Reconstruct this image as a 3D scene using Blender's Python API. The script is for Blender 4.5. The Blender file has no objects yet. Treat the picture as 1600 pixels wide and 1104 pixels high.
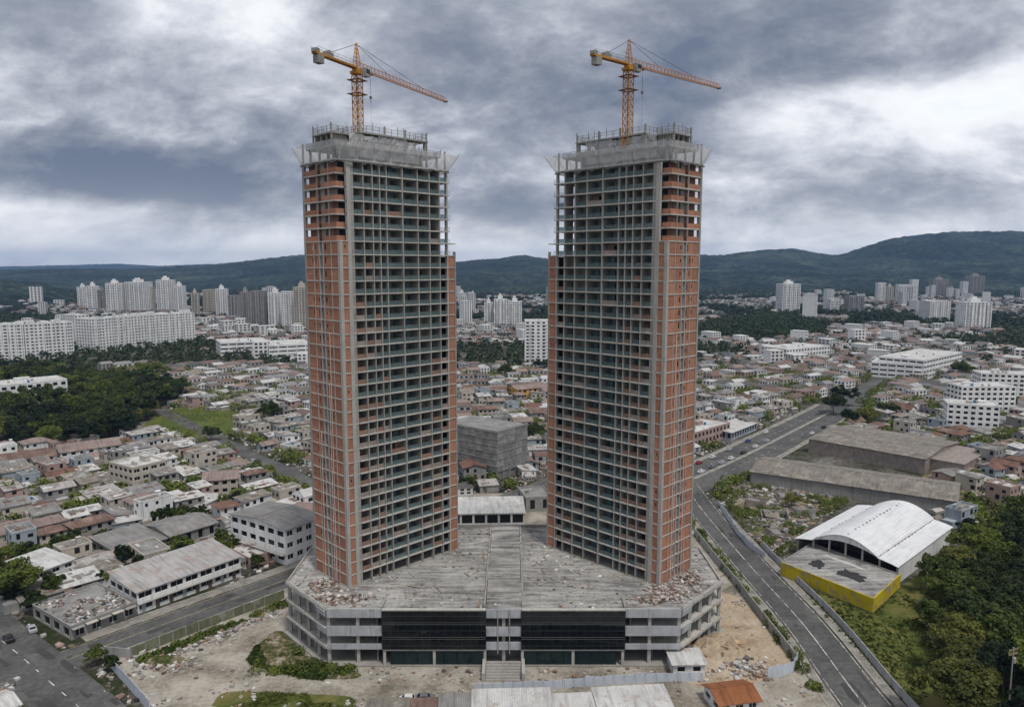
import bpy, math, random
import numpy as np
from mathutils import Matrix, Vector

sc = bpy.context.scene
COL = sc.collection
R = math.radians
rnd = random.Random(7)

# ------------------------------------------------------------------ camera
F_PX = 1150.0                      # focal length in photo pixels (1600 wide)
PITCH = math.atan(137.0 / F_PX)    # looking a little down
CAM_H = 88.5
cam_d = bpy.data.cameras.new('camera')
cam_d.sensor_width = 36.0
cam_d.lens = F_PX / 1600.0 * 36.0
cam_d.clip_start = 1.0
cam_d.clip_end = 60000.0
cam = bpy.data.objects.new('camera', cam_d)
COL.objects.link(cam)
cam.location = (0, 0, CAM_H)
cam.rotation_euler = (math.pi / 2 - PITCH, 0, 0)
sc.camera = cam

# ------------------------------------------------------------------ light and exposure
SUN_EL, SUN_AZ = 64.0, 150.0       # azimuth clockwise from +Y
sc.view_settings.view_transform = 'Standard'
sc.view_settings.look = 'None'
sc.view_settings.exposure = 0.66
sc.view_settings.gamma = 1.0
sc.view_settings.use_curve_mapping = False
sun_d = bpy.data.lights.new('sun', 'SUN')
sun_d.energy = 1.5
sun_d.angle = R(10)
sun_d.color = (1.0, 0.96, 0.9)
sun = bpy.data.objects.new('sun', sun_d)
COL.objects.link(sun)
_az, _el = R(SUN_AZ), R(SUN_EL)
_sd = Vector((math.sin(_az) * math.cos(_el), math.cos(_az) * math.cos(_el), math.sin(_el)))
sun.rotation_euler = (-_sd).to_track_quat('-Z', 'Y').to_euler()
sun.location = (0, 0, 300)
sc.cycles.max_bounces = 5
sc.cycles.diffuse_bounces = 2
sc.cycles.glossy_bounces = 2
sc.cycles.transmission_bounces = 3
sc.cycles.transparent_max_bounces = 12
sc.cycles.volume_bounces = 0
sc.cycles.caustics_reflective = False
sc.cycles.caustics_refractive = False


class NT:
    """tiny helper to wire shader nodes"""
    def __init__(self, tree):
        self.t = tree
        tree.nodes.clear()

    def n(self, kind, **kw):
        nd = self.t.nodes.new(kind)
        for k, v in kw.items():
            if k in nd.inputs:
                nd.inputs[k].default_value = v
            else:
                setattr(nd, k, v)
        return nd

    def l(self, a, b):
        self.t.links.new(a, b)

    def put(self, sock, v):
        if hasattr(v, 'is_linked') or hasattr(v, 'links'):
            self.l(v, sock)
        else:
            sock.default_value = v

    def math(self, op, a, b=0.0, clamp=False):
        nd = self.t.nodes.new('ShaderNodeMath')
        nd.operation = op
        nd.use_clamp = clamp
        self.put(nd.inputs[0], a)
        self.put(nd.inputs[1], b)
        return nd.outputs[0]

    def vmath(self, op, a, b=(0, 0, 0)):
        nd = self.t.nodes.new('ShaderNodeVectorMath')
        nd.operation = op
        self.put(nd.inputs[0], a)
        self.put(nd.inputs[1], b)
        return nd.outputs['Value'] if op in ('LENGTH', 'DISTANCE', 'DOT_PRODUCT') else nd.outputs['Vector']

    def mix(self, fac, a, b, blend='MIX'):
        nd = self.t.nodes.new('ShaderNodeMix')
        nd.data_type = 'RGBA'
        nd.blend_type = blend
        self.put(nd.inputs[0], fac)
        for s, v in ((nd.inputs[6], a), (nd.inputs[7], b)):
            if isinstance(v, (tuple, list)):
                s.default_value = (v[0], v[1], v[2], 1.0)
            else:
                self.put(s, v)
        return nd.outputs[2]

    def noise(self, vec, scale, detail=4.0, rough=0.55, dist=0.0):
        nd = self.t.nodes.new('ShaderNodeTexNoise')
        nd.inputs['Scale'].default_value = scale
        nd.inputs['Detail'].default_value = detail
        nd.inputs['Roughness'].default_value = rough
        nd.inputs['Distortion'].default_value = dist
        if vec is not None:
            self.l(vec, nd.inputs['Vector'])
        return nd.outputs['Fac']

    def ramp(self, fac, stops, interp='LINEAR'):
        nd = self.t.nodes.new('ShaderNodeValToRGB')
        nd.color_ramp.interpolation = interp
        els = nd.color_ramp.elements
        while len(els) > 1:
            els.remove(els[-1])
        els[0].position = stops[0][0]
        els[0].color = (*stops[0][1], 1)
        for p, c in stops[1:]:
            e = els.new(p)
            e.color = (*c, 1)
        self.put(nd.inputs[0], fac)
        return nd.outputs[0]


# ------------------------------------------------------------------ sky: broken overcast
def build_world():
    w = bpy.data.worlds.new('World')
    sc.world = w
    w.use_nodes = True
    k = NT(w.node_tree)
    out = k.n('ShaderNodeOutputWorld')
    bg = k.n('ShaderNodeBackground')
    bg.inputs['Strength'].default_value = 0.1
    k.l(bg.outputs[0], out.inputs[0])
    sky = k.n('ShaderNodeTexSky')
    sky.sky_type = 'NISHITA'
    sky.sun_disc = False
    sky.sun_elevation = R(SUN_EL)
    sky.sun_rotation = R(SUN_AZ)
    tc = k.n('ShaderNodeTexCoord')
    d = tc.outputs['Generated']
    sep = k.n('ShaderNodeSeparateXYZ')
    k.l(d, sep.inputs[0])
    zz = k.math('MAXIMUM', sep.outputs[2], 0.0)
    den = k.math('ADD', zz, 0.5)
    cx = k.math('DIVIDE', sep.outputs[0], den)
    cy = k.math('DIVIDE', sep.outputs[1], den)
    comb = k.n('ShaderNodeCombineXYZ')
    k.l(cx, comb.inputs[0])
    k.l(cy, comb.inputs[1])
    # wind-drawn banks: stretch along one diagonal of the cloud layer
    mp = k.n('ShaderNodeMapping')
    mp.inputs['Rotation'].default_value = (0, 0, R(38))
    mp.inputs['Scale'].default_value = (1.5, 1.9, 1)
    mp.inputs['Location'].default_value = SKY_OFFSET
    k.l(comb.outputs[0], mp.inputs[0])
    p = mp.outputs[0]
    n1 = k.noise(p, 0.8, 4.0, 0.5, 0.4)
    n2 = k.noise(p, 2.3, 9.0, 0.60, 0.3)
    n3 = k.noise(p, 6.0, 10.0, 0.66, 0.2)
    base = k.math('ADD', k.math('MULTIPLY', n1, 0.55), k.math('MULTIPLY', n2, 0.62))
    base = k.math('ADD', base, k.math('SUBTRACT', k.math('MULTIPLY', n3, 0.30), 0.225))       # mean about .51
    # individual cloud banks and breaks by direction (azimuth tangent, elevation tangent, widths, weight)
    acc = base
    tex = k.math('ADD', k.math('MULTIPLY', n2, 0.6), k.math('MULTIPLY', n3, 0.4))
    for (t, s, wt, ws, a) in SKY_BANKS:
        v = Vector((t, 1.0, s)).normalized()
        dx = k.vmath('SUBTRACT', d, tuple(v))
        dx = k.vmath('MULTIPLY', dx, (1.0 / wt, 1.0 / wt, 1.0 / ws))
        r2 = k.vmath('DOT_PRODUCT', dx, dx)
        # ragged edge: the noise pushes the bank's radius about
        r2 = k.math('ADD', r2, k.math('MULTIPLY', k.math('SUBTRACT', n2, 0.5), 2.2))
        g = k.math('POWER', 2.718, k.math('MULTIPLY', k.math('MAXIMUM', r2, 0.0), -1.0))
        acc = k.math('ADD', acc, k.math('MULTIPLY', k.math('MULTIPLY', g, a), k.math('ADD', k.math('MULTIPLY', tex, 2.0), 0.0)))
    acc = k.math('ADD', k.math('MULTIPLY', k.math('SUBTRACT', acc, 0.5), 1.3), 0.5)
    cloud = k.ramp(acc, [(0.24, (6.9, 6.95, 7.05)), (0.36, (5.8, 5.95, 6.2)), (0.44, (4.5, 4.7, 5.15)), (0.53, (3.35, 3.55, 3.95)),
                         (0.62, (2.3, 2.5, 2.95)), (0.72, (1.6, 1.8, 2.25)), (0.85, (1.0, 1.25, 1.75))])
    # brighter belt of far cloud towards the horizon, all the way round
    hz = k.math('POWER', 2.718, k.math('MULTIPLY', k.math('POWER', k.math('MULTIPLY', zz, 1 / 0.06), 2.0), -1.0))
    belt = k.mix(k.math('SUBTRACT', k.math('MULTIPLY', n2, 3.0), 1.0, clamp=True), (7.0, 6.95, 6.8), (4.4, 4.55, 4.9))
    col = k.mix(k.math('MULTIPLY', hz, 0.7), cloud, belt)
    gap = k.math('MULTIPLY', k.math('SUBTRACT', 0.34, acc), 1.2, clamp=True)
    col = k.mix(gap, col, sky.outputs[0])
    k.l(col, bg.inputs['Color'])


def D(px, py):
    """azimuth and elevation tangents of a view direction, for placing clouds and hills by bearing"""
    u, v = (px - 800) / F_PX, (py - 552) / F_PX
    fw = math.cos(PITCH) - v * math.sin(PITCH)
    dn = math.sin(PITCH) + v * math.cos(PITCH)
    return u / fw, -dn / fw


SKY_OFFSET = (3.1, 1.7, 0)
SKY_BANKS = [(*D(px, py), w / F_PX, h / F_PX, a) for (px, py, w, h, a) in [
    (60, 235, 280, 60, 0.10), (190, 275, 150, 45, 0.26), (390, 250, 200, 90, 0.06), (620, 200, 260, 100, 0.08), (330, 320, 160, 40, 0.07),
    (780, 330, 110, 48, 0.24), (850, 90, 220, 80, 0.08), (1190, 235, 110, 38, 0.12), (1130, 130, 230, 70, 0.09),
    (1400, 90, 260, 50, 0.11), (1430, 300, 230, 50, 0.12), (1250, 30, 200, 40, 0.04),
    (340, 30, 150, 50, -0.15), (90, 50, 170, 50, 0.09), (150, 392, 300, 20, -0.14), (60, 110, 200, 60, 0.03), (60, 335, 260, 26, -0.20), (300, 385, 300, 24, -0.12), (800, 260, 110, 35, -0.08),
    (1330, 165, 230, 36, -0.17), (1230, 215, 90, 50, -0.13), (1190, 285, 130, 40, -0.09), (1530, 150, 130, 40, -0.12), (1130, 300, 60, 60, -0.06),
    (1200, 360, 220, 30, -0.08), (1560, 30, 130, 40, -0.05), (730, 390, 120, 16, -0.14)]]
build_world()


# ------------------------------------------------------------------ placing things on the ground
def ground(px, py, z=0.0):
    """where the line of sight through a photo pixel meets the level z: (x, y) in metres"""
    u, v = (px - 800) / F_PX, (py - 552) / F_PX
    fw = math.cos(PITCH) - v * math.sin(PITCH)
    dn = math.sin(PITCH) + v * math.cos(PITCH)
    t = (CAM_H - z) / dn
    return (u * t, fw * t)


def proj(x, y, z):
    dz = z - CAM_H
    dep = y * math.cos(PITCH) - dz * math.sin(PITCH)
    up = y * math.sin(PITCH) + dz * math.cos(PITCH)
    return (800 + F_PX * x / dep, 552 - F_PX * up / dep)


# ------------------------------------------------------------------ mesh helpers
class MB:
    def __init__(self):
        self.v, self.f, self.m = [], [], []

    def box(self, x0, x1, y0, y1, z0, z1, mi=0):
        b = len(self.v)
        self.v += [(x0, y0, z0), (x1, y0, z0), (x1, y1, z0), (x0, y1, z0), (x0, y0, z1), (x1, y0, z1), (x1, y1, z1), (x0, y1, z1)]
        for q in ((0, 3, 2, 1), (4, 5, 6, 7), (0, 1, 5, 4), (1, 2, 6, 5), (2, 3, 7, 6), (3, 0, 4, 7)):
            self.f.append(tuple(b + i for i in q))
            self.m.append(mi)
        return self

    def obox(self, c, half, ang=0.0, tilt=(0, 0), mi=0):
        """turned box: centre, half sizes, angle about z, tilts"""
        mt = Matrix.Rotation(ang, 3, 'Z') @ Matrix.Rotation(tilt[0], 3, 'X') @ Matrix.Rotation(tilt[1], 3, 'Y')
        b = len(self.v)
        for sz in (-1, 1):
            for sx, sy in ((-1, -1), (1, -1), (1, 1), (-1, 1)):
                p = mt @ Vector((sx * half[0], sy * half[1], sz * half[2]))
                self.v.append((c[0] + p.x, c[1] + p.y, c[2] + p.z))
        for q in ((0, 3, 2, 1), (4, 5, 6, 7), (0, 1, 5, 4), (1, 2, 6, 5), (2, 3, 7, 6), (3, 0, 4, 7)):
            self.f.append(tuple(b + i for i in q))
            self.m.append(mi)
        return self

    def bar(self, p0, p1, r, n=4, r1=None, mi=0):
        p0, p1 = Vector(p0), Vector(p1)
        r1 = r if r1 is None else r1
        ax = (p1 - p0)
        if ax.length < 1e-6:
            return self
        ax.normalize()
        s = ax.orthogonal().normalized() if abs(ax.z) < 0.99 else Vector((1, 0, 0))
        t = ax.cross(s)
        b = len(self.v)
        for p, rr in ((p0, r), (p1, r1)):
            for i in range(n):
                a = 2 * math.pi * (i + .5) / n
                q = p + (s * math.cos(a) + t * math.sin(a)) * rr
                self.v.append(tuple(q))
        for i in range(n):
            j = (i + 1) % n
            self.f.append((b + i, b + j, b + n + j, b + n + i))
            self.m.append(mi)
        self.f.append(tuple(b + i for i in reversed(range(n))))
        self.f.append(tuple(b + n + i for i in range(n)))
        self.m += [mi, mi]
        return self

    def poly(self, pts, mi=0):
        b = len(self.v)
        self.v += [tuple(p) for p in pts]
        self.f.append(tuple(range(b, b + len(pts))))
        self.m.append(mi)
        return self

    def prism(self, pts, z0, z1, mi=0):
        """vertical prism over a counter-clockwise outline"""
        n, b = len(pts), len(self.v)
        self.v += [(p[0], p[1], z0) for p in pts] + [(p[0], p[1], z1) for p in pts]
        self.f.append(tuple(b + i for i in reversed(range(n))))
        self.f.append(tuple(b + n + i for i in range(n)))
        for i in range(n):
            j = (i + 1) % n
            self.f.append((b + i, b + j, b + n + j, b + n + i))
        self.m += [mi] * (n + 2)
        return self

    def profile(self, pts, x0, x1, mi=0):
        """prism along x over a (y, z) outline"""
        n, b = len(pts), len(self.v)
        self.v += [(x0, p[0], p[1]) for p in pts] + [(x1, p[0], p[1]) for p in pts]
        self.f.append(tuple(b + i for i in reversed(range(n))))
        self.f.append(tuple(b + n + i for i in range(n)))
        for i in range(n):
            j = (i + 1) % n
            self.f.append((b + i, b + j, b + n + j, b + n + i))
        self.m += [mi] * (n + 2)
        return self

    def mesh(self, name, mats):
        me = bpy.data.meshes.new(name)
        me.from_pydata(self.v, [], self.f)
        if not isinstance(mats, (list, tuple)):
            mats = [mats]
        for m in mats:
            me.materials.append(m)
        if len(mats) > 1:
            me.polygons.foreach_set('material_index', self.m)
        me.update()
        return me

    def build(self, name, mats, parent=None, loc=None, rz=None):
        return link(name, self.mesh(name, mats), parent, loc, rz)


def link(name, data, parent=None, loc=None, rz=None):
    o = bpy.data.objects.new(name, data)
    COL.objects.link(o)
    if parent is not None:
        o.parent = parent
    if loc is not None:
        o.location = loc
    if rz is not None:
        o.rotation_euler = (0, 0, rz)
    return o


def tag(o, label=None, cat=None, group=None, kind=None):
    for k_, v_ in (('label', label), ('category', cat), ('group', group), ('kind', kind)):
        if v_:
            o[k_] = v_
    return o


def thing(name, label, cat, loc=(0, 0, 0), rz=0.0, group=None):
    return tag(link(name, None, None, loc, rz), label, cat, group)


def copy_tree(o, parent=None):
    c = o.copy()
    COL.objects.link(c)
    c.parent = parent
    for ch in o.children:
        copy_tree(ch, c)
    return c


def np_mesh(name, verts, quads, mats, tint=None, mat_idx=None, flat=True):
    """big mesh of quads from arrays; tint is one colour per face"""
    me = bpy.data.meshes.new(name)
    nv, nf = len(verts), len(quads)
    me.vertices.add(nv)
    me.vertices.foreach_set('co', np.asarray(verts, np.float32).ravel())
    me.loops.add(nf * 4)
    me.polygons.add(nf)
    me.loops.foreach_set('vertex_index', np.asarray(quads, np.int32).ravel())
    me.polygons.foreach_set('loop_start', np.arange(0, nf * 4, 4, dtype=np.int32))
    me.polygons.foreach_set('loop_total', np.full(nf, 4, np.int32))
    for m in (mats if isinstance(mats, (list, tuple)) else [mats]):
        me.materials.append(m)
    if mat_idx is not None:
        me.polygons.foreach_set('material_index', np.asarray(mat_idx, np.int32))
    if tint is not None:
        at = me.attributes.new('tint', 'FLOAT_VECTOR', 'FACE')
        at.data.foreach_set('vector', np.asarray(tint, np.float32).ravel())
    me.update(calc_edges=True)
    if flat:
        me.shade_flat()
    return me


# ------------------------------------------------------------------ materials
def mat(name, base, rough=0.85, var=0.25, scale=0.35, fine=4.0, fvar=0.15, bump=0.0, bscale=6.0, metal=0.0, spec=0.25,
        patch=None, patch_at=0.58, patch_scale=0.18, streak=0.0, rand=0.0):
    """weathered surface: large and fine noise on world position, optional stains and vertical streaks"""
    m = bpy.data.materials.new(name)
    m.use_nodes = True
    k = NT(m.node_tree)
    out = k.n('ShaderNodeOutputMaterial')
    bs = k.n('ShaderNodeBsdfPrincipled')
    k.l(bs.outputs[0], out.inputs[0])
    bs.inputs['Roughness'].default_value = rough
    bs.inputs['Metallic'].default_value = metal
    bs.inputs['Specular IOR Level'].default_value = spec
    geo = k.n('ShaderNodeNewGeometry')
    pos = geo.outputs['Position']
    n1 = k.noise(pos, scale, 4.0, 0.6)
    n2 = k.noise(pos, fine, 3.0, 0.6)
    lo = tuple(c * (1 - var) for c in base)
    hi = tuple(min(1, c * (1 + var)) for c in base)
    c = k.mix(k.math('MULTIPLY', k.math('SUBTRACT', n1, 0.25), 2.0, clamp=True), lo, hi)
    f = k.math('ADD', k.math('MULTIPLY', k.math('SUBTRACT', n2, 0.5), 2 * fvar * 2), 1.0)
    gray = k.n('ShaderNodeCombineColor')
    for i in range(3):
        k.l(f, gray.inputs[i])
    c = k.mix(1.0, c, gray.outputs[0], 'MULTIPLY')
    if streak:
        mp = k.n('ShaderNodeMapping')
        mp.inputs['Scale'].default_value = (1.3, 1.3, 0.07)
        k.l(pos, mp.inputs[0])
        ns = k.noise(mp.outputs[0], 1.1, 4.0, 0.6)
        sf = k.math('MULTIPLY', k.math('SUBTRACT', ns, 0.52), 5.0, clamp=True)
        c = k.mix(k.math('MULTIPLY', sf, streak), c, tuple(b * 0.35 for b in base))
    if patch:
        n3 = k.noise(pos, patch_scale, 6.0, 0.65)
        pf = k.math('MULTIPLY', k.math('SUBTRACT', n3, patch_at), 12.0, clamp=True)
        c = k.mix(pf, c, patch)
    if rand:
        oi = k.n('ShaderNodeObjectInfo')
        g2 = k.n('ShaderNodeCombineColor')
        rv = k.math('ADD', k.math('MULTIPLY', oi.outputs['Random'], 2 * rand), 1 - rand)
        for i in range(3):
            k.l(rv, g2.inputs[i])
        c = k.mix(1.0, c, g2.outputs[0], 'MULTIPLY')
    k.l(c, bs.inputs['Base Color'])
    if bump:
        b = k.n('ShaderNodeBump')
        b.inputs['Strength'].default_value = bump
        b.inputs['Distance'].default_value = 0.1
        k.l(k.noise(pos, bscale, 5.0, 0.6), b.inputs['Height'])
        k.l(b.outputs[0], bs.inputs['Normal'])
    return m


def sheet_mat(name, base, pitch=0.5, rough=0.55, patch=None, var=0.2, metal=0.0, axis=0, depth=0.5, streak_dark=0.6):
    """corrugated roof sheet / roof tile: ribs along the object's own axis, dirt down the slope"""
    m = bpy.data.materials.new(name)
    m.use_nodes = True
    k = NT(m.node_tree)
    out = k.n('ShaderNodeOutputMaterial')
    bs = k.n('ShaderNodeBsdfPrincipled')
    k.l(bs.outputs[0], out.inputs[0])
    bs.inputs['Roughness'].default_value = rough
    bs.inputs['Metallic'].default_value = metal
    bs.inputs['Specular IOR Level'].default_value = 0.2
    tc = k.n('ShaderNodeTexCoord')
    geo = k.n('ShaderNodeNewGeometry')
    pos = geo.outputs['Position']
    sep = k.n('ShaderNodeSeparateXYZ')
    k.l(tc.outputs['Object'], sep.inputs[0])
    co = sep.outputs[axis]
    wv = k.math('ADD', k.math('MULTIPLY', k.math('SINE', k.math('MULTIPLY', co, 2 * math.pi / pitch)), 0.5), 0.5)
    mp = k.n('ShaderNodeMapping')
    mp.inputs['Scale'].default_value = (1.2, 0.12, 0.12) if axis == 0 else (0.12, 1.2, 0.12)
    k.l(tc.outputs['Object'], mp.inputs[0])
    st = k.noise(mp.outputs[0], 1.0, 5.0, 0.65)
    n1 = k.noise(pos, 0.22, 5.0, 0.6)
    n2 = k.noise(pos, 2.5, 4.0, 0.65)
    c = k.mix(k.math('MULTIPLY', k.math('SUBTRACT', n1, 0.3), 2.2, clamp=True), tuple(b * (1 - var) for b in base), tuple(min(1, b * (1 + var)) for b in base))
    c = k.mix(k.math('MULTIPLY', k.math('MULTIPLY', k.math('SUBTRACT', st, 0.48), 5, clamp=True), streak_dark), c, tuple(b * 0.3 for b in base))
    c = k.mix(k.math('MULTIPLY', k.math('MULTIPLY', k.math('SUBTRACT', n2, 0.5), 4, clamp=True), 0.35), c, tuple(b * 0.45 + 0.02 for b in base))
    c = k.mix(k.math('MULTIPLY', wv, 0.18), c, tuple(b * 0.4 for b in base))
    if patch:
        n3 = k.noise(pos, 0.33, 6.0, 0.7)
        c = k.mix(k.math('MULTIPLY', k.math('SUBTRACT', n3, 0.53), 9, clamp=True), c, patch)
    k.l(c, bs.inputs['Base Color'])
    b = k.n('ShaderNodeBump')
    b.inputs['Strength'].default_value = depth
    b.inputs['Distance'].default_value = 0.06
    k.l(wv, b.inputs['Height'])
    k.l(b.outputs[0], bs.inputs['Normal'])
    return m


def tint_mat(name, rough=0.85, fvar=0.2, scale=1.5, streak=0.0):
    """colour from the 'tint' face attribute, dirtied by noise"""
    m = bpy.data.materials.new(name)
    m.use_nodes = True
    k = NT(m.node_tree)
    out = k.n('ShaderNodeOutputMaterial')
    bs = k.n('ShaderNodeBsdfPrincipled')
    k.l(bs.outputs[0], out.inputs[0])
    bs.inputs['Roughness'].default_value = rough
    bs.inputs['Specular IOR Level'].default_value = 0.2
    at = k.n('ShaderNodeAttribute')
    at.attribute_name = 'tint'
    geo = k.n('ShaderNodeNewGeometry')
    n2 = k.noise(geo.outputs['Position'], scale, 5.0, 0.65)
    f = k.math('ADD', k.math('MULTIPLY', k.math('SUBTRACT', n2, 0.5), 4 * fvar), 1.0)
    g = k.n('ShaderNodeCombineColor')
    for i in range(3):
        k.l(f, g.inputs[i])
    k.l(k.mix(1.0, at.outputs['Color'], g.outputs[0], 'MULTIPLY'), bs.inputs['Base Color'])
    return m


def glass_mat(name, base, rough=0.08, spec=0.5, alpha=1.0, var=0.3):
    m = bpy.data.materials.new(name)
    m.use_nodes = True
    k = NT(m.node_tree)
    out = k.n('ShaderNodeOutputMaterial')
    bs = k.n('ShaderNodeBsdfPrincipled')
    bs.inputs['Roughness'].default_value = rough
    bs.inputs['Specular IOR Level'].default_value = spec
    geo = k.n('ShaderNodeNewGeometry')
    n1 = k.noise(geo.outputs['Position'], 0.7, 4.0, 0.6)
    oi = k.n('ShaderNodeObjectInfo')
    fac = k.math('ADD', k.math('MULTIPLY', n1, 0.6), k.math('MULTIPLY', oi.outputs['Random'], 0.4))
    c = k.mix(fac, tuple(b * (1 - var) for b in base), tuple(min(1, b * (1 + var)) for b in base))
    k.l(c, bs.inputs['Base Color'])
    if alpha < 1.0:
        tr = k.n('ShaderNodeBsdfTransparent')
        tr.inputs[0].default_value = (0.75, 0.9, 0.9, 1)
        mx = k.n('ShaderNodeMixShader')
        mx.inputs[0].default_value = alpha
        k.l(tr.outputs[0], mx.inputs[1])
        k.l(bs.outputs[0], mx.inputs[2])
        k.l(mx.outputs[0], out.inputs[0])
    else:
        k.l(bs.outputs[0], out.inputs[0])
    return m


def brick_mat(name, base):
    """hollow-block infill: courses 0.2 m, mortar, smears of render"""
    m = bpy.data.materials.new(name)
    m.use_nodes = True
    k = NT(m.node_tree)
    out = k.n('ShaderNodeOutputMaterial')
    bs = k.n('ShaderNodeBsdfPrincipled')
    k.l(bs.outputs[0], out.inputs[0])
    bs.inputs['Roughness'].default_value = 0.92
    bs.inputs['Specular IOR Level'].default_value = 0.1
    geo = k.n('ShaderNodeNewGeometry')
    pos = geo.outputs['Position']
    sep = k.n('ShaderNodeSeparateXYZ')
    k.l(pos, sep.inputs[0])
    hor = k.math('ADD', sep.outputs[0], sep.outputs[1])
    cb = k.n('ShaderNodeCombineXYZ')
    k.l(k.math('MULTIPLY', hor, 0.7), cb.inputs[0])
    k.l(sep.outputs[2], cb.inputs[1])
    bt = k.n('ShaderNodeTexBrick')
    k.l(cb.outputs[0], bt.inputs['Vector'])
    bt.inputs['Scale'].default_value = 1.0
    bt.inputs['Brick Width'].default_value = 0.4
    bt.inputs['Row Height'].default_value = 0.2
    bt.inputs['Mortar Size'].default_value = 0.018
    bt.inputs['Color1'].default_value = (*[c * 0.85 for c in base], 1)
    bt.inputs['Color2'].default_value = (*[min(1, c * 1.15) for c in base], 1)
    bt.inputs['Mortar'].default_value = (0.22, 0.15, 0.12, 1)
    oi = k.n('ShaderNodeObjectInfo')
    n1 = k.noise(pos, 0.5, 4.0, 0.6)
    n2 = k.noise(pos, 1.7, 5.0, 0.65)
    fac = k.math('ADD', k.math('MULTIPLY', n1, 0.55), k.math('MULTIPLY', oi.outputs['Random'], 0.5))
    g = k.math('ADD', k.math('MULTIPLY', fac, 0.75), 0.62)
    gc = k.n('ShaderNodeCombineColor')
    for i in range(3):
        k.l(g, gc.inputs[i])
    c = k.mix(1.0, bt.outputs[0], gc.outputs[0], 'MULTIPLY')
    c = k.mix(k.math('MULTIPLY', k.math('SUBTRACT', n2, 0.55), 5.0, clamp=True), c, (0.30, 0.23, 0.19))
    mp = k.n('ShaderNodeMapping')
    mp.inputs['Scale'].default_value = (1.5, 1.5, 0.1)
    k.l(pos, mp.inputs[0])
    ns = k.noise(mp.outputs[0], 1.0, 4.0, 0.6)
    c = k.mix(k.math('MULTIPLY', k.math('SUBTRACT', ns, 0.55), 4.0, clamp=True), c, tuple(b * 0.55 for b in base))
    k.l(c, bs.inputs['Base Color'])
    return m


def net_mat(name, alpha=0.5, base=(0.42, 0.42, 0.41)):
    m = bpy.data.materials.new(name)
    m.use_nodes = True
    k = NT(m.node_tree)
    out = k.n('ShaderNodeOutputMaterial')
    df = k.n('ShaderNodeBsdfDiffuse')
    geo = k.n('ShaderNodeNewGeometry')
    n1 = k.noise(geo.outputs['Position'], 0.5, 5.0, 0.65, 0.6)
    k.l(k.mix(n1, tuple(b * .85 for b in base), tuple(b * 1.15 for b in base)), df.inputs[0])
    tr = k.n('ShaderNodeBsdfTransparent')
    mx = k.n('ShaderNodeMixShader')
    a = k.math('ADD', k.math('MULTIPLY', k.math('SUBTRACT', n1, 0.5), 0.7), alpha, clamp=True)
    k.l(a, mx.inputs[0])
    k.l(tr.outputs[0], mx.inputs[1])
    k.l(df.outputs[0], mx.inputs[2])
    k.l(mx.outputs[0], out.inputs[0])
    return m


def leaf_mat(name, dark, light):
    m = bpy.data.materials.new(name)
    m.use_nodes = True
    k = NT(m.node_tree)
    out = k.n('ShaderNodeOutputMaterial')
    bs = k.n('ShaderNodeBsdfPrincipled')
    bs.inputs['Roughness'].default_value = 0.65
    bs.inputs['Specular IOR Level'].default_value = 0.25
    geo = k.n('ShaderNodeNewGeometry')
    pos = geo.outputs['Position']
    n1 = k.noise(pos, 0.16, 4.0, 0.6)
    n2 = k.noise(pos, 1.1, 3.0, 0.6)
    oi = k.n('ShaderNodeObjectInfo')
    f = k.math('ADD', k.math('MULTIPLY', k.math('SUBTRACT', n1, 0.5), 1.6), k.math('MULTIPLY', k.math('SUBTRACT', n2, 0.5), 1.0))
    f = k.math('ADD', f, k.math('SUBTRACT', k.math('MULTIPLY', oi.outputs['Random'], 0.9), 0.12), clamp=True)
    k.l(k.mix(f, dark, light), bs.inputs['Base Color'])
    tl = k.n('ShaderNodeBsdfTranslucent')
    k.l(k.mix(f, tuple(c * 1.2 for c in dark), tuple(c * 1.3 for c in light)), tl.inputs[0])
    mx = k.n('ShaderNodeMixShader')
    mx.inputs[0].default_value = 0.22
    k.l(bs.outputs[0], mx.inputs[1])
    k.l(tl.outputs[0], mx.inputs[2])
    k.l(mx.outputs[0], out.inputs[0])
    return m


def ground_mat(name, stops, scale, fine=1.2, fine_amp=0.35, bump=0.3, rough=0.95, bdist=0.15):
    """earth, grass or worn paving: a ramp over layered noise"""
    m = bpy.data.materials.new(name)
    m.use_nodes = True
    k = NT(m.node_tree)
    out = k.n('ShaderNodeOutputMaterial')
    bs = k.n('ShaderNodeBsdfPrincipled')
    k.l(bs.outputs[0], out.inputs[0])
    bs.inputs['Roughness'].default_value = rough
    bs.inputs['Specular IOR Level'].default_value = 0.15
    geo = k.n('ShaderNodeNewGeometry')
    pos = geo.outputs['Position']
    n1 = k.noise(pos, scale, 6.0, 0.62, 0.5)
    n2 = k.noise(pos, fine, 5.0, 0.65)
    f = k.math('ADD', n1, k.math('MULTIPLY', k.math('SUBTRACT', n2, 0.5), fine_amp))
    k.l(k.ramp(f, stops), bs.inputs['Base Color'])
    b = k.n('ShaderNodeBump')
    b.inputs['Strength'].default_value = bump
    b.inputs['Distance'].default_value = bdist
    k.l(n2, b.inputs['Height'])
    k.l(b.outputs[0], bs.inputs['Normal'])
    return m


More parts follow.
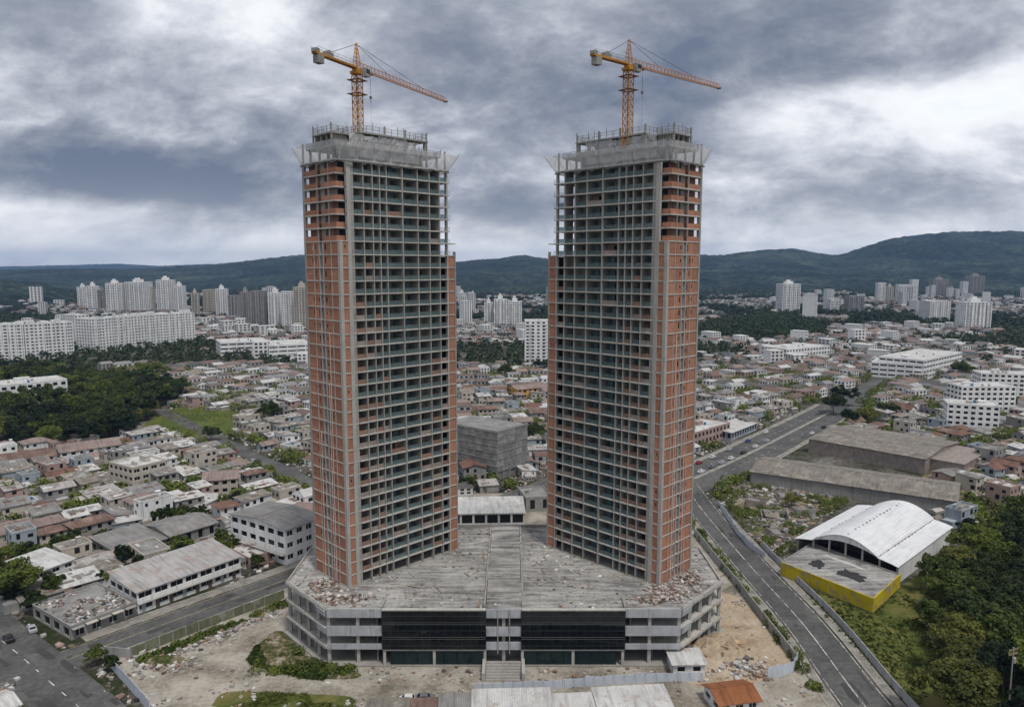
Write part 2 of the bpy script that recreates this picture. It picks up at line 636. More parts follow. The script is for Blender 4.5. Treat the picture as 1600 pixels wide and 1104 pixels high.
def deck_mat():
    """worn podium deck: pour strips and drag marks running across, pale dust, damp stains"""
    m = bpy.data.materials.new('deck')
    m.use_nodes = True
    k = NT(m.node_tree)
    out = k.n('ShaderNodeOutputMaterial')
    bs = k.n('ShaderNodeBsdfPrincipled')
    k.l(bs.outputs[0], out.inputs[0])
    bs.inputs['Roughness'].default_value = 0.9
    bs.inputs['Specular IOR Level'].default_value = 0.15
    geo = k.n('ShaderNodeNewGeometry')
    pos = geo.outputs['Position']
    mp = k.n('ShaderNodeMapping')
    mp.inputs['Scale'].default_value = (0.10, 0.75, 1)
    mp.inputs['Rotation'].default_value = (0, 0, R(3))
    k.l(pos, mp.inputs[0])
    s1 = k.noise(mp.outputs[0], 1.0, 6.0, 0.65, 0.4)
    n1 = k.noise(pos, 0.09, 5.0, 0.6, 0.5)
    n2 = k.noise(pos, 0.9, 6.0, 0.7)
    n3 = k.noise(pos, 4.0, 4.0, 0.6)
    f = k.math('ADD', k.math('MULTIPLY', s1, 0.5), k.math('MULTIPLY', n1, 0.3))
    f = k.math('ADD', f, k.math('ADD', k.math('MULTIPLY', n2, 0.22), k.math('MULTIPLY', n3, 0.12)))
    c = k.ramp(f, [(0.42, (0.06, 0.058, 0.056)), (0.505, (0.165, 0.16, 0.152)), (0.59, (0.295, 0.285, 0.268)), (0.71, (0.46, 0.445, 0.42))])
    k.l(c, bs.inputs['Base Color'])
    b = k.n('ShaderNodeBump')
    b.inputs['Strength'].default_value = 0.4
    b.inputs['Distance'].default_value = 0.1
    k.l(f, b.inputs['Height'])
    k.l(b.outputs[0], bs.inputs['Normal'])
    return m


MT = {}
MT['concrete'] = mat('concrete', (0.29, 0.277, 0.252), var=0.22, scale=0.3, fine=3.0, streak=0.35)
MT['concrete_light'] = mat('concrete_light', (0.37, 0.355, 0.33), var=0.15, scale=0.4, streak=0.3)
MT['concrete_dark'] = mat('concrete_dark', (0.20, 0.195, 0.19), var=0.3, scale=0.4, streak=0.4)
MT['slab_edge'] = mat('slab_edge', (0.44, 0.42, 0.385), var=0.2, scale=0.5, fine=2.0)
MT['parapet'] = mat('parapet', (0.36, 0.37, 0.385), var=0.25, scale=0.4, streak=0.8)
MT['brick'] = brick_mat('brick', (0.39, 0.172, 0.102))
MT['brick_dusty'] = brick_mat('brick_dusty', (0.22, 0.135, 0.10))
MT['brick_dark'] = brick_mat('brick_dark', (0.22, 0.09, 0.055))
MT['block_wall'] = mat('block_wall', (0.26, 0.22, 0.195), var=0.3, scale=0.5, streak=0.3)
MT['window_dark'] = glass_mat('window_dark', (0.012, 0.013, 0.015), 0.2, 0.3)
MT['teal_glass'] = glass_mat('teal_glass', (0.16, 0.225, 0.235), 0.1, 0.5, alpha=0.45)
MT['door_glass'] = glass_mat('door_glass', (0.08, 0.14, 0.16), 0.12, 0.5)
MT['curtain'] = glass_mat('curtain', (0.006, 0.008, 0.009), 0.06, 0.35)
MT['shop_glass'] = glass_mat('shop_glass', (0.008, 0.02, 0.022), 0.15, 0.35)
MT['mullion'] = mat('mullion', (0.045, 0.05, 0.05), rough=0.5, var=0.1)
MT['net'] = net_mat('net', 0.5, (0.66, 0.66, 0.66))
MT['net_dense'] = net_mat('net_dense', 0.58, (0.6, 0.6, 0.6))
MT['steel'] = mat('steel', (0.16, 0.155, 0.15), rough=0.6, var=0.3, metal=0.2)
MT['rust'] = mat('rust', (0.20, 0.10, 0.055), var=0.4, scale=1.0)
MT['crane_yellow'] = mat('crane_yellow', (0.46, 0.20, 0.018), rough=0.55, var=0.3, scale=0.5, patch=(0.20, 0.085, 0.03), patch_at=0.57, patch_scale=0.7)
MT['crane_red'] = mat('crane_red', (0.48, 0.24, 0.13), rough=0.6, var=0.25, scale=0.8)
MT['crane_grey'] = mat('crane_grey', (0.27, 0.26, 0.24), rough=0.6, var=0.25, scale=0.8)
MT['cable'] = mat('cable', (0.07, 0.07, 0.075), rough=0.5, var=0.1)
MT['counterweight'] = mat('counterweight', (0.26, 0.25, 0.23), var=0.3, scale=0.8)
MT['wood'] = mat('wood', (0.25, 0.17, 0.10), var=0.4, scale=1.0)
MT['asphalt'] = ground_mat('asphalt', [(0.25, (0.055, 0.054, 0.053)), (0.45, (0.082, 0.080, 0.077)), (0.6, (0.108, 0.105, 0.10)), (0.8, (0.16, 0.152, 0.14))], 0.09, 0.8, 0.8, 0.1, 0.85)
MT['pavement'] = ground_mat('pavement', [(0.3, (0.14, 0.13, 0.115)), (0.5, (0.24, 0.225, 0.20)), (0.7, (0.33, 0.31, 0.28))], 0.2, 1.8, 0.6, 0.2)
MT['kerb'] = mat('kerb', (0.36, 0.33, 0.27), var=0.35, scale=0.4, patch=(0.16, 0.14, 0.11), patch_at=0.52)
MT['paint'] = mat('paint', (0.58, 0.57, 0.52), var=0.3, scale=0.5, fine=2.0, fvar=0.3, patch=(0.12, 0.118, 0.114), patch_at=0.48, patch_scale=0.35)
MT['paint_yellow'] = mat('paint_yellow', (0.45, 0.37, 0.20), var=0.3, scale=0.5, fvar=0.3, patch=(0.12, 0.118, 0.114), patch_at=0.54, patch_scale=0.35)
MT['white_wall'] = mat('white_wall', (0.70, 0.70, 0.69), var=0.16, scale=0.15, streak=0.7)
MT['cream_wall'] = mat('cream_wall', (0.46, 0.42, 0.36), var=0.15, scale=0.2, streak=0.4)
MT['grey_wall'] = mat('grey_wall', (0.27, 0.263, 0.25), var=0.25, scale=0.2, streak=0.5)
MT['pink_wall'] = mat('pink_wall', (0.38, 0.27, 0.235), var=0.2, scale=0.2, streak=0.4)
MT['blue_wall'] = mat('blue_wall', (0.31, 0.355, 0.385), var=0.2, scale=0.2, streak=0.4)
MT['ochre_wall'] = mat('ochre_wall', (0.58, 0.33, 0.10), var=0.2, scale=0.2, streak=0.3)
MT['yellow_wall'] = mat('yellow_wall', (0.50, 0.385, 0.012), var=0.2, scale=0.3, patch=(0.30, 0.26, 0.15), patch_at=0.52, patch_scale=0.35, streak=0.3)
MT['mossy_wall'] = mat('mossy_wall', (0.15, 0.16, 0.10), var=0.4, scale=0.25, patch=(0.26, 0.25, 0.22), patch_at=0.55, streak=0.5)
MT['fence_white'] = sheet_mat('fence_white', (0.55, 0.59, 0.66), 0.35, 0.5, var=0.12, depth=0.4)
MT['fence_grey'] = mat('fence_grey', (0.33, 0.335, 0.33), var=0.25, scale=0.3, streak=0.5)
MT['metal_roof'] = sheet_mat('metal_roof', (0.40, 0.38, 0.365), 0.6, 0.5, patch=(0.30, 0.22, 0.18), var=0.15)
MT['hall_roof'] = sheet_mat('hall_roof', (0.70, 0.70, 0.70), 0.7, 0.4, var=0.08, axis=0, depth=0.25, streak_dark=0.25)
MT['old_sheet'] = sheet_mat('old_sheet', (0.215, 0.192, 0.163), 0.6, 0.8, patch=(0.29, 0.26, 0.22), var=0.3)
MT['grey_sheet'] = sheet_mat('grey_sheet', (0.25, 0.24, 0.23), 0.5, 0.7, patch=(0.20, 0.17, 0.15), var=0.3)
MT['white_sheet'] = sheet_mat('white_sheet', (0.56, 0.55, 0.53), 0.5, 0.5, patch=(0.36, 0.31, 0.28), var=0.18)
MT['tile_red'] = sheet_mat('tile_red', (0.19, 0.108, 0.082), 0.28, 0.9, patch=(0.17, 0.09, 0.065), var=0.35)
MT['tile_brown'] = sheet_mat('tile_brown', (0.185, 0.12, 0.095), 0.28, 0.9, patch=(0.28, 0.19, 0.155), var=0.35)
MT['tile_pink'] = sheet_mat('tile_pink', (0.275, 0.215, 0.19), 0.28, 0.9, patch=(0.24, 0.15, 0.13), var=0.3)
MT['tile_orange'] = sheet_mat('tile_orange', (0.27, 0.105, 0.045), 0.28, 0.9, patch=(0.26, 0.10, 0.05), var=0.25)
MT['flat_roof'] = mat('flat_roof', (0.22, 0.213, 0.203), var=0.4, scale=0.2, fine=1.5, fvar=0.25, patch=(0.17, 0.16, 0.15), patch_at=0.54)
MT['flat_white'] = mat('flat_white', (0.48, 0.47, 0.45), var=0.25, scale=0.2, fine=1.5, fvar=0.25, patch=(0.28, 0.26, 0.24), patch_at=0.55)
MT['podium_roof'] = mat('podium_roof', (0.36, 0.35, 0.335), var=0.3, scale=0.12, fine=1.2, fvar=0.28, patch=(0.22, 0.21, 0.20), patch_at=0.54, patch_scale=0.25, bump=0.3, bscale=2)
MT['tank_blue'] = mat('tank_blue', (0.06, 0.16, 0.30), rough=0.5, var=0.2)
MT['door'] = mat('door', (0.12, 0.09, 0.07), var=0.3)
MT['tint'] = tint_mat('tint_clutter')
MT['tint_house'] = tint_mat('tint_house', fvar=0.22, scale=0.8)
MT['earth'] = ground_mat('earth', [(0.3, (0.13, 0.11, 0.085)), (0.45, (0.25, 0.222, 0.18)), (0.6, (0.36, 0.328, 0.278)), (0.8, (0.43, 0.40, 0.345))], 0.1, 1.0, 0.5)
MT['sand'] = ground_mat('sand', [(0.3, (0.23, 0.17, 0.115)), (0.5, (0.38, 0.30, 0.21)), (0.7, (0.47, 0.40, 0.31))], 0.12, 0.9, 0.6)
MT['grass'] = ground_mat('grass', [(0.3, (0.035, 0.05, 0.011)), (0.45, (0.075, 0.09, 0.02)), (0.58, (0.125, 0.12, 0.035)), (0.75, (0.18, 0.14, 0.065))], 0.09, 0.8, 0.6)
MT['town_ground'] = ground_mat('town_ground', [(0.36, (0.018, 0.028, 0.009)), (0.47, (0.040, 0.042, 0.022)), (0.54, (0.08, 0.073, 0.06)), (0.64, (0.14, 0.13, 0.115)), (0.78, (0.22, 0.205, 0.19))], 0.05, 0.5, 0.6)
MT['leaf'] = leaf_mat('leaf', (0.014, 0.028, 0.005), (0.145, 0.18, 0.026))
MT['leaf_deep'] = leaf_mat('leaf_deep', (0.008, 0.019, 0.005), (0.085, 0.115, 0.02))
MT['leaf_olive'] = leaf_mat('leaf_olive', (0.022, 0.034, 0.006), (0.19, 0.19, 0.035))
MT['weed'] = leaf_mat('weed', (0.05, 0.075, 0.014), (0.17, 0.18, 0.04))
MT['bark'] = mat('bark', (0.09, 0.07, 0.05), var=0.4, scale=2.0)
MT['forest'] = ground_mat('forest', [(0.25, (0.002, 0.005, 0.006)), (0.43, (0.006, 0.016, 0.015)), (0.57, (0.018, 0.034, 0.027)), (0.73, (0.062, 0.076, 0.052))], 0.004, 0.045, 1.3, 1.0, bdist=8.0)  # blue of distant haze is mixed into these tree tones, beyond the volume
MT['lush'] = ground_mat('lush', [(0.3, (0.04, 0.06, 0.012)), (0.5, (0.075, 0.095, 0.018)), (0.66, (0.11, 0.12, 0.028)), (0.8, (0.17, 0.135, 0.065))], 0.05, 0.5, 0.6)
MT['weedy'] = ground_mat('weedy', [(0.36, (0.035, 0.05, 0.014)), (0.48, (0.09, 0.085, 0.035)), (0.56, (0.19, 0.15, 0.10)), (0.7, (0.34, 0.30, 0.24))], 0.16, 0.9, 0.8)
MT['deck'] = deck_mat()

# ================================================================== LAND
def vnoise(x, y, seed=0):
    """smooth value noise on arrays, 0..1"""
    xi, yi = np.floor(x).astype(np.int64), np.floor(y).astype(np.int64)
    xf, yf = x - xi, y - yi
    u, v = xf * xf * (3 - 2 * xf), yf * yf * (3 - 2 * yf)

    def h(a, b):
        n = (a * 374761393 + b * 668265263 + seed * 1274126177) & 0x7fffffff
        n = ((n ^ (n >> 13)) * 1274126177) & 0x7fffffff
        return ((n ^ (n >> 16)) & 0xffff) / 65535.0
    return (h(xi, yi) * (1 - u) + h(xi + 1, yi) * u) * (1 - v) + (h(xi, yi + 1) * (1 - u) + h(xi + 1, yi + 1) * u) * v


def fbm(x, y, seed=0, octs=4):
    s, a, tot = 0, 0.5, 0
    for i in range(octs):
        s = s + a * vnoise(x * 2 ** i, y * 2 ** i, seed + i)
        tot += a
        a *= 0.5
    return s / tot


RIDGES = [
    (9200, 7300, [(-400, 419), (0, 418), (100, 416), (180, 413.5), (250, 417), (330, 414), (420, 418), (520, 421), (2000, 421)]),
    (4300, 2500, [(-400, 426), (0, 425), (100, 423), (200, 424), (260, 421), (330, 417), (400, 410), (450, 404), (500, 399), (560, 395), (640, 399),
                  (705, 413), (760, 409), (800, 404), (820, 403), (860, 408), (950, 400), (1090, 402), (1130, 402), (1160, 398), (1200, 393.5),
                  (1235, 392), (1270, 397), (1300, 402), (1320, 400), (1345, 391), (1380, 380), (1410, 375), (1470, 367.5), (1530, 365), (1600, 365), (2000, 372)]),
    (3100, 2150, [(-400, 452), (200, 450), (400, 438), (500, 432), (640, 438), (760, 430), (900, 430), (1080, 430), (1200, 428), (1320, 432), (1500, 418), (1600, 412), (2000, 412)]),
    (1750, 1150, [(-400, 428), (-100, 440), (0, 446), (60, 452), (110, 463), (160, 486), (2000, 520)]),
]
_RT = []
for (dc, d0, pts) in RIDGES:
    tt = np.array([D(px, py)[0] for px, py in pts])
    zz_ = np.array([CAM_H + D(px, py)[1] * dc for px, py in pts])
    _RT.append((dc, d0, tt, zz_))


def land_z(x, y):
    x, y = np.asarray(x, float), np.asarray(y, float)
    t = x / np.maximum(y, 1.0)
    wob = fbm(x / 420.0, y / 420.0, 11, 4) - 0.5
    best = np.full(np.broadcast(x, y).shape, -0.6)
    for (dc, d0, tt, zz_) in _RT:
        zc = np.interp(t, tt, zz_)
        yy = y + wob * 0.16 * dc * 0.5
        up = np.clip((yy - d0) / (dc - d0), 0, 1)
        up = up * up * (3 - 2 * up)
        dn = np.clip((y - dc) / (0.5 * dc), 0, 1)
        gully = 1 + (fbm(x / 260.0, y / 700.0, 5, 4) - 0.5) * 0.9 * np.clip(1 - np.abs(y - dc) / (0.35 * dc), 0, 1) * np.clip((dc - y) / (0.3 * dc), 0, 1) * 0.9
        z = zc * up * (1 - 0.7 * dn * dn * (3 - 2 * dn)) * gully
        best = np.maximum(best, z)
    return best


def build_land():
    g = MB().poly([(-26000, -900, 0), (26000, -900, 0), (26000, 30000, 0), (-26000, 30000, 0)]).build('ground', MT['town_ground'])
    tag(g, 'town ground of paving, earth and grass under everything', None, kind='structure')
    nt, ny = 640, 230
    ts = np.linspace(-1.0, 1.0, nt)
    ys = 1100 * (12500 / 1100) ** np.linspace(0, 1, ny)
    T, Y = np.meshgrid(ts, ys)
    X = T * Y
    Z = land_z(X, Y)
    can = (vnoise(X / 24.0, Y / 40.0, 3) * 12 + vnoise(X / 70.0, Y / 70.0, 9) * 9)
    Z = np.where(Z > 1.5, Z + can * np.clip(Z / 25, 0, 1), Z)
    V = np.stack([X, Y, Z], -1).reshape(-1, 3)
    i = np.arange(ny - 1)[:, None] * nt + np.arange(nt - 1)[None, :]
    Q = np.stack([i, i + 1, i + nt + 1, i + nt], -1).reshape(-1, 4)
    zq = Z.ravel()[Q].max(1)
    Q = Q[zq > -0.4]
    o = link('hills', np_mesh('hills', V, Q, MT['forest'], flat=False))
    tag(o, 'wooded hills rising behind the town', None, kind='structure')


build_land()


def ribbon(name, pts, width, z, m, parent=None, dash=None):
    """flat strip along a polyline of (x, y); dash = (on, off) in metres"""
    P = [Vector(p) for p in pts]
    mb = MB()

    def quad(a, b, na, nb, w):
        mb.poly([(a.x - na.x * w / 2, a.y - na.y * w / 2, z), (a.x + na.x * w / 2, a.y + na.y * w / 2, z),
                 (b.x + nb.x * w / 2, b.y + nb.y * w / 2, z), (b.x - nb.x * w / 2, b.y - nb.y * w / 2, z)][::-1])
    nor = []
    for i in range(len(P)):
        a, b = P[max(0, i - 1)], P[min(len(P) - 1, i + 1)]
        d = (b - a).normalized()
        nor.append(Vector((-d.y, d.x)))
    if dash is None:
        for i in range(len(P) - 1):
            quad(P[i], P[i + 1], nor[i], nor[i + 1], width)
    else:
        s, on = 0.0, True
        for i in range(len(P) - 1):
            L = (P[i + 1] - P[i]).length
            d = (P[i + 1] - P[i]) / L
            n = Vector((-d.y, d.x))
            q = (-s) % (dash[0] + dash[1])
            while q < L:
                e = min(L, q + dash[0])
                quad(P[i] + d * q, P[i] + d * e, n, n, width)
                q += dash[0] + dash[1]
            s += L
    return mb.build(name, m, parent)


def smooth(pts, n=6):
    """Catmull-Rom through points"""
    P = [Vector(p) for p in pts]
    P = [2 * P[0] - P[1]] + P + [2 * P[-1] - P[-2]]
    out = []
    for i in range(1, len(P) - 2):
        for k in range(n):
            t = k / n
            a, b, c, d = P[i - 1], P[i], P[i + 1], P[i + 2]
            out.append(0.5 * ((2 * b) + (c - a) * t + (2 * a - 5 * b + 4 * c - d) * t * t + (3 * b - a - 3 * c + d) * t ** 3))
    out.append(P[-2])
    return [tuple(p) for p in out]


def offset(pts, d):
    P = [Vector(p) for p in pts]
    out = []
    for i in range(len(P)):
        a, b = P[max(0, i - 1)], P[min(len(P) - 1, i + 1)]
        t = (b - a).normalized()
        out.append((P[i].x - t.y * d, P[i].y + t.x * d))
    return out


G = ground
ROADS = []


def road(name, label, pts, width, z, lines=()):
    o = ribbon(name, pts, width, z, MT['asphalt'])
    tag(o, label, None, kind='structure')
    ROADS.append((pts, width))
    for (off, w, dash, m) in lines:
        tag(ribbon('road_marking', offset(pts, off), w, z + 0.006, MT[m], o, dash), None, None, kind='stuff')
    return o


def pavement(name, label, pts, width, h=0.13):
    """raised strip with kerb"""
    L, Rr = offset(pts, width / 2), offset(pts, -width / 2)
    mb = MB()
    for i in range(len(pts) - 1):
        mb.prism([Rr[i], Rr[i + 1], L[i + 1], L[i]], 0.0, h)
    o = tag(mb.build(name, MT['pavement']), label, None, kind='structure')
    kb = MB()
    for side in (L, Rr):
        for i in range(len(pts) - 1):
            a, b = Vector((*side[i], 0)), Vector((*side[i + 1], 0))
            ln = (b - a).length
            c = (a + b) / 2
            kb.obox((c.x, c.y, h / 2 + 0.012), (ln / 2, 0.11, h / 2 + 0.01), math.atan2(b.y - a.y, b.x - a.x))
    tag(kb.build('kerb', MT['kerb'], o), None, None, kind='stuff')
    ROADS.append((pts, width))
    return o


# left street past the site, cross street in the corner, back street
_l0, _l1 = Vector(G(148, 1014)), Vector(G(452, 903))
_ld = (_l1 - _l0).normalized()
LEFT_ST = [tuple(_l0 - _ld * 30), tuple(_l0), tuple(_l0 + _ld * 40), tuple(_l1), tuple(_l1 + _ld * 60), tuple(_l1 + _ld * 150)]
CROSS_ST = smooth([G(-160, 905), G(-60, 955), G(15, 1010), G(75, 1062), G(135, 1115), G(230, 1210)], 4)
BACK_ST = smooth([G(250, 640), G(330, 680), G(385, 708), G(440, 732), G(500, 762), G(620, 800)], 4)
RIGHT_ST = smooth([G(1455, 1210), G(1356, 1104), G(1258, 975), G(1182, 892), G(1132, 835), G(1098, 795), G(1072, 758), G(1050, 725)], 5)
AVENUE = smooth([G(1020, 775), G(1086, 748), G(1165, 712), G(1240, 674), G(1290, 648), G(1318, 632)], 5)
AVENUE_2 = smooth([G(1300, 641), G(1330, 622), G(1352, 606), G(1372, 596), G(1425, 574), G(1500, 552)], 4)
road('left_street', 'grey asphalt street running up past the site on the left', LEFT_ST, 10.0, 0.016,
     [(0.0, 0.16, None, 'paint_yellow'), (4.6, 0.12, None, 'paint_yellow')])
road('cross_street', 'asphalt crossroads in the lower left corner', CROSS_ST, 12.5, 0.026,
     [(0.0, 0.2, (3, 4), 'paint'), (5.7, 0.14, (9, 6), 'paint')])
road('back_street', 'narrow grey street behind the houses left of the tower', BACK_ST, 8.0, 0.012)
road('right_street', 'two lane asphalt street on the right with white centre line', RIGHT_ST, 10.6, 0.016,
     [(0.4, 0.2, None, 'paint'), (-4.9, 0.14, None, 'paint'), (4.9, 0.14, None, 'paint')])
road('avenue', 'wide avenue leading away to the upper right', AVENUE, 23.0, 0.010,
     [(-5.5, 0.18, (3, 5), 'paint'), (6.2, 0.18, (3, 5), 'paint')])
road('far_avenue', 'narrower end of the avenue between trees', AVENUE_2, 11.0, 0.006)
prg = random.Random(15)
MT['asphalt_patch'] = ground_mat('asphalt_patch', [(0.3, (0.045, 0.044, 0.043)), (0.7, (0.07, 0.068, 0.066))], 0.3, 2.0, 0.5, 0.1, 0.85)
MT['asphalt_pale'] = ground_mat('asphalt_pale', [(0.3, (0.09, 0.088, 0.084)), (0.7, (0.13, 0.125, 0.117))], 0.3, 2.0, 0.5, 0.1, 0.85)
for (nm, pl, w_, z_) in (('left_street', LEFT_ST, 10, .016), ('right_street', RIGHT_ST, 10.6, .016), ('avenue', AVENUE, 23, .010), ('cross_street', CROSS_ST, 14, .026)):
    par_ = bpy.data.objects[nm]
    for q in range(26):
        i_ = prg.randrange(0, len(pl) - 1)
        a_, b_ = Vector(pl[i_]), Vector(pl[i_ + 1])
        d_ = (b_ - a_).normalized()
        c_ = a_.lerp(b_, prg.random()) + Vector((-d_.y, d_.x)) * prg.uniform(-.42, .42) * w_
        l_, h_ = prg.uniform(.6, 5.0), prg.uniform(.3, 1.2)
        n_ = Vector((-d_.y, d_.x))
        pts_ = []
        for t_ in range(10):
            an_ = 2 * math.pi * t_ / 10
            r_ = prg.uniform(.75, 1.1) / max(abs(math.cos(an_)), abs(math.sin(an_))) ** .8
            v_ = c_ + d_ * math.cos(an_) * l_ * r_ + n_ * math.sin(an_) * h_ * r_
            pts_.append((v_.x, v_.y, z_ + .003 + q * .00008))
        MB().poly(pts_).build('repair_patch', MT['asphalt_patch' if prg.random() < .6 else 'asphalt_pale'], par_)
pavement('pavement', 'pavement in front of the long shop building', offset(LEFT_ST, 7.2)[1:5], 3.6)
pavement('pavement', 'pavement along the mossy site wall', offset(LEFT_ST, -6.0)[1:5], 1.4)
pavement('pavement', 'pavement on the site side of the right street', offset(RIGHT_ST, 6.9)[2:-10], 2.2)
pavement('pavement', 'pavement on the hall side of the right street', offset(RIGHT_ST, -6.7)[2:-10], 2.0)
pavement('central_reservation', 'narrow raised strip dividing the avenue', offset(AVENUE, 0.6)[5:22], 1.6)
pavement('pavement', 'far pavement of the avenue below the houses', offset(AVENUE, 13.2)[3:25], 2.6)
pavement('pavement', 'near pavement of the avenue by the warehouses', offset(AVENUE, -13.0)[8:24], 2.4)


def sheet(name, label, pix, z, m, world=False):
    pts = pix if world else [G(*p) for p in pix]
    a = sum(pts[i][0] * pts[(i + 1) % len(pts)][1] - pts[(i + 1) % len(pts)][0] * pts[i][1] for i in range(len(pts)))
    if a < 0:
        pts = pts[::-1]
    return tag(MB().poly([(p[0], p[1], z) for p in pts]).build(name, MT[m]), label, None, kind='structure')


SITE = [(165, 1025), (300, 975), (440, 925), (470, 905), (520, 800), (640, 770), (900, 770), (1090, 830), (1150, 905), (1240, 1020), (1300, 1104),
        (1330, 1180), (600, 1200), (240, 1115)]
sheet('site_yard', 'bare earth yard around the unfinished podium', SITE, 0.004, 'earth')
sheet('sand_yard', 'tan sand ground right of the podium', [(1050, 1000), (1118, 920), (1160, 935), (1215, 1000), (1238, 1030), (1200, 1062), (1100, 1075), (1060, 1060)], 0.008, 'sand')
sheet('grass_patch', 'strip of grass at the bottom edge of the yard', smooth([(330, 1102), (355, 1080), (450, 1083), (548, 1088), (540, 1112), (430, 1120), (330, 1102)], 4), 0.009, 'grass')
sheet('weed_bed', 'weedy bank under the left end of the podium', smooth([(388, 1035), (405, 1005), (440, 985), (490, 1030), (560, 1050), (550, 1060), (470, 1057), (388, 1035)], 4), 0.010, 'weedy')
sheet('meadow', 'rough grass below the right wood', [(1222, 890), (1365, 955), (1410, 915), (1480, 860), (1620, 800), (1750, 900), (1800, 1250), (1520, 1250), (1420, 1104)], 0.006, 'grass')
sheet('field', 'green clearing beside the left wood', smooth([(220, 668), (255, 642), (320, 632), (395, 652), (370, 676), (280, 684), (220, 668)], 4), 0.007, 'lush')
sheet('plot', 'overgrown plot with rubble between street and hall', [(1120, 775), (1180, 745), (1330, 780), (1250, 835), (1220, 870), (1180, 842)], 0.007, 'weedy')
sheet('rough_ground', 'rough ground with bushes right of the warehouses', [(1440, 745), (1500, 695), (1700, 680), (1700, 800), (1530, 812), (1490, 800)], 0.005, 'weedy')

# ================================================================== THE TWO TOWERS
POD_Z = 13.0
FH, NF, BRICK_TOP, STRIP_TOP = 3.005, 33, 27, 26
ZT = NF * FH                                        # top slab
BAYS = [3.8, 6.3, 8.8, 10.8, 12.7, 17.2, 21.8, 25.4, 28.6, 31.0]
LU, LW = 31.3, 13.7


def panel_mesh(x0, x1, z0, z1, y0, y1, holes, name, m):
    """upright panel in x-z with rectangular holes (x0,x1,z0,z1), thickness y0..y1"""
    xs = sorted({x0, x1, *[h[0] for h in holes], *[h[1] for h in holes]})
    mb = MB()
    for a, b in zip(xs[:-1], xs[1:]):
        cuts = sorted([(h[2], h[3]) for h in holes if h[0] <= a + 1e-6 and h[1] >= b - 1e-6])
        z = z0
        for (c, d) in cuts:
            if c > z + 1e-6:
                mb.box(a, b, y0, y1, z, c)
            z = d
        if z < z1 - 1e-6:
            mb.box(a, b, y0, y1, z, z1)
    return mb.mesh(name, m)


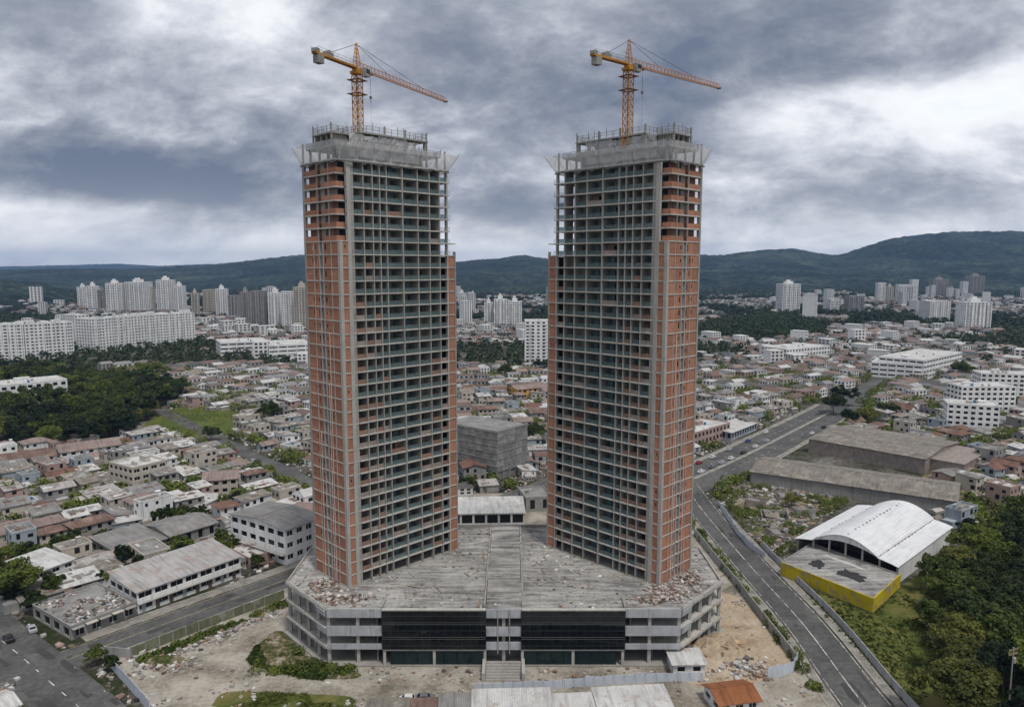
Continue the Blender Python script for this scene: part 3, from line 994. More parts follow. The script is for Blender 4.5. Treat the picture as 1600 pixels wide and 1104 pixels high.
def build_tower(origin, mirror, seed, label):
    rg = random.Random(seed)
    root = thing('unfinished_tower', label, 'tower', (origin[0], origin[1], POD_Z), 0.0, 'twin unfinished towers')
    # local x runs along the wide face, local y into the building; the right tower is the mirror image
    if mirror:
        root.scale = (-1.06, 1, 1)
        root.rotation_euler = (0, 0, -R(45.0))
    else:
        root.scale = (1, 1.1, 1)
        root.rotation_euler = (0, 0, R(45.0))
    # --- floor slabs
    m_low = MB().prism([(-.14, -.14), (3.82, -.14), (3.82, -.42), (31.0, -.42), (31.0, -.14), (33.86, -.14), (33.86, LW + .14), (-.14, LW + .14)], -.26, 0).mesh('floor_slab', MT['slab_edge'])
    up = MB()
    up.prism([(2.0, -.14), (3.82, -.14), (3.82, -.42), (31.0, -.42), (31.0, -.14), (LU + .14, -.14), (LU + .14, LW + .14), (-.14, LW + .14), (-.14, 1.0), (2.0, 1.0)], -.30, 0)
    m_up = up.mesh('floor_slab', MT['slab_edge'])
    for i in range(1, NF + 1):
        link('floor_slab', m_low if i <= BRICK_TOP else m_up, root, (0, 0, i * FH))
    MB().box(-.3, 34.0, -.3, LW + .3, 0.01, 0.16).build('plinth', MT['concrete'], root)
    # --- columns and piers
    cz = ZT - .02
    bt = BRICK_TOP * FH
    MB().box(-.19, .62, -.19, .62, .0, bt - .31).build('corner_column', MT['concrete_light'], root)
    MB().box(2.0, 2.95, -.22, .55, .0, cz).build('pier', MT['concrete_light'], root)
    MB().box(2.95, 3.8, -.10, .45, .0, cz).build('pier', MT['concrete'], root)
    for b in BAYS[1:-1]:
        wd = 0.14 if b not in (17.2,) else 0.18
        MB().box(b - wd, b + wd, -.34 if b != 17.2 else -.44, .42, .0, cz).build('column', MT['concrete'], root)
    MB().box(31.0, 31.42, -.17, .6, 0, cz).build('end_column', MT['concrete_light'], root)
    MB().box(33.5, 33.9, -.17, .45, 0, STRIP_TOP * FH + .9).build('end_column', MT['concrete'], root)
    MB().box(-.19, .5, LW - .55, LW + .16, 0, cz).build('corner_column', MT['concrete'], root)
    MB().box(-.17, .3, 6.25, 6.5, 0, bt).build('column', MT['concrete_light'], root)
    MB().box(-.17, .3, 7.75, 8.0, 0, bt).build('column', MT['concrete_light'], root)
    MB().box(.75, 1.0, 6.3, 7.95, 0, cz).build('shaft_wall', MT['concrete'], root)
    MB().box(-.16, .2, 3.12, 3.3, 0, bt).build('column', MT['concrete_light'], root)
    MB().box(-.16, .2, 10.02, 10.2, 0, bt).build('column', MT['concrete_light'], root)
    # white service pipes up the short face
    for w, top in ((4.35, 20), (5.05, 16), (8.9, 12)):
        MB().bar((-.3, w, 0), (-.3, w, top * FH), .05, 6).build('pipe', MT['white_wall'], root)
    # --- dark inside: core, party walls, rear wall
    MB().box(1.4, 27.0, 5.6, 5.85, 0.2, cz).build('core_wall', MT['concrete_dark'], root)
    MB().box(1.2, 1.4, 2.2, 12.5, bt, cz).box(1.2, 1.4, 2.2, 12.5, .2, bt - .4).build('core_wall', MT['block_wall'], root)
    for n, b in enumerate(BAYS[1:-1]):
        MB().box(b - .09, b + .09, .42, 5.55 if n < 7 else 3.0, FH, cz).build('party_wall', MT['concrete'], root)
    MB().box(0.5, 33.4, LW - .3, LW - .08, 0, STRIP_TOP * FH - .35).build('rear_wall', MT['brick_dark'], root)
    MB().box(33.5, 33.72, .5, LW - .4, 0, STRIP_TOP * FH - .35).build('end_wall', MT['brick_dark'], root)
    # --- brick infill of the short face (x = 0 plane): four panels per storey, some with windows
    t = FH - .30

    def wall_y(y0, y1, holes, key):
        """panel in the short face, built by turning an x-z panel"""
        me = panel_mesh(y0, y1, 0, t, -.02, .14, holes, 'brick_panel', MT['brick'])
        co = np.empty(len(me.vertices) * 3, np.float32)
        me.vertices.foreach_get('co', co)
        co = co.reshape(-1, 3)[:, [1, 0, 2]].copy()
        me.vertices.foreach_set('co', co.ravel())
        me.flip_normals()
        return me
    pa = [wall_y(.63, 3.11, [], 0)]
    pb = [wall_y(3.31, 6.24, [(5.35, 5.85, 1.1, 1.9)], 0), wall_y(3.31, 6.24, [(5.3, 5.9, .9, 2.2)], 0), wall_y(3.31, 6.24, [(5.4, 5.8, 1.2, 1.8), (3.9, 4.2, .9, 2.2)], 0)]
    pc = [wall_y(8.01, 10.01, [(8.35, 8.8, .6, 2.2)], 0), wall_y(8.01, 10.01, [(8.3, 8.8, 1.0, 2.0), (9.3, 9.6, .8, 2.1)], 0), wall_y(8.01, 10.01, [(9.2, 9.6, .9, 2.2)], 0)]
    pd = [wall_y(10.21, LW - .56, [], 0), wall_y(10.21, LW - .56, [(10.5, 10.9, 1.0, 2.0)], 0)]
    corner = panel_mesh(.63, 1.99, 0, t, -.02, .14, [], 'brick_panel', MT['brick'])
    corner2 = panel_mesh(.63, 1.99, 0, t, -.02, .14, [(1.2, 1.5, 1.2, 2.0)], 'brick_panel', MT['brick'])
    strip = panel_mesh(31.43, 33.49, 0, t, -.02, .14, [], 'brick_panel', MT['brick'])
    for i in range(BRICK_TOP):
        z = i * FH + .003
        for var in (pa, pb, pc, pd):
            link('brick_panel', rg.choice(var), root, (0, 0, z))
        link('brick_panel', corner2 if rg.random() < .15 else corner, root, (0, 0, z))
        if i < STRIP_TOP:
            link('brick_panel', strip, root, (0, 0, z))
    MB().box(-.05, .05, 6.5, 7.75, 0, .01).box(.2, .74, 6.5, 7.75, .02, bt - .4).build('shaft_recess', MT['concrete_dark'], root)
    # --- top storeys of the short face: brick parapets with open loggias
    m1 = MB().box(-.06, .10, 1.05, 6.3, 0, 1.12).mesh('brick_parapet', MT['brick'])
    m2 = MB().box(-.06, .10, 7.9, LW - .6, 0, 1.12).mesh('brick_parapet', MT['brick'])
    m3 = MB().box(.1, 2.1, 1.02, 1.16, 0, 1.12).mesh('brick_parapet', MT['brick'])
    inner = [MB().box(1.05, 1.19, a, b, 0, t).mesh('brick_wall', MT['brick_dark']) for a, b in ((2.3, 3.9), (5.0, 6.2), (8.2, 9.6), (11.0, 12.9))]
    for i in range(BRICK_TOP, NF):
        z = i * FH + .003
        link('brick_parapet', m1, root, (0, 0, z))
        link('brick_parapet', m2, root, (0, 0, z))
        link('brick_parapet', m3, root, (0, 0, z))
        for me in inner:
            if rg.random() < .85:
                link('brick_wall', me, root, (0, 0, z))
        MB().box(-.10, .2, 3.6, 3.85, i * FH, (i + 1) * FH - .3).build('column', MT['concrete'], root)
        MB().box(-.10, .2, 8.0, 8.25, i * FH, (i + 1) * FH - .3).build('column', MT['concrete'], root)
    # --- wide face: balconies bay by bay
    cache = {}

    def bal(kind, b):
        key = (kind, b)
        if key not in cache:
            x0, x1 = BAYS[b] + .13, BAYS[b + 1] - .13
            if b == 0:
                x0 = 3.82
            if kind == 'glass':
                mb = MB().box(x0, x1, .02, .05, .08, 1.0, 0).box(x0, x1, -.01, .08, 1.0, 1.06, 1)
                nn = max(1, round((x1 - x0) / 1.2))
                for q in range(nn + 1):
                    xx = x0 + (x1 - x0 - .05) * q / nn
                    mb.box(xx, xx + .05, -.005, .015, 0, 1.0, 1)
                cache[key] = mb.mesh('glass_balustrade', [MT['teal_glass'], MT['steel']])
            else:
                cache[key] = MB().box(x0, x1, -.04, .09, 0, 1.05).mesh('brick_parapet', MT['brick_dusty'] if kind == 'brick' else MT['block_wall'])
        return cache[key]

    def rear(kind, b, side):
        key = ('r' + kind, b, side)
        if key not in cache:
            x0, x1 = BAYS[b] + .1, BAYS[b + 1] - .1
            w = x1 - x0
            o0, o1 = (x0 + .12 * w, x0 + .58 * w) if side else (x0 + .42 * w, x0 + .9 * w)
            if kind == 'brick':
                cache[key] = panel_mesh(x0, x1, 0, t, 1.75, 1.9, [(o0, o1, .55, 2.15)], 'balcony_wall', MT['brick_dusty'])
            elif kind == 'block':
                cache[key] = panel_mesh(x0, x1, 0, t, 2.2, 2.35, [(o0, o1, .02, 2.3)], 'balcony_wall', MT['block_wall'])
            else:
                mb = MB().box(x0, x1, 1.9, 2.0, 2.3, t, 0).box(x0, x0 + .25, 1.9, 2.0, 0, 2.3, 0)
                gx = x0 + (.3 if side else .5) * w
                mb.box(gx, gx + .34 * w, 1.85, 1.89, .05, 2.28, 1)
                cache[key] = mb.mesh('balcony_door', [MT['concrete_dark'], MT['door_glass']])
        return cache[key]
    for i in range(1, NF):
        z = i * FH + .003
        low = 1.0 - i / NF
        for b in range(9):
            pb_ = [.85 if low > .3 else .05, .7 if low > .25 else .1, .7 * low, .05, .02, .02, .7 * (low - .3), .7 * low - .05, .65 * low - .05][b]
            r_ = rg.random()
            if r_ < pb_:
                k1 = 'brick' if rg.random() < (.6 if b < 3 else .35) else 'block'
            elif b >= 7 and low < .25 and rg.random() < .4:
                k1 = None
            else:
                k1 = 'glass'
            if k1:
                link('glass_balustrade' if k1 == 'glass' else 'brick_parapet', bal(k1, b), root, (0, 0, z))
            open_end = b == 8 and low < .22
            if not open_end and not (b == 7 and low < .22):
                rk = 'brick' if (k1 in ('brick', 'block') and rg.random() < .55 * (.4 + low)) else ('block' if b in (0, 1, 2, 6, 7, 8) and rg.random() < .6 else 'door')
                link('balcony_wall' if rk != 'door' else 'balcony_door', rear(rk, b, rg.random() < .6), root, (0, 0, z))
    # --- side balconies that stick out near the top
    for i in range(STRIP_TOP, NF):
        mb = MB().box(LU + .15, LU + 1.15, .3, 5.2, i * FH - .22, i * FH - .04)
        for q in range(6):
            mb.box(LU + 1.06, LU + 1.12, .3 + q * .96, .36 + q * .96, i * FH - .04, i * FH + 1.0)
        mb.box(LU + 1.06, LU + 1.12, .3, 5.2, i * FH + .95, i * FH + 1.02).box(LU + 1.06, LU + 1.12, .3, 5.2, i * FH + .5, i * FH + .55)
        mb.build('side_balcony', MT['concrete'], root)
    for i in range(BRICK_TOP - 2, NF):
        mb = MB().box(.4, 7.0, LW + .15, LW + 1.0, i * FH - .22, i * FH - .04)
        for q in range(7):
            mb.box(.4 + q * 1.08, .46 + q * 1.08, LW + .93, LW + .99, i * FH - .04, i * FH + 1.0)
        mb.box(.4, 7.0, LW + .93, LW + .99, i * FH + .95, i * FH + 1.02).box(.4, 7.0, LW + .93, LW + .99, i * FH + .5, i * FH + .55)
        mb.build('side_balcony', MT['concrete'], root)
    # --- crown: two smaller storeys behind catch nets
    z1, z2 = ZT + 3.3, ZT + 6.7
    for (x0, x1, y0, y1, za, zb) in ((1.2, 29.6, 1.2, 12.8, ZT, z1), (7.4, 26.2, 1.8, 12.4, z1, z2), (2.6, 6.4, 5.6, 12.4, z1, z2 - .03)):
        MB().box(x0 - .5, x1 + .5, y0 - .5, y1 + .5, zb - .35, zb).build('floor_slab', MT['concrete'], root)
        xs = np.linspace(x0, x1 - .4, 7)
        ys = np.linspace(y0, y1 - .4, 4)
        for x in xs:
            for y in (ys[0], ys[-1]):
                MB().box(x, x + .4, y, y + .4, za, zb - .35).build('column', MT['concrete'], root)
        for y in ys[1:-1]:
            for x in (xs[0], xs[-1]):
                MB().box(x, x + .4, y, y + .4, za, zb - .35).build('column', MT['concrete'], root)
        MB().box(x0 + 1.5, x1 - 1.5, y0 + 4.5, y0 + 4.8, za, zb - .36).build('core_wall', MT['concrete_dark'], root)
    # unfinished upper beams and shuttering
    mb = MB()
    for q in range(26):
        x, y = rg.uniform(8, 25), rg.uniform(3, 11.5)
        mb.obox((x, y, z2 + rg.uniform(.1, .4)), (rg.uniform(.3, 1.6), rg.uniform(.08, .4), rg.uniform(.06, .3)), rg.uniform(0, 3))
    tag(mb.build('formwork', MT['wood'], root), None, None, kind='stuff')
    MB().box(14, 26.4, 1.9, 2.1, z1 + .01, z1 + .9).build('edge_board', MT['concrete_light'], root)
    # posts with mesh railing round roof and ledges
    def railing(x0, x1, y0, y1, z, h, n, part='guard_rail'):
        mb = MB()
        for (a, b, c, d) in ((x0, y0, x1, y0), (x1, y0, x1, y1), (x1, y1, x0, y1), (x0, y1, x0, y0)):
            L = math.hypot(c - a, d - b)
            k_ = max(2, round(L / n))
            for q in range(k_):
                f = q / k_
                hh = h * rg.choice((1, 1, 1, 1.5))
                mb.bar((a + (c - a) * f, b + (d - b) * f, z), (a + (c - a) * f, b + (d - b) * f, z + hh), .06, 4)
            for zz in (z + h * .5, z + h * .97):
                mb.bar((a, b, zz), (c, d, zz), .035, 4)
        mb.build(part, MT['steel'], root)
        ms = MB()
        for (a, b, c, d) in ((x0, y0, x1, y0), (x1, y0, x1, y1), (x1, y1, x0, y1), (x0, y1, x0, y0)):
            ms.poly([(a, b, z), (c, d, z), (c, d, z + h * .95), (a, b, z + h * .95)])
        ms.build('railing_mesh', MT['net_thin'], root)
    railing(7.1, 26.5, 1.5, 12.7, z2, 1.5, 1.7)
    railing(2.3, 6.7, 5.3, 12.7, z2 - .03, 1.5, 1.7)
    railing(.7, 30.1, .7, 13.2, z1, 1.2, 2.2)
    for (x, y) in ((7.2, 1.6), (26.4, 1.6), (2.3, 12.6), (2.3, 5.4), (14, 1.6), (20, 1.6), (30.9, .2), (31.0, 13.0), (0, 13.4)):
        MB().box(x - .17, x + .17, y - .17, y + .17, ZT if x > 27 or x < 1 else z1, z2 + (1.9 if 1 < x < 27 else -2.2)).build('column', MT['concrete'], root)
    # flared catch net round the top slab; every length between brackets is its own sheet
    def net_sheet(p0, p1, out, rows=5, cols=5, reach=2.6, rise=3.7, m='net'):
        P = []
        for r_ in range(rows + 1):
            f = r_ / rows
            for c in range(cols + 1):
                g = c / cols
                o_ = reach * (f ** .8) if r_ else 0
                sag = -.35 * math.sin(math.pi * g) * (1 - f) + rg.uniform(-.14, .14)
                wob = rg.uniform(-.16, .16)
                P.append((p0[0] + (p1[0] - p0[0]) * g + out[0] * (o_ + wob), p0[1] + (p1[1] - p0[1]) * g + out[1] * (o_ + wob), -.5 + rise * f + sag))
        me = bpy.data.meshes.new('catch_net')
        Q = [(a * (cols + 1) + b, a * (cols + 1) + b + 1, (a + 1) * (cols + 1) + b + 1, (a + 1) * (cols + 1) + b) for a in range(rows) for b in range(cols)]
        me.from_pydata(P, [], Q)
        me.materials.append(MT[m])
        me.polygons.foreach_set('use_smooth', [True] * len(Q))
        link('catch_net', me, root, (0, 0, ZT))
        br = MB().bar((p0[0], p0[1], -.5), (p0[0] + out[0] * reach, p0[1] + out[1] * reach, rise - .4), .06, 4)
        br.bar((p0[0] + out[0] * .5, p0[1] + out[1] * .5, -.55), (p1[0] + out[0] * .5, p1[1] + out[1] * .5, -.55 + rg.uniform(-.1, .2)), .16, 5)
        br.build('net_bracket', MT['steel'], root, (0, 0, ZT))
    e = .1
    xs = np.linspace(-e, LU + e, 8)
    ys = np.linspace(-e, LW + e, 4)
    for a, b in zip(xs[:-1], xs[1:]):
        net_sheet((a, -e), (b, -e), (0, -1), reach=1.3, rise=4.3)
        net_sheet((a, LW + e), (b, LW + e), (0, 1), reach=4.0, rise=4.7, m='net_dense')
    for a, b in zip(ys[:-1], ys[1:]):
        net_sheet((-e, a), (-e, b), (-1, 0), reach=1.3, rise=4.3)
        net_sheet((LU + e, a), (LU + e, b), (1, 0), reach=4.0, rise=4.7, m='net_dense')
    for (cx_, cy_, o1, r1_, o2, r2_) in ((-e, -e, (-1, 0), 1.25, (0, -1), 1.25), (LU + e, -e, (0, -1), 1.25, (1, 0), 3.8), (LU + e, LW + e, (1, 0), 3.8, (0, 1), 3.8), (-e, LW + e, (0, 1), 3.8, (-1, 0), 1.25)):
        P = [(cx_, cy_, -.5), (cx_ + o1[0] * r1_, cy_ + o1[1] * r1_, 3.5), (cx_ + (o1[0] * r1_ + o2[0] * r2_) * .8, cy_ + (o1[1] * r1_ + o2[1] * r2_) * .8, 3.6), (cx_ + o2[0] * r2_, cy_ + o2[1] * r2_, 3.5)]
        me = bpy.data.meshes.new('catch_net')
        me.from_pydata(P, [], [(0, 1, 2), (0, 2, 3)])
        me.materials.append(MT['net'])
        link('catch_net', me, root, (0, 0, ZT))
    # hanging nets on the upper storeys of the wide face
    for q, (a, b) in enumerate(((4.2, 8.2), (8.2, 12.1), (12.1, 16.0), (16.0, 20.0), (20.2, 23.8))):
        zt_ = z2 - .4 - rg.uniform(0, .5)
        n_ = 6
        P, Q = [], []
        for r_ in range(n_ + 1):
            for c in range(n_ + 1):
                P.append((a + (b - a) * c / n_, 1.55 + rg.uniform(-.15, .1), ZT + 1.0 + (zt_ - ZT - 1.0) * r_ / n_ + rg.uniform(-.1, .1)))
        Q = [(i * (n_ + 1) + j, i * (n_ + 1) + j + 1, (i + 1) * (n_ + 1) + j + 1, (i + 1) * (n_ + 1) + j) for i in range(n_) for j in range(n_)]
        me = bpy.data.meshes.new('dust_net')
        me.from_pydata(P, [], Q)
        me.materials.append(MT['net_dense' if q in (1, 3) else 'net'])
        link('dust_net', me, root)
    return root


MT['net_thin'] = net_mat('net_thin', 0.22, (0.35, 0.35, 0.36))
TL = (-38.5, 166.2)
TR = (34.9, 167.2)
tower_l = build_tower(TL, False, 3, 'left unfinished concrete and brick tower with crane on top')
tower_r = build_tower(TR, True, 8, 'right unfinished concrete and brick tower, brick face on its right')


# ================================================================== TOWER CRANES
def lattice(mb, p0, p1, wx, wz, n, r, up=Vector((0, 0, 1)), tri=False, taper=1.0):
    """square or triangular truss from p0 to p1"""
    p0, p1 = Vector(p0), Vector(p1)
    ax = (p1 - p0).normalized()
    side = ax.cross(up)
    side.normalize()
    u2 = side.cross(ax)
    if tri:
        cs = [(-wx / 2, 0), (wx / 2, 0), (0, wz)]
    else:
        cs = [(-wx / 2, -wz / 2), (wx / 2, -wz / 2), (wx / 2, wz / 2), (-wx / 2, wz / 2)]

    def pt(i, f):
        s = 1 + (taper - 1) * f
        return p0.lerp(p1, f) + side * cs[i][0] * s + u2 * cs[i][1] * s
    m = len(cs)
    for i in range(m):
        mb.bar(pt(i, 0), pt(i, 1), r * 1.35, 4)
    for q in range(n):
        f0, f1 = q / n, (q + 1) / n
        for i in range(m):
            j = (i + 1) % m
            mb.bar(pt(i, f0), pt(j, f1) if q % 2 else pt(j, f1), r * .8, 3)
            if not tri:
                mb.bar(pt(j, f0), pt(i, f1), r * .8, 3)
            mb.bar(pt(i, f1), pt(j, f1), r * .8, 3)


def build_crane(px, depth_y, turn_py, apex_py, tip, tail, hook_px, label):
    t, s = D(px, turn_py)
    bx_, by_ = t * depth_y, depth_y
    zt = CAM_H + s * depth_y
    base = POD_Z + ZT + 3.0
    # jib direction from where its tip lies at the same level
    def at(pxx, pyy):
        tt, ss = D(pxx, pyy)
        yy = (zt - CAM_H) / ss
        return Vector((tt * yy, yy))
    o2 = Vector((bx_, by_))
    jt = at(*tip)
    d = (jt - o2)
    Lj = d.length
    d.normalize()
    Lc = max(10.0, min(15.0, (at(*tail) - o2).length))
    ang = math.atan2(d.y, d.x)
    root = thing('tower_crane', label, 'crane', (bx_, by_, base), ang, 'tower cranes on the towers')
    H = zt - base
    mb = MB()
    lattice(mb, (0, 0, 0), (0, 0, H - 1.6), 1.7, 1.7, 11, .085, Vector((0, 1, 0)))
    mb.build('mast', MT['crane_yellow'], root)
    for zf in (H - 3.1, H - 6.2):
        pl = MB().box(-1.7, 1.7, -1.7, -1.0, zf, zf + .12).box(-1.7, 1.7, 1.0, 1.7, zf, zf + .12).box(-1.7, -1.0, -.98, .98, zf, zf + .12).box(1.0, 1.7, -.98, .98, zf, zf + .12)
        pl.build('platform', MT['rust'], root)
    MB().box(-1.15, 1.15, -1.15, 1.15, H - 1.7, H - 1.1).bar((0, 0, H - 1.1), (0, 0, H - .5), 1.1, 12).build('slewing_ring', MT['crane_yellow'], root)
    cab = MB().box(.3, 1.9, -2.3, -1.1, H - 2.2, H - .3)
    cab_o = cab.build('cab', MT['crane_grey'], root)
    MB().box(.5, 1.93, -2.33, -2.3, H - 1.5, H - .6).box(1.9, 1.94, -2.2, -1.2, H - 1.6, H - .6).build('cab_window', MT['window_dark'], cab_o)
    ta, sa = D(px, apex_py)
    Ha = CAM_H + sa * depth_y - base
    hd = MB()
    for sx, sy in ((-.75, -.75), (.75, -.75), (.75, .75), (-.75, .75)):
        hd.bar((sx, sy, H - .5), (sx * .2, sy * .2, Ha), .09, 4)
    for q in range(5):
        f = (q + 1) / 6
        k_ = .75 * (1 - .8 * f)
        zz = H - .5 + (Ha - H + .5) * f
        for (a, b) in (((-k_, -k_), (k_, -k_)), ((k_, -k_), (k_, k_)), ((k_, k_), (-k_, k_)), ((-k_, k_), (-k_, -k_))):
            hd.bar((*a, zz), (*b, zz - .7), .05, 3)
            hd.bar((*a, zz), (*b, zz), .05, 3)
    hd.bar((-.3, 0, Ha), (.3, 0, Ha + .35), .18, 6)
    hd.build('tower_head', MT['crane_yellow'], root)
    jb = MB()
    lattice(jb, (.8, 0, H - .3), (Lj, 0, H - .3), 1.35, 1.45, 26, .075, Vector((0, 0, 1)), tri=True, taper=.75)
    jib = jb.build('jib', MT['crane_red'], root)
    MB().box(Lj - .1, Lj + .5, -.5, .5, H - .5, H - .1).build('jib_end', MT['steel'], jib)
    cj = MB().box(-Lc, -.6, -.75, -.5, H - .55, H - .15).box(-Lc, -.6, .5, .75, H - .55, H - .15).box(-Lc, -.6, -.49, .49, H - .42, H - .34)
    for q in range(9):
        x = -1.2 - q * (Lc - 1.4) / 8
        cj.box(x - .07, x + .07, -.5, .5, H - .33, H - .2)
    cjo = cj.build('counter_jib', MT['crane_yellow'], root)
    rl = MB()
    for sy in (-.85, .85):
        for q in range(11):
            x = -.8 - q * (Lc - .9) / 10
            rl.bar((x, sy, H - .2), (x, sy, H + .9), .04, 3)
        rl.bar((-.8, sy, H + .88), (-Lc, sy, H + .88), .035, 3)
        rl.bar((-.8, sy, H + .35), (-Lc, sy, H + .35), .03, 3)
    rl.build('handrail', MT['crane_grey'], cjo)
    MB().box(-Lc + 3.4, -Lc + 5.6, -.6, .6, H - .14, H + .75).bar((-Lc + 4.5, -.5, H + .75), (-Lc + 4.5, .5, H + .75), .45, 8).build('winch', MT['crane_grey'], cjo)
    MB().box(-Lc - .1, -Lc + 1.0, -.7, .7, H - .14, H + .6).build('equipment_box', MT['crane_grey'], cjo)
    for q in range(3):
        MB().box(-Lc + .5 + q * .6, -Lc + 1.07 + q * .6, -.8, .8, H - 2.3, H - .57).build('counterweight', MT['counterweight'], root)
    for (xe, ze) in ((-Lc + 3, H - .1), (Lj * .32, H + .85), (Lj * .72, H + .75)):
        MB().bar((0, 0, Ha + .1), (xe, 0, ze), .055, 4).build('tie_rod', MT['cable'], root)
    hx = hook_px
    MB().box(hx - .7, hx + .7, -.5, .5, H - .75, H - .45).build('trolley', MT['crane_red'], root)
    rp = MB()
    for sx, sy in ((-.25, -.2), (.25, .2)):
        rp.bar((hx + sx, sy, H - .75), (hx + sx * .6, sy, H - 5.6), .025, 3)
    rp.build('hoist_rope', MT['cable'], root)
    MB().box(hx - .28, hx + .28, -.18, .18, H - 6.2, H - 5.6).bar((hx, 0, H - 6.2), (hx, 0, H - 6.7), .07, 5).bar((hx, 0, H - 6.7), (hx + .25, 0, H - 6.9), .07, 5).build('hook_block', MT['steel'], root)
    MB().bar((hx, 0, H - 6.9), (hx + .05, 0, H - 15.0), .02, 3).build('load_line', MT['cable'], root)
    return root


build_crane(557.5, 176.5, 104.5, 70, (696, 157), (492, 79), 5.0, 'yellow tower crane with lattice jib on the left tower')
build_crane(982.5, 178.0, 98.5, 64, (1123, 136), (927, 83), 5.0, 'yellow tower crane with lattice jib on the right tower')


# ================================================================== PODIUM
XC = -1.85


def build_podium():
    root = thing('podium', 'wide unfinished concrete podium with black glass bays under both towers', 'building', (XC, 155.0, 0))
    rg = random.Random(21)
    out = [(-39.5, 0), (39.5, 0), (52.6, 14.5), (52.0, 36), (30, 52), (-30, 52), (-52.0, 36), (-52.6, 14.5)]

    def inset(k_):
        return [(x * (1 - k_ / 52), 26 + (y - 26) * (1 - k_ / 26)) for x, y in out]
    # roof deck and floors
    MB().prism(out, 12.45, POD_Z - .002).build('roof_slab', MT['deck'], root)
    for z in (4.35, 8.7):
        MB().prism(out, z - .42, z).build('floor_slab', MT['slab_edge'], root)
    MB().prism([(x * 1.012, 26 + (y - 26) * 1.03) for x, y in out], 0.012, .35).build('base_slab', MT['concrete'], root)
    # outline columns, three storeys each
    def edge_pts(a, b, step):
        L = math.hypot(b[0] - a[0], b[1] - a[1])
        n = max(1, round(L / step))
        return [(a[0] + (b[0] - a[0]) * q / n, a[1] + (b[1] - a[1]) * q / n) for q in range(n + 1)]
    ins = inset(.7)
    cols = []
    for a, b, st in ((0, 1, 6.6), (1, 2, 4.9), (2, 3, 5.4), (6, 7, 5.4), (7, 0, 4.9), (3, 4, 6.8), (5, 6, 6.8)):
        cols += edge_pts(ins[a], ins[b], st)
    seen = []
    for (x, y) in cols:
        if any(math.hypot(x - p[0], y - p[1]) < 1.0 for p in seen):
            continue
        seen.append((x, y))
        if abs(y - ins[0][1]) < .2 and 4.5 < abs(x) < 26:
            continue
        MB().box(x - .36, x + .36, y - .36, y + .36, .35, 12.44).build('column', MT['concrete_light'], root)
    # second row of columns inside and a block wall well back
    for x in np.arange(-44, 45, 6.6):
        for z0, z1 in ((.36, 3.92), (4.36, 8.27), (8.71, 12.44)):
            MB().box(x - .3, x + .3, 7.5, 8.1, z0, z1).build('inner_column', MT['concrete'], root)
    MB().box(-40, 40, 13.0, 13.3, .36, 3.9).box(-40, 40, 13.0, 13.3, 4.37, 8.26).box(-40, 40, 13.0, 13.3, 8.72, 12.43).build('back_wall', MT['block_wall'], root)
    for s in (-1, 1):
        for (x, y0) in ((28.2, .8), (33.5, 2.0)):
            for z0, z1 in ((.36, 3.9), (4.37, 8.26), (8.72, 12.43)):
                if rg.random() < .7:
                    MB().box(s * x - .1, s * x + .1, y0, 12.9, z0, z1).build('partition', MT['block_wall'], root)
    # parapet bands in front of the open wings and over the middle
    for s in (-1, 1):
        x0, x1 = sorted((s * 27.0, s * 39.3))
        for (za, zb) in ((11.25, 13.25), (7.0, 9.3), (3.85, 5.15)):
            mid = (x0 + x1) / 2
            for a, b in ((x0, mid - .01), (mid + .01, x1)):
                MB().box(a, b, -.22, -.02, za, zb).build('parapet_panel', MT['parapet'], root)
        # chamfer side edge bands, thinner and chipped
        a, b = (39.5 * s, 0), (52.6 * s, 14.5)
        for (zc, hh) in ((12.85, .38), (8.62, .26), (4.25, .26)):
            for q in range(4):
                f0, f1 = q / 4 + .006, (q + 1) / 4 - .006
                p0 = (a[0] + (b[0] - a[0]) * f0, a[1] + (b[1] - a[1]) * f0)
                p1 = (a[0] + (b[0] - a[0]) * f1, a[1] + (b[1] - a[1]) * f1)
                L = math.hypot(p1[0] - p0[0], p1[1] - p0[1])
                MB().obox(((p0[0] + p1[0]) / 2 + s * .1, (p0[1] + p1[1]) / 2 - .1, zc), (L / 2, .12, hh + rg.uniform(-.1, .12)),
                          math.atan2(p1[1] - p0[1], p1[0] - p0[0])).build('edge_beam', MT['concrete_light'], root)
        # torn render at the bend of the wing
        for (za, zb) in ((11.3, 13.0), (7.2, 9.2)):
            MB().obox((s * 40.9, 1.2, (za + zb) / 2), (2.0, .1, (zb - za) / 2 - .25), s * R(48), (R(4), 0)).build('parapet_panel', MT['parapet'], root)
    for (za, zb) in ((11.2, 13.28), (7.0, 9.1), (3.8, 5.6)):
        MB().box(-3.85, 3.85, -.35, -.1, za, zb).build('parapet_panel', MT['parapet'], root)
    for x in (-1.3, 1.3):
        MB().box(x - .1, x + .1, -.6, -.36, 3.0, 13.2).build('mullion', MT['concrete'], root)
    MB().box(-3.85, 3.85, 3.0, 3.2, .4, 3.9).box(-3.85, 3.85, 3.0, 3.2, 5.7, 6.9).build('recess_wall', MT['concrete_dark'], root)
    # curtain walls: individual dark panes held by thin mullions
    for s in (-1, 1):
        x0, x1 = (3.95, 26.85)
        ncol, zs = 13, [4.15, 5.0, 6.55, 7.0, 8.5, 9.95, 10.4, 11.9, 13.1]
        w = (x1 - x0) / ncol
        frame = MB()
        for zc in zs:
            bright = .05 if zc in (7.0, 6.55, 10.4, 9.95) else .03
            frame.box(min(s * x0, s * x1), max(s * x0, s * x1), -.82, -.74, zc - bright, zc + bright)
        for q in range(ncol + 1):
            xx = s * (x0 + q * w)
            frame.box(xx - .018, xx + .018, -.79, -.73, 4.1, 13.14)
        frame.build('curtain_wall_frame', MT['mullion'], root)
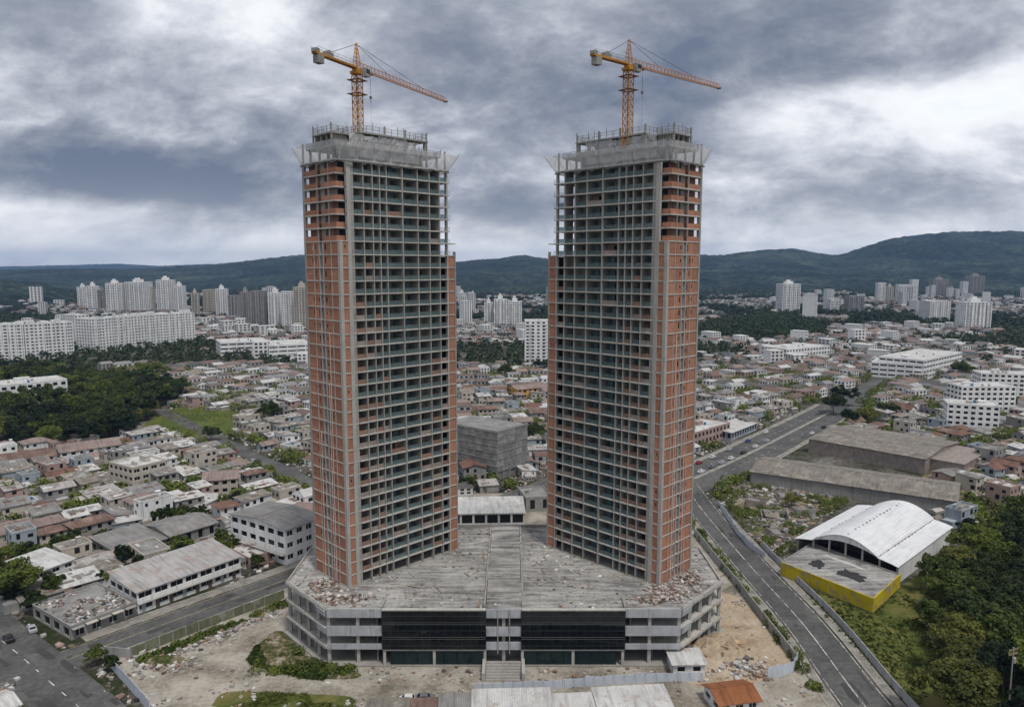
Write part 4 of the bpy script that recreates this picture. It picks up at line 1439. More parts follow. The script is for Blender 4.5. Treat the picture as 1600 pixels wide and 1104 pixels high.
        for zc in (6.55, 7.0, 9.95, 10.4):
            MB().box(min(s * x0, s * x1), max(s * x0, s * x1), -.86, -.825, zc - .022, zc + .022).build('rail', MT['steel'], root)
        for q in range(ncol):
            for z0, z1 in zip(zs[:-1], zs[1:]):
                xa, xb = sorted((s * (x0 + q * w + .035), s * (x0 + (q + 1) * w - .035)))
                tl = rg.uniform(-.010, .010)
                o = MB().box(xa, xb, -.02, .02, (z0 - z1) / 2 + .035, (z1 - z0) / 2 - .035).build('glass_pane', MT['curtain'], root, (0, -.75, (z0 + z1) / 2))
                o.rotation_euler = (tl, 0, rg.uniform(-.0012, .0012))
        xa, xb = sorted((s * x0, s * x1))
        MB().box(xa, xb, -.85, -.1, 13.12, 13.42).build('coping', MT['slab_edge'], root)
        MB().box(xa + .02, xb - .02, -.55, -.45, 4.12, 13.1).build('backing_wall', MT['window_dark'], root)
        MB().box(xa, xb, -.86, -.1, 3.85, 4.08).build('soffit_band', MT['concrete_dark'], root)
        # shop fronts below
        ins_x = [x0 + .6 + q * (x1 - x0 - 2.4) / 7 for q in range(8)]
        for a, b in zip(ins_x[:-1], ins_x[1:]):
            u0, u1 = sorted((s * (a + .05), s * (b - .05)))
            MB().box(u0, u1, -.55, -.5, .5, 3.83).build('shop_pane', MT['shop_glass'], root)
        MB().box(*sorted((s * ins_x[0], s * ins_x[-1])), -.6, -.45, .36, .49).build('shop_sill', MT['concrete'], root)
        for xx in (x0 + .2, x1 - .4, (x0 + x1) / 2):
            MB().box(s * xx - .3, s * xx + .3, -.7, -.1, .36, 3.84).build('column', MT['concrete_light'], root)
    # broad entrance steps in the middle
    for q in range(7):
        MB().box(-3.9, 3.9, -6.4 + q * .85, -6.4 + (q + 1) * .85, 0.013, .18 * (q + 1)).build('step', MT['concrete'], root)
    for s in (-1, 1):
        MB().box(s * 4.3 - .35, s * 4.3 + .35, -6.6, -.36, 0.013, 1.9).build('stair_wall', MT['concrete_light'], root)
    # roof: raised central spine, kerbs, upstands
    for q in range(12):
        y0_ = 2.5 + q * 4.0
        MB().obox((rg.uniform(-.1, .1), y0_ + 1.95, POD_Z + .35 + rg.uniform(-.1, .12)), (3.95, 1.93, .4), 0, (rg.uniform(-.02, .02), rg.uniform(-.015, .015))).build('spine_slab', MT['deck'], root)
        if q % 2:
            MB().box(-3.6, 3.6, y0_ - .12, y0_ + .1, POD_Z + .6, POD_Z + 1.0 + rg.uniform(0, .3)).build('spine_beam', MT['concrete'], root)
    for s in (-1, 1):
        for q in range(8):
            MB().box(s * 4.25 - .2, s * 4.25 + .2, 1.0 + q * 6.1, 1.0 + q * 6.1 + 5.9, POD_Z, POD_Z + .75 + rg.uniform(-.25, .25)).build('roof_upstand', MT['concrete'], root)
        MB().obox((s * 26.95, 2.9, POD_Z + .3), (.18, 2.7, .3)).build('roof_upstand', MT['concrete'], root)
        MB().obox((s * 46.0, 7.4, POD_Z + .22), (9.4, .16, .22), s * R(48)).build('roof_kerb', MT['concrete_light'], root)
        MB().box(s * 33 - 6, s * 33 + 6, .0, .3, POD_Z, POD_Z + .3).build('roof_kerb', MT['concrete_light'], root)
        MB().box(s * 52.1 - .15, s * 52.1 + .15, 15, 35.5, POD_Z, POD_Z + .5).build('roof_kerb', MT['concrete_light'], root)
    # roof panels laid over the front strip (seams run to the back)
    for s in (-1, 1):
        for q in range(7):
            x = s * (5.2 + q * 3.1)
            MB().box(min(x, x + s * 3.0), max(x, x + s * 3.0), .05, 8.5 + rg.uniform(-1.5, 1.5), POD_Z, POD_Z + .05 + rg.uniform(0, .05)).build('roof_sheet', MT['deck'], root)
    # low wall at the back between the towers
    MB().box(-29, 29, 51.6, 51.9, POD_Z, POD_Z + .8).build('roof_kerb', MT['concrete'], root)
    return root


build_podium()

# ================================================================== NAMED BUILDINGS AROUND THE SITE
KEEP_OUT = []          # (x, y, radius) and footprints that houses and trees must avoid
FOOT = []              # polygons


def inside(poly, x, y):
    c, n = False, len(poly)
    for i in range(n):
        x0, y0 = poly[i]
        x1, y1 = poly[(i + 1) % n]
        if (y0 > y) != (y1 > y) and x < (x1 - x0) * (y - y0) / (y1 - y0) + x0:
            c = not c
    return c


def base_line(a, b, z=0.0):
    """front base line from two photo points: origin, angle, length"""
    A, B = Vector(G(*a, z)), Vector(G(*b, z))
    d = B - A
    return (A.x, A.y, 0.0), math.atan2(d.y, d.x), d.length


def footprint(loc, ang, L, Dp, grow=2.0):
    c, s = math.cos(ang), math.sin(ang)
    FOOT.append([(loc[0] + c * x - s * y, loc[1] + s * x + c * y) for x, y in ((-grow, -grow), (L + grow, -grow), (L + grow, Dp + grow), (-grow, Dp + grow))])


def facade_box(root, L, Dp, floors, fh, wall, bay=3.2, pier=1.3, sill=1.0, head=.55, glass='window_dark', deep=.28, z0=0.0, singles=False, bands=None):
    """walls of spandrels and piers round a recessed dark glazing core; windows are the holes left between"""
    H = floors * fh
    e = deep
    core = MB().box(e, L - e, e, Dp - e, z0 + .1, z0 + H - .2)
    if not singles:
        tag(core.build('glazing', MT[glass], root), None, None)
    wb = MB()
    for f in range(floors + 1):
        lo = z0 + f * fh - (head if f else 0)
        hi = z0 + f * fh + (sill if f < floors else 0.0)
        wb.box(0, L, 0, e - .02, lo, hi)
        wb.box(0, L, Dp - e + .02, Dp, lo, hi)
        wb.box(.004, e - .02, e, Dp - e, lo, hi)
        wb.box(L - e + .02, L - .004, e, Dp - e, lo, hi)
    wall_o = wb.build('wall', MT[wall], root)
    pb = MB()
    for (n, span) in ((max(1, round(L / bay)), L), (max(1, round(Dp / bay)), Dp)):
        for q in range(n + 1):
            c = q * span / n
            a, b = max(.006, c - pier / 2), min(span - .006, c + pier / 2)
            if span is L:
                pb.box(a, b, .012, e - .03, z0 + .02, z0 + H - .02)
                pb.box(a, b, Dp - e + .03, Dp - .012, z0 + .02, z0 + H - .02)
            else:
                pb.box(.016, e - .03, max(a, .02), min(b, span - .02), z0 + .02, z0 + H - .02)
                pb.box(L - e + .03, L - .016, max(a, .02), min(b, span - .02), z0 + .02, z0 + H - .02)
    tag(pb.build('piers', MT[wall], root), None, None)
    if singles:
        n = max(1, round(L / bay))
        for f in range(floors):
            for q in range(n):
                a, b = q * L / n + pier / 2, (q + 1) * L / n - pier / 2
                w = MB().box(a, b, e - .02, e + .05, z0 + f * fh + sill, z0 + (f + 1) * fh - head).build('window', MT['window_dark'], root)
                MB().box(a, b, e - .08, e - .03, z0 + f * fh + sill, z0 + f * fh + sill + .09).box((a + b) / 2 - .04, (a + b) / 2 + .04, e - .08, e - .03, z0 + f * fh + sill + .1, z0 + (f + 1) * fh - head).build('frame', MT['white_wall'], w)
        n = max(1, round(Dp / bay))
        for f in range(floors):
            for q in range(n):
                a, b = q * Dp / n + pier / 2, (q + 1) * Dp / n - pier / 2
                for x0, x1 in ((e - .02, e + .05), (L - e - .05, L - e + .02)):
                    MB().box(x0, x1, a, b, z0 + f * fh + sill, z0 + (f + 1) * fh - head).build('window', MT['window_dark'], root)
        MB().box(e + .1, L - e - .1, Dp - e - .1, Dp - e, z0 + .1, z0 + H - .2).build('inner_wall', MT['concrete_dark'], root)
    return H


def roof_flat(root, L, Dp, z, m='flat_roof', wall='white_wall', par=.6, rg=None, clutter=4):
    MB().box(.02, L - .02, .02, Dp - .02, z - .19, z + .03).build('roof', MT[m], root)
    if par:
        MB().box(-.08, L + .08, -.08, .18, z + .0, z + par).box(-.08, L + .08, Dp - .18, Dp + .08, z, z + par).box(-.08, .18, .19, Dp - .19, z, z + par - .01).box(L - .18, L + .08, .19, Dp - .19, z, z + par - .01).build('parapet', MT[wall], root)
    rg = rg or rnd
    for q in range(clutter):
        a, b = rg.uniform(.15, .7) * L, rg.uniform(.2, .65) * Dp
        w, d, h = rg.uniform(.06, .18) * L, rg.uniform(.1, .25) * Dp, rg.uniform(.8, 2.6)
        if q == 0:
            MB().box(a, a + w, b, b + d, z + .03, z + h).box(a - .15, a + w + .15, b - .15, b + d + .15, z + h, z + h + .15).build('stair_house', MT[wall], root)
        else:
            MB().bar((a, b, z + .03), (a, b, z + 1.3), .7, 10).bar((a, b, z + 1.3), (a, b, z + 1.5), .55, 10, .2).build('water_tank', MT['tank_blue' if rg.random() < .4 else 'concrete_light'], root)


def roof_gable(root, L, Dp, z, rise, m, over=.5, axis=0, mono=False, wall=None):
    """sheet roof with real thickness; ridge along x"""
    o, t = over, .14
    if mono:
        pr = [(-o, z), (Dp + o, z + rise), (Dp + o, z + rise + t), (-o, z + t)]
        MB().profile(pr, -o, L + o).build('roof', MT[m], root)
        if wall:
            MB().profile([(0.03, z - .02), (Dp - .03, z - .02), (Dp - .03, z + rise - .03)], 0.03, L - .03).build('gable', MT[wall], root)
    else:
        k = rise / (Dp / 2)
        for s in (0, 1):
            if s == 0:
                pr = [(-o, z - o * k), (Dp / 2, z + rise), (Dp / 2, z + rise + t), (-o, z - o * k + t)]
            else:
                pr = [(Dp / 2 + .002, z + rise), (Dp + o, z - o * k), (Dp + o, z - o * k + t), (Dp / 2 + .002, z + rise + t)]
            MB().profile(pr, -o, L + o).build('roof_slope', MT[m], root)
        MB().bar((-o, Dp / 2, z + rise + t), (L + o, Dp / 2, z + rise + t), .14, 6).build('ridge', MT[m], root)
        if wall:
            MB().profile([(0.03, z - .02), (Dp - .03, z - .02), (Dp / 2, z + rise - .05)], 0.03, L - .03).build('gable', MT[wall], root)


LANDMARKS = []


def bays_on(root, L, H):
    """projecting stair and balcony bays that break up a long front and its roof line"""
    rg = random.Random(int(L * 31 + H))
    n = max(2, int(L / 9))
    for q in range(n):
        x = (q + rg.uniform(.25, .75)) * L / n
        w, top = rg.uniform(1.2, 2.4), H + rg.choice((.8, 1.5, 3.2, 4.5))
        MB().box(x - w, x + w, -1.1, -.01, .02, top).build('projecting_bay', MT['white_wall'], root)
        wn_ = MB()
        f = 1.2
        while f < H - 1.5:
            wn_.box(x - w * .55, x + w * .55, -1.16, -1.11, f, f + 1.3)
            f += 3.08
        tag(wn_.build('bay_windows', MT['window_dark'], root), None, None, kind='stuff')
        if rg.random() < .6:
            MB().box(x - w - 1.5, x + w + 1.5, 2, 8, H + .05, H + rg.uniform(1.8, 3.6)).build('roof_house', MT['white_wall'], root)


def block(name, label, cat, a, b, depth, floors, fh, wall, roof='flat', z_a=0.0, keep=True, group=None, rm='flat_roof', rise=2.0, **kw):
    loc, ang, L = base_line(a, b, z_a)
    root = thing(name, label, cat, loc, ang, group)
    clutter = kw.pop('clutter', 4)
    par = kw.pop('par', .6)
    H = facade_box(root, L, depth, floors, fh, wall, **kw)
    rg = random.Random(int(a[0] * 7 + a[1]))
    if roof == 'flat':
        roof_flat(root, L, depth, H, rm, wall, par, rg, clutter)
    elif roof == 'gable':
        roof_gable(root, L, depth, H, rise, rm, wall=wall)
    elif roof == 'mono':
        roof_gable(root, L, depth, H, rise, rm, mono=True, wall=wall)
    if keep:
        footprint(loc, ang, L, depth)
    c, s = math.cos(ang), math.sin(ang)
    LANDMARKS.append((loc[0] + c * L / 2 - s * depth / 2, loc[1] + s * L / 2 + c * depth / 2))
    return root, L, H


def awning(root, L, z, m, out=1.2, n=6, x0=0.0):
    for q in range(n):
        MB().obox((x0 + (q + .5) * L / n, -out / 2, z - .12), (L / n / 2 - .04, out / 2, .05), 0, (R(9), 0)).build('awning', MT[m], root)


# --- near left -------------------------------------------------------------
shop, L, H = block('shop_building', 'long two-storey shop building with pale metal roof along the left street', 'building', (216, 959), (377, 899), 15.0, 2, 2.9,
                   'white_wall', 'mono', rm='metal_roof', rise=1.6, bay=4.2, pier=.8, sill=.9, head=.45, singles=True)
for q in range(8):
    MB().box(q * L / 8 + .9, q * L / 8 + 2.0, -.05, .0, 0.02, 2.1).build('door', MT['door' if q % 3 else 'blue_wall'], shop)
MB().box(0, L, -.9, -.06, 2.62, 2.78).build('canopy', MT['concrete_light'], shop)
_b, L, H = block('white_building', 'stained white three-storey building with grey roof behind the long shops', 'building', (447, 883), (505, 859), 26.0, 3, 3.6,
                 'white_wall', 'gable', rm='grey_sheet', rise=1.3, bay=4.0, pier=1.5, sill=1.35, head=.6, singles=True)
MB().box(-1.6, -.02, -.3, 26, 3.3, 3.5).build('canopy', MT['concrete_light'], _b)
block('apartment_house', 'cream three-storey house with flat roof among the left houses', 'building', (209, 768), (262, 754), 17.0, 3, 3.1, 'cream_wall', 'flat',
      rm='flat_white', bay=3.4, pier=1.3, sill=1.1, singles=True, clutter=3)
block('white_house', 'white house with flat white roof by the crossroads', 'house', (60, 925), (118, 902), 13.0, 2, 2.8, 'white_wall', 'mono', rm='white_sheet', rise=1.0, bay=3.6, pier=1.6, singles=True)
_r, L, H = block('gutted_shop', 'roofless grey shop row on the corner, its slab covered in debris', 'building', (112, 1000), (214, 960), 20.0, 1, 3.2, 'grey_wall', 'flat',
                 rm='flat_roof', par=.5, bay=4.5, pier=2.0, sill=.5, head=.6, singles=True, clutter=0)
for q in range(5):
    MB().box(L * q / 5, L * q / 5 + L * .17, -1.4, -.1, 2.9, 3.02 + .08 * (q % 2)).build('canopy', MT['cream_wall' if q % 2 else 'concrete'], _r)
block('grey_roofed_hall', 'low hall with grey sheet roof behind the long shops', 'building', (268, 858), (340, 835), 17.0, 1, 4.2, 'grey_wall', 'gable', rm='grey_sheet', rise=1.4, bay=4, pier=2.4)
block('grey_roofed_store', 'grey store with wide sheet roof behind the shops, left of the low hall', 'building', (188, 882), (262, 858), 18.0, 1, 3.6, 'grey_wall', 'mono', rm='grey_sheet', rise=1.0, bay=4, pier=2.4)
block('beige_house', 'beige two-storey house beside the back street', 'house', (318, 775), (372, 770), 14.0, 2, 3.0, 'cream_wall', 'gable', rm='tile_pink', rise=1.6, bay=3.2, pier=1.4)
block('long_tiled_house', 'long white house with pinkish tiled roof below the left wood', 'house', (95, 726), (190, 712), 15.0, 2, 2.8, 'white_wall', 'gable', rm='tile_pink', rise=2.0, bay=3.6, pier=1.7)
block('tiled_house', 'white house with brown tiled roof at the left edge below the wood', 'house', (8, 742), (88, 730), 14.0, 2, 2.8, 'white_wall', 'gable', rm='tile_brown', rise=2.0, bay=3.6, pier=1.7)

# --- middle distance left ---------------------------------------------------
block('white_block', 'white four-storey block half hidden by the left wood', 'building', (-25, 651), (108, 635), 22.0, 4, 4.3, 'white_wall', 'flat', rm='flat_white', bay=4.6, pier=2.0, sill=1.5, head=.9, clutter=6)
for (a, b, fl, lab) in (((-60, 566), (40, 563), 11, 'white apartment block at the left edge above the wood'),
                        ((42, 563), (117, 557), 11, 'white apartment block second from the left edge, above the wood')):
    _q = block('apartment_block', lab, 'building', a, b, 22.0, fl, 3.05, 'white_wall', 'flat', rm='flat_white', bay=3.6, pier=1.9, sill=1.2, head=.5, clutter=7, group='white apartment blocks')
    bays_on(*_q)
block('apartment_block', 'narrow white apartment block in the gap of the white row', 'building', (119, 540), (142, 538), 30, 11, 3.05, 'white_wall', 'flat', rm='flat_white', bay=4, pier=2.2, group='white apartment blocks')
for i, (a, b, lab) in enumerate((((146, 551), (196, 545), 'white apartment block at the left end of the long white row'),
                                 ((197, 545), (250, 539), 'white apartment block in the middle of the long white row'),
                                 ((251, 539), (306, 534), 'white apartment block at the right end of the long white row'))):
    _q = block('apartment_block', lab, 'building', a, b, 24.0, 11, 3.1, 'white_wall', 'flat', rm='flat_white', bay=3.8, pier=2.0, sill=1.2, head=.5, clutter=7, group='white apartment blocks')
    bays_on(*_q)
block('school_building', 'low wide white building with ribbon windows left of the left tower', 'building', (345, 556), (420, 552), 40, 3, 4.2, 'white_wall', 'flat', rm='flat_white', bay=8, pier=1.0, sill=1.8, head=.9)
block('school_building', 'low white building touching the left tower edge in view', 'building', (421, 560), (492, 556), 50, 3, 4.0, 'white_wall', 'flat', rm='flat_white', bay=8, pier=1.0, sill=1.8, head=.9)


def far_tower(px0, px1, base_py, top_py, label, wall='white_wall', group='far apartment towers', depth=None, turn=0.0, style=0, crown=True):
    """slim apartment tower by its base line and roof height"""
    A, B = Vector(G(px0, base_py)), Vector(G(px1, base_py))
    y = A.y
    H = CAM_H + D(px0, top_py)[1] * y
    L = (B - A).length
    dp = depth or L * .8
    floors = max(3, round(H / 3.1))
    root = thing('apartment_tower', label, 'tower', (A.x, A.y, 0), turn, group)
    facade_box(root, L, dp, floors, H / floors, wall, bay=(4.0, 5.0, 3.2)[style], pier=(1.6, 2.6, 1.0)[style], sill=(1.2, 1.0, 1.3)[style], head=.5, deep=.5)
    roof_flat(root, L, dp, H, 'flat_white', wall, .9, random.Random(int(px0)), 0)
    if crown:
        MB().box(L * .3, L * .68, dp * .3, dp * .7, H + .04, H + 5.5).box(L * .38, L * .55, dp * .35, dp * .6, H + 5.5, H + 8.5).build('roof_house', MT[wall], root)
    # a projecting bay of balconies up the front
    nb = max(1, int(L / 9))
    bb = MB()
    for q in range(nb):
        x = L * (q + .5) / nb
        for f in range(1, floors):
            bb.box(x - 1.6, x + 1.6, -1.1, -.02, f * H / floors - .1, f * H / floors + .95)
    tag(bb.build('balconies', MT[wall], root), None, None, kind='stuff')
    footprint((A.x, A.y, 0), turn, L, dp, 4)
    return root


ORD = ['first', 'second', 'third', 'fourth', 'fifth', 'sixth', 'seventh', 'eighth', 'ninth', 'tenth', 'eleventh', 'twelfth']
_far_left = [(122, 135, 484, 449), (137, 152, 486, 447), (154, 164, 486, 454), (167, 190, 489, 443), (197, 228, 488, 441), (233, 241, 487, 448), (246, 270, 489, 438), (272, 287, 489, 447)]
for i, (a, b, c, d_) in enumerate(_far_left):
    far_tower(a, b, c, d_, f'{ORD[i]} tower from the left in the far white cluster below the hills', ['white_wall', 'white_wall', 'grey_wall', 'white_wall', 'white_wall', 'cream_wall', 'white_wall', 'white_wall'][i], style=i % 3, turn=R((-6, 8, 0, 12, -8, 0, 6, -4)[i]))
_mid_left = [(300, 310, 495, 458), (318, 334, 492, 453), (338, 355, 494, 452), (357, 372, 497, 462), (376, 392, 508, 457), (393, 414, 512, 455), (420, 440, 512, 458), (441, 459, 514, 456), (460, 482, 515, 449)]
for i, (a, b, c, d_) in enumerate(_mid_left):
    far_tower(a, b, c, d_, f'{ORD[i]} tower from the left in the cluster beside the left tower', ['cream_wall', 'cream_wall', 'white_wall', 'grey_wall', 'grey_wall', 'grey_wall', 'white_wall', 'white_wall', 'cream_wall'][i], style=(i + 1) % 3, turn=R((5, -8, 10, 0, 8, -6, 0, 6, -5)[i]), crown=i % 2 == 0)

# --- seen between the towers ---------------------------------------------------
far_tower(820, 862, 571, 502, 'white slab tower touching the right tower in the gap between the towers', style=1, depth=18, crown=False)
for i, (a, b, c, d_, lab) in enumerate([(757, 771, 510, 474, 'left part of the white tower block between the towers'), (772, 792, 511, 468, 'tallest white tower block between the towers'),
                                        (793, 815, 511, 472, 'right part of the white tower block between the towers'), (716, 727, 478, 458, 'small far white tower beside the left tower edge'),
                                        (735, 742, 480, 460, 'thin far tower in the gap between the towers')]):
    far_tower(a, b, c, d_, lab, style=i % 3, turn=R(4 - 3 * i))
_g, L, H = None, 0, 0


def wrapped_block():
    """windowless grey block wrapped in dust sheets, seen corner-on behind the podium"""
    c0 = Vector(G(777, 751))
    l0, r0 = Vector(G(696, 730)), Vector(G(824, 734))
    a1 = (r0 - c0)
    a2 = (l0 - c0)
    root = thing('wrapped_building', 'grey windowless building wrapped in dust sheets behind the podium', 'building', (c0.x, c0.y, 0), math.atan2(a1.y, a1.x))
    W, Dp, Hh = a1.length, a2.length, 20.5
    rg = random.Random(4)
    MB().box(.35, W - .35, .35, Dp - .35, 0.02, Hh - .4).build('frame', MT['concrete_dark'], root)
    n1, n2 = 5, 8
    fl = 6
    for f in range(fl):
        z0, z1 = 3.2 + f * (Hh - 3.2) / fl, 3.2 + (f + 1) * (Hh - 3.2) / fl
        for q in range(n1):
            MB().box(q * W / n1 + .02, (q + 1) * W / n1 - .02, -.05 + rg.uniform(-.08, .04), .2, z0 + .02 + (rg.random() < .25) * .3, z1 - .02).build('dust_sheet', MT['wrap'], root)
        for q in range(n2):
            MB().box(-.05 + rg.uniform(-.08, .04), .2, q * Dp / n2 + .02, (q + 1) * Dp / n2 - .02, z0 + .02 + (rg.random() < .25) * .3, z1 - .02).build('dust_sheet', MT['wrap'], root)
    for f in range(1, 6):
        z = 3.2 + f * (Hh - 3.2) / fl
        MB().box(-.3, W * rg.uniform(.6, 1), -.3, -.14, z - .12, z - .0).box(-.3, -.14, 0, Dp * rg.uniform(.6, 1), z - .12, z - .0).build('scaffold_board', MT['concrete_light'], root)
    for q in range(6):
        MB().box(q * W / 5 - .2, q * W / 5 + .2, -.1, .3, 0.01, 3.2).build('column', MT['concrete'], root)
    MB().box(-.2, W + .2, -.2, Dp + .2, Hh - .38, Hh - .1).build('roof', MT['flat_roof'], root)
    MB().box(-.2, W + .2, -.2, .1, Hh - .1, Hh + .6).box(-.2, .1, .11, Dp + .2, Hh - .1, Hh + .55).build('parapet', MT['grey_wall'], root)
    footprint((c0.x, c0.y, 0), math.atan2(a1.y, a1.x), W, Dp)
    # its depth axis is not quite square to the front, so no shear: plain box


MT['wrap'] = mat('wrap', (0.20, 0.197, 0.19), var=0.4, scale=0.4, fine=2.0, fvar=0.25, patch=(0.30, 0.295, 0.285), patch_at=0.57, patch_scale=0.5, rand=0.2)
wrapped_block()
block('market_shed', 'low pale roofed shed directly behind the podium, between the towers', 'building', (700, 822), (819, 820), 14, 1, 4.4, 'white_wall', 'mono', rm='white_sheet', rise=1.2, bay=4.5, pier=.7, sill=.9, head=.5)
block('store_shed', 'small grey flat-roofed store right of the pale market shed', 'building', (822, 800), (862, 797), 13, 1, 5.0, 'grey_wall', 'flat', rm='flat_roof', bay=4.5, pier=3, clutter=1)
block('ochre_house', 'bright ochre yellow house in the gap between the towers', 'house', (808, 624), (856, 619), 14, 2, 3.3, 'ochre_wall', 'gable', rm='tile_pink', rise=1.8, bay=4, pier=2.2)
block('white_villa', 'long low white villa in the gap, left of the ochre house', 'house', (728, 624), (795, 616), 16, 1, 4.0, 'white_wall', 'gable', rm='tile_pink', rise=2.0, bay=4, pier=1.6)

# --- right --------------------------------------------------------------------
_rt = far_tower(1222, 1252, 487, 444, 'lone round-cornered white tower right of the right tower', style=0, turn=R(10), depth=26)
for i, (a, b, c, d_, lab) in enumerate([
        (1371, 1383, 473, 442, 'slim white tower at the left of the far right group'), (1386, 1396, 472, 448, 'short tower beside the slim white tower, far right'),
        (1403, 1422, 474, 445, 'broad pale tower, second in the far right group'), (1424, 1434, 473, 437, 'thin pale tower beside the broad pale one, far right'),
        (1449, 1457, 465, 448, 'small white tower left of the domed far tower'), (1458, 1480, 465, 437, 'grey tower in the far right group, highest against the hill'),
        (1482, 1488, 465, 446, 'very thin tower right of the grey far tower'), (1504, 1513, 461, 440, 'white tower left of the last far tower'),
        (1514, 1536, 461, 431, 'last and tallest tower of the far right group'), (1452, 1486, 501, 471, 'pale tower block in front of the far right group, left one'),
        (1507, 1546, 516, 473, 'large white tower block in front of the far right group, right one'),
        (1297, 1312, 486, 468, 'low white block right of the lone white tower'), (1326, 1350, 487, 463, 'grey arched block right of the lone white tower')]):
    far_tower(a, b, c, d_, lab, ['white_wall', 'cream_wall', 'white_wall', 'white_wall', 'white_wall', 'grey_wall', 'grey_wall', 'white_wall', 'grey_wall', 'white_wall', 'white_wall', 'white_wall', 'grey_wall'][i], style=i % 3, turn=R((0, 5, -8, 6, 0, -5, 0, 8, -6, 5, -4, 6, 0)[i]), crown=i in (1, 5, 8, 10))
block('office_block', 'low white block with rows of windows right of the right tower', 'building', (1228, 566), (1296, 560), 30, 3, 4.0, 'white_wall', 'flat', rm='flat_white', bay=4, pier=1.8, sill=1.5, head=.8)
block('long_white_block', 'long low white block with two window bands, right middle distance', 'building', (1360, 588), (1440, 594), 34, 3, 3.8, 'white_wall', 'flat', rm='flat_white', bay=6, pier=1.0, sill=1.7, head=.8)
block('long_white_block', 'white block joined to the right end of the long low white block', 'building', (1442, 594), (1502, 578), 34, 4, 3.8, 'white_wall', 'flat', rm='flat_white', bay=6, pier=1.0, sill=1.7, head=.8)
for i, (a, b, fl, lab) in enumerate([((1478, 672), (1560, 678), 5, 'stepped white flats at the right edge, nearest of the row'), ((1500, 650), (1585, 650), 6, 'stepped white flats at the right edge, middle of the row'),
                                     ((1530, 624), (1640, 628), 6, 'stepped white flats at the right edge, farthest of the row')]):
    block('terraced_flats', lab, 'building', a, b, 15, fl, 2.9, 'white_wall', 'flat', rm='flat_white', bay=3.6, pier=1.5, sill=1.0, head=.5, clutter=5, group='stepped white flats')
block('corner_shop', 'two-storey peach building with pale roof on the avenue beside the right tower', 'building', (1084, 700), (1140, 682), 16, 2, 3.6, 'pink_wall', 'flat', rm='flat_white', bay=3.6, pier=1.5, sill=1.1)
block('corner_shop', 'white shop with blue doors along the avenue, right of the peach building', 'building', (1143, 688), (1182, 672), 12, 1, 4.0, 'blue_wall', 'mono', rm='white_sheet', rise=.8, bay=3.2, pier=1.2)


def warehouse(name, label, a, b, eave, rise, depth, mroof, mwall):
    A, B = Vector(G(*a, eave)), Vector(G(*b, eave))
    d = B - A
    ang, L = math.atan2(d.y, d.x), d.length
    root = thing(name, label, 'warehouse', (A.x, A.y, 0), ang)
    MB().box(0, L, 0, .3, .01, eave - .05).build('wall', MT[mwall], root)
    MB().box(0, L, depth - .3, depth, .01, eave - .05).build('wall', MT[mwall], root)
    for x in (0, L - .3):
        MB().profile([(.31, .01), (depth - .31, .01), (depth - .31, eave - .1), (depth / 2, eave + rise - .12), (.31, eave - .1)], x + .004, x + .296).build('gable_wall', MT[mwall], root)
    n = max(4, int(L / 5.5))
    k = rise / (depth / 2)
    for q in range(n):
        x0, x1 = q * L / n - (.5 if q == 0 else 0), (q + 1) * L / n + (.5 if q == n - 1 else 0)
        lift = rnd.uniform(0, .09)
        for s in (0, 1):
            if s == 0:
                pr = [(-.6, eave - .6 * k + lift), (depth / 2, eave + rise + lift), (depth / 2, eave + rise + .1 + lift), (-.6, eave - .6 * k + .1 + lift)]
            else:
                pr = [(depth / 2 + .003, eave + rise + lift), (depth + .6, eave - .6 * k + lift), (depth + .6, eave - .6 * k + .1 + lift), (depth / 2 + .003, eave + rise + .1 + lift)]
            MB().profile(pr, x0 + .01, x1 - .01).build('roof_sheet', MT[mroof], root)
    for q in range(1, n):
        MB().box(q * L / n - .2, q * L / n + .2, -.12, .29, .012, eave - .2).build('pilaster', MT[mwall], root)
    MB().bar((-.5, depth / 2, eave + rise + .16), (L + .5, depth / 2, eave + rise + .16), .16, 6).build('ridge', MT['grey_sheet'], root)
    footprint((A.x, A.y, 0), ang, L, depth, 3)
    LANDMARKS.append((A.x, A.y))
    return root, L


warehouse('warehouse', 'long weathered brown warehouse with sheet roof behind the white arched hall', (1173, 736), (1496, 783), 5.2, 2.2, 27.0, 'old_sheet', 'grey_wall')
_w, L = warehouse('warehouse', 'broad brown warehouse with stained flat-pitched roof beside the avenue', (1264, 685), (1446, 717), 6.6, 1.8, 44.0, 'old_sheet', 'block_wall')
MB().box(L + .01, L + 13, 6, 40, .02, 5.6).box(L + .02, L + 13.3, 5.8, 40.2, 5.6, 5.9).build('annex', MT['block_wall'], _w)


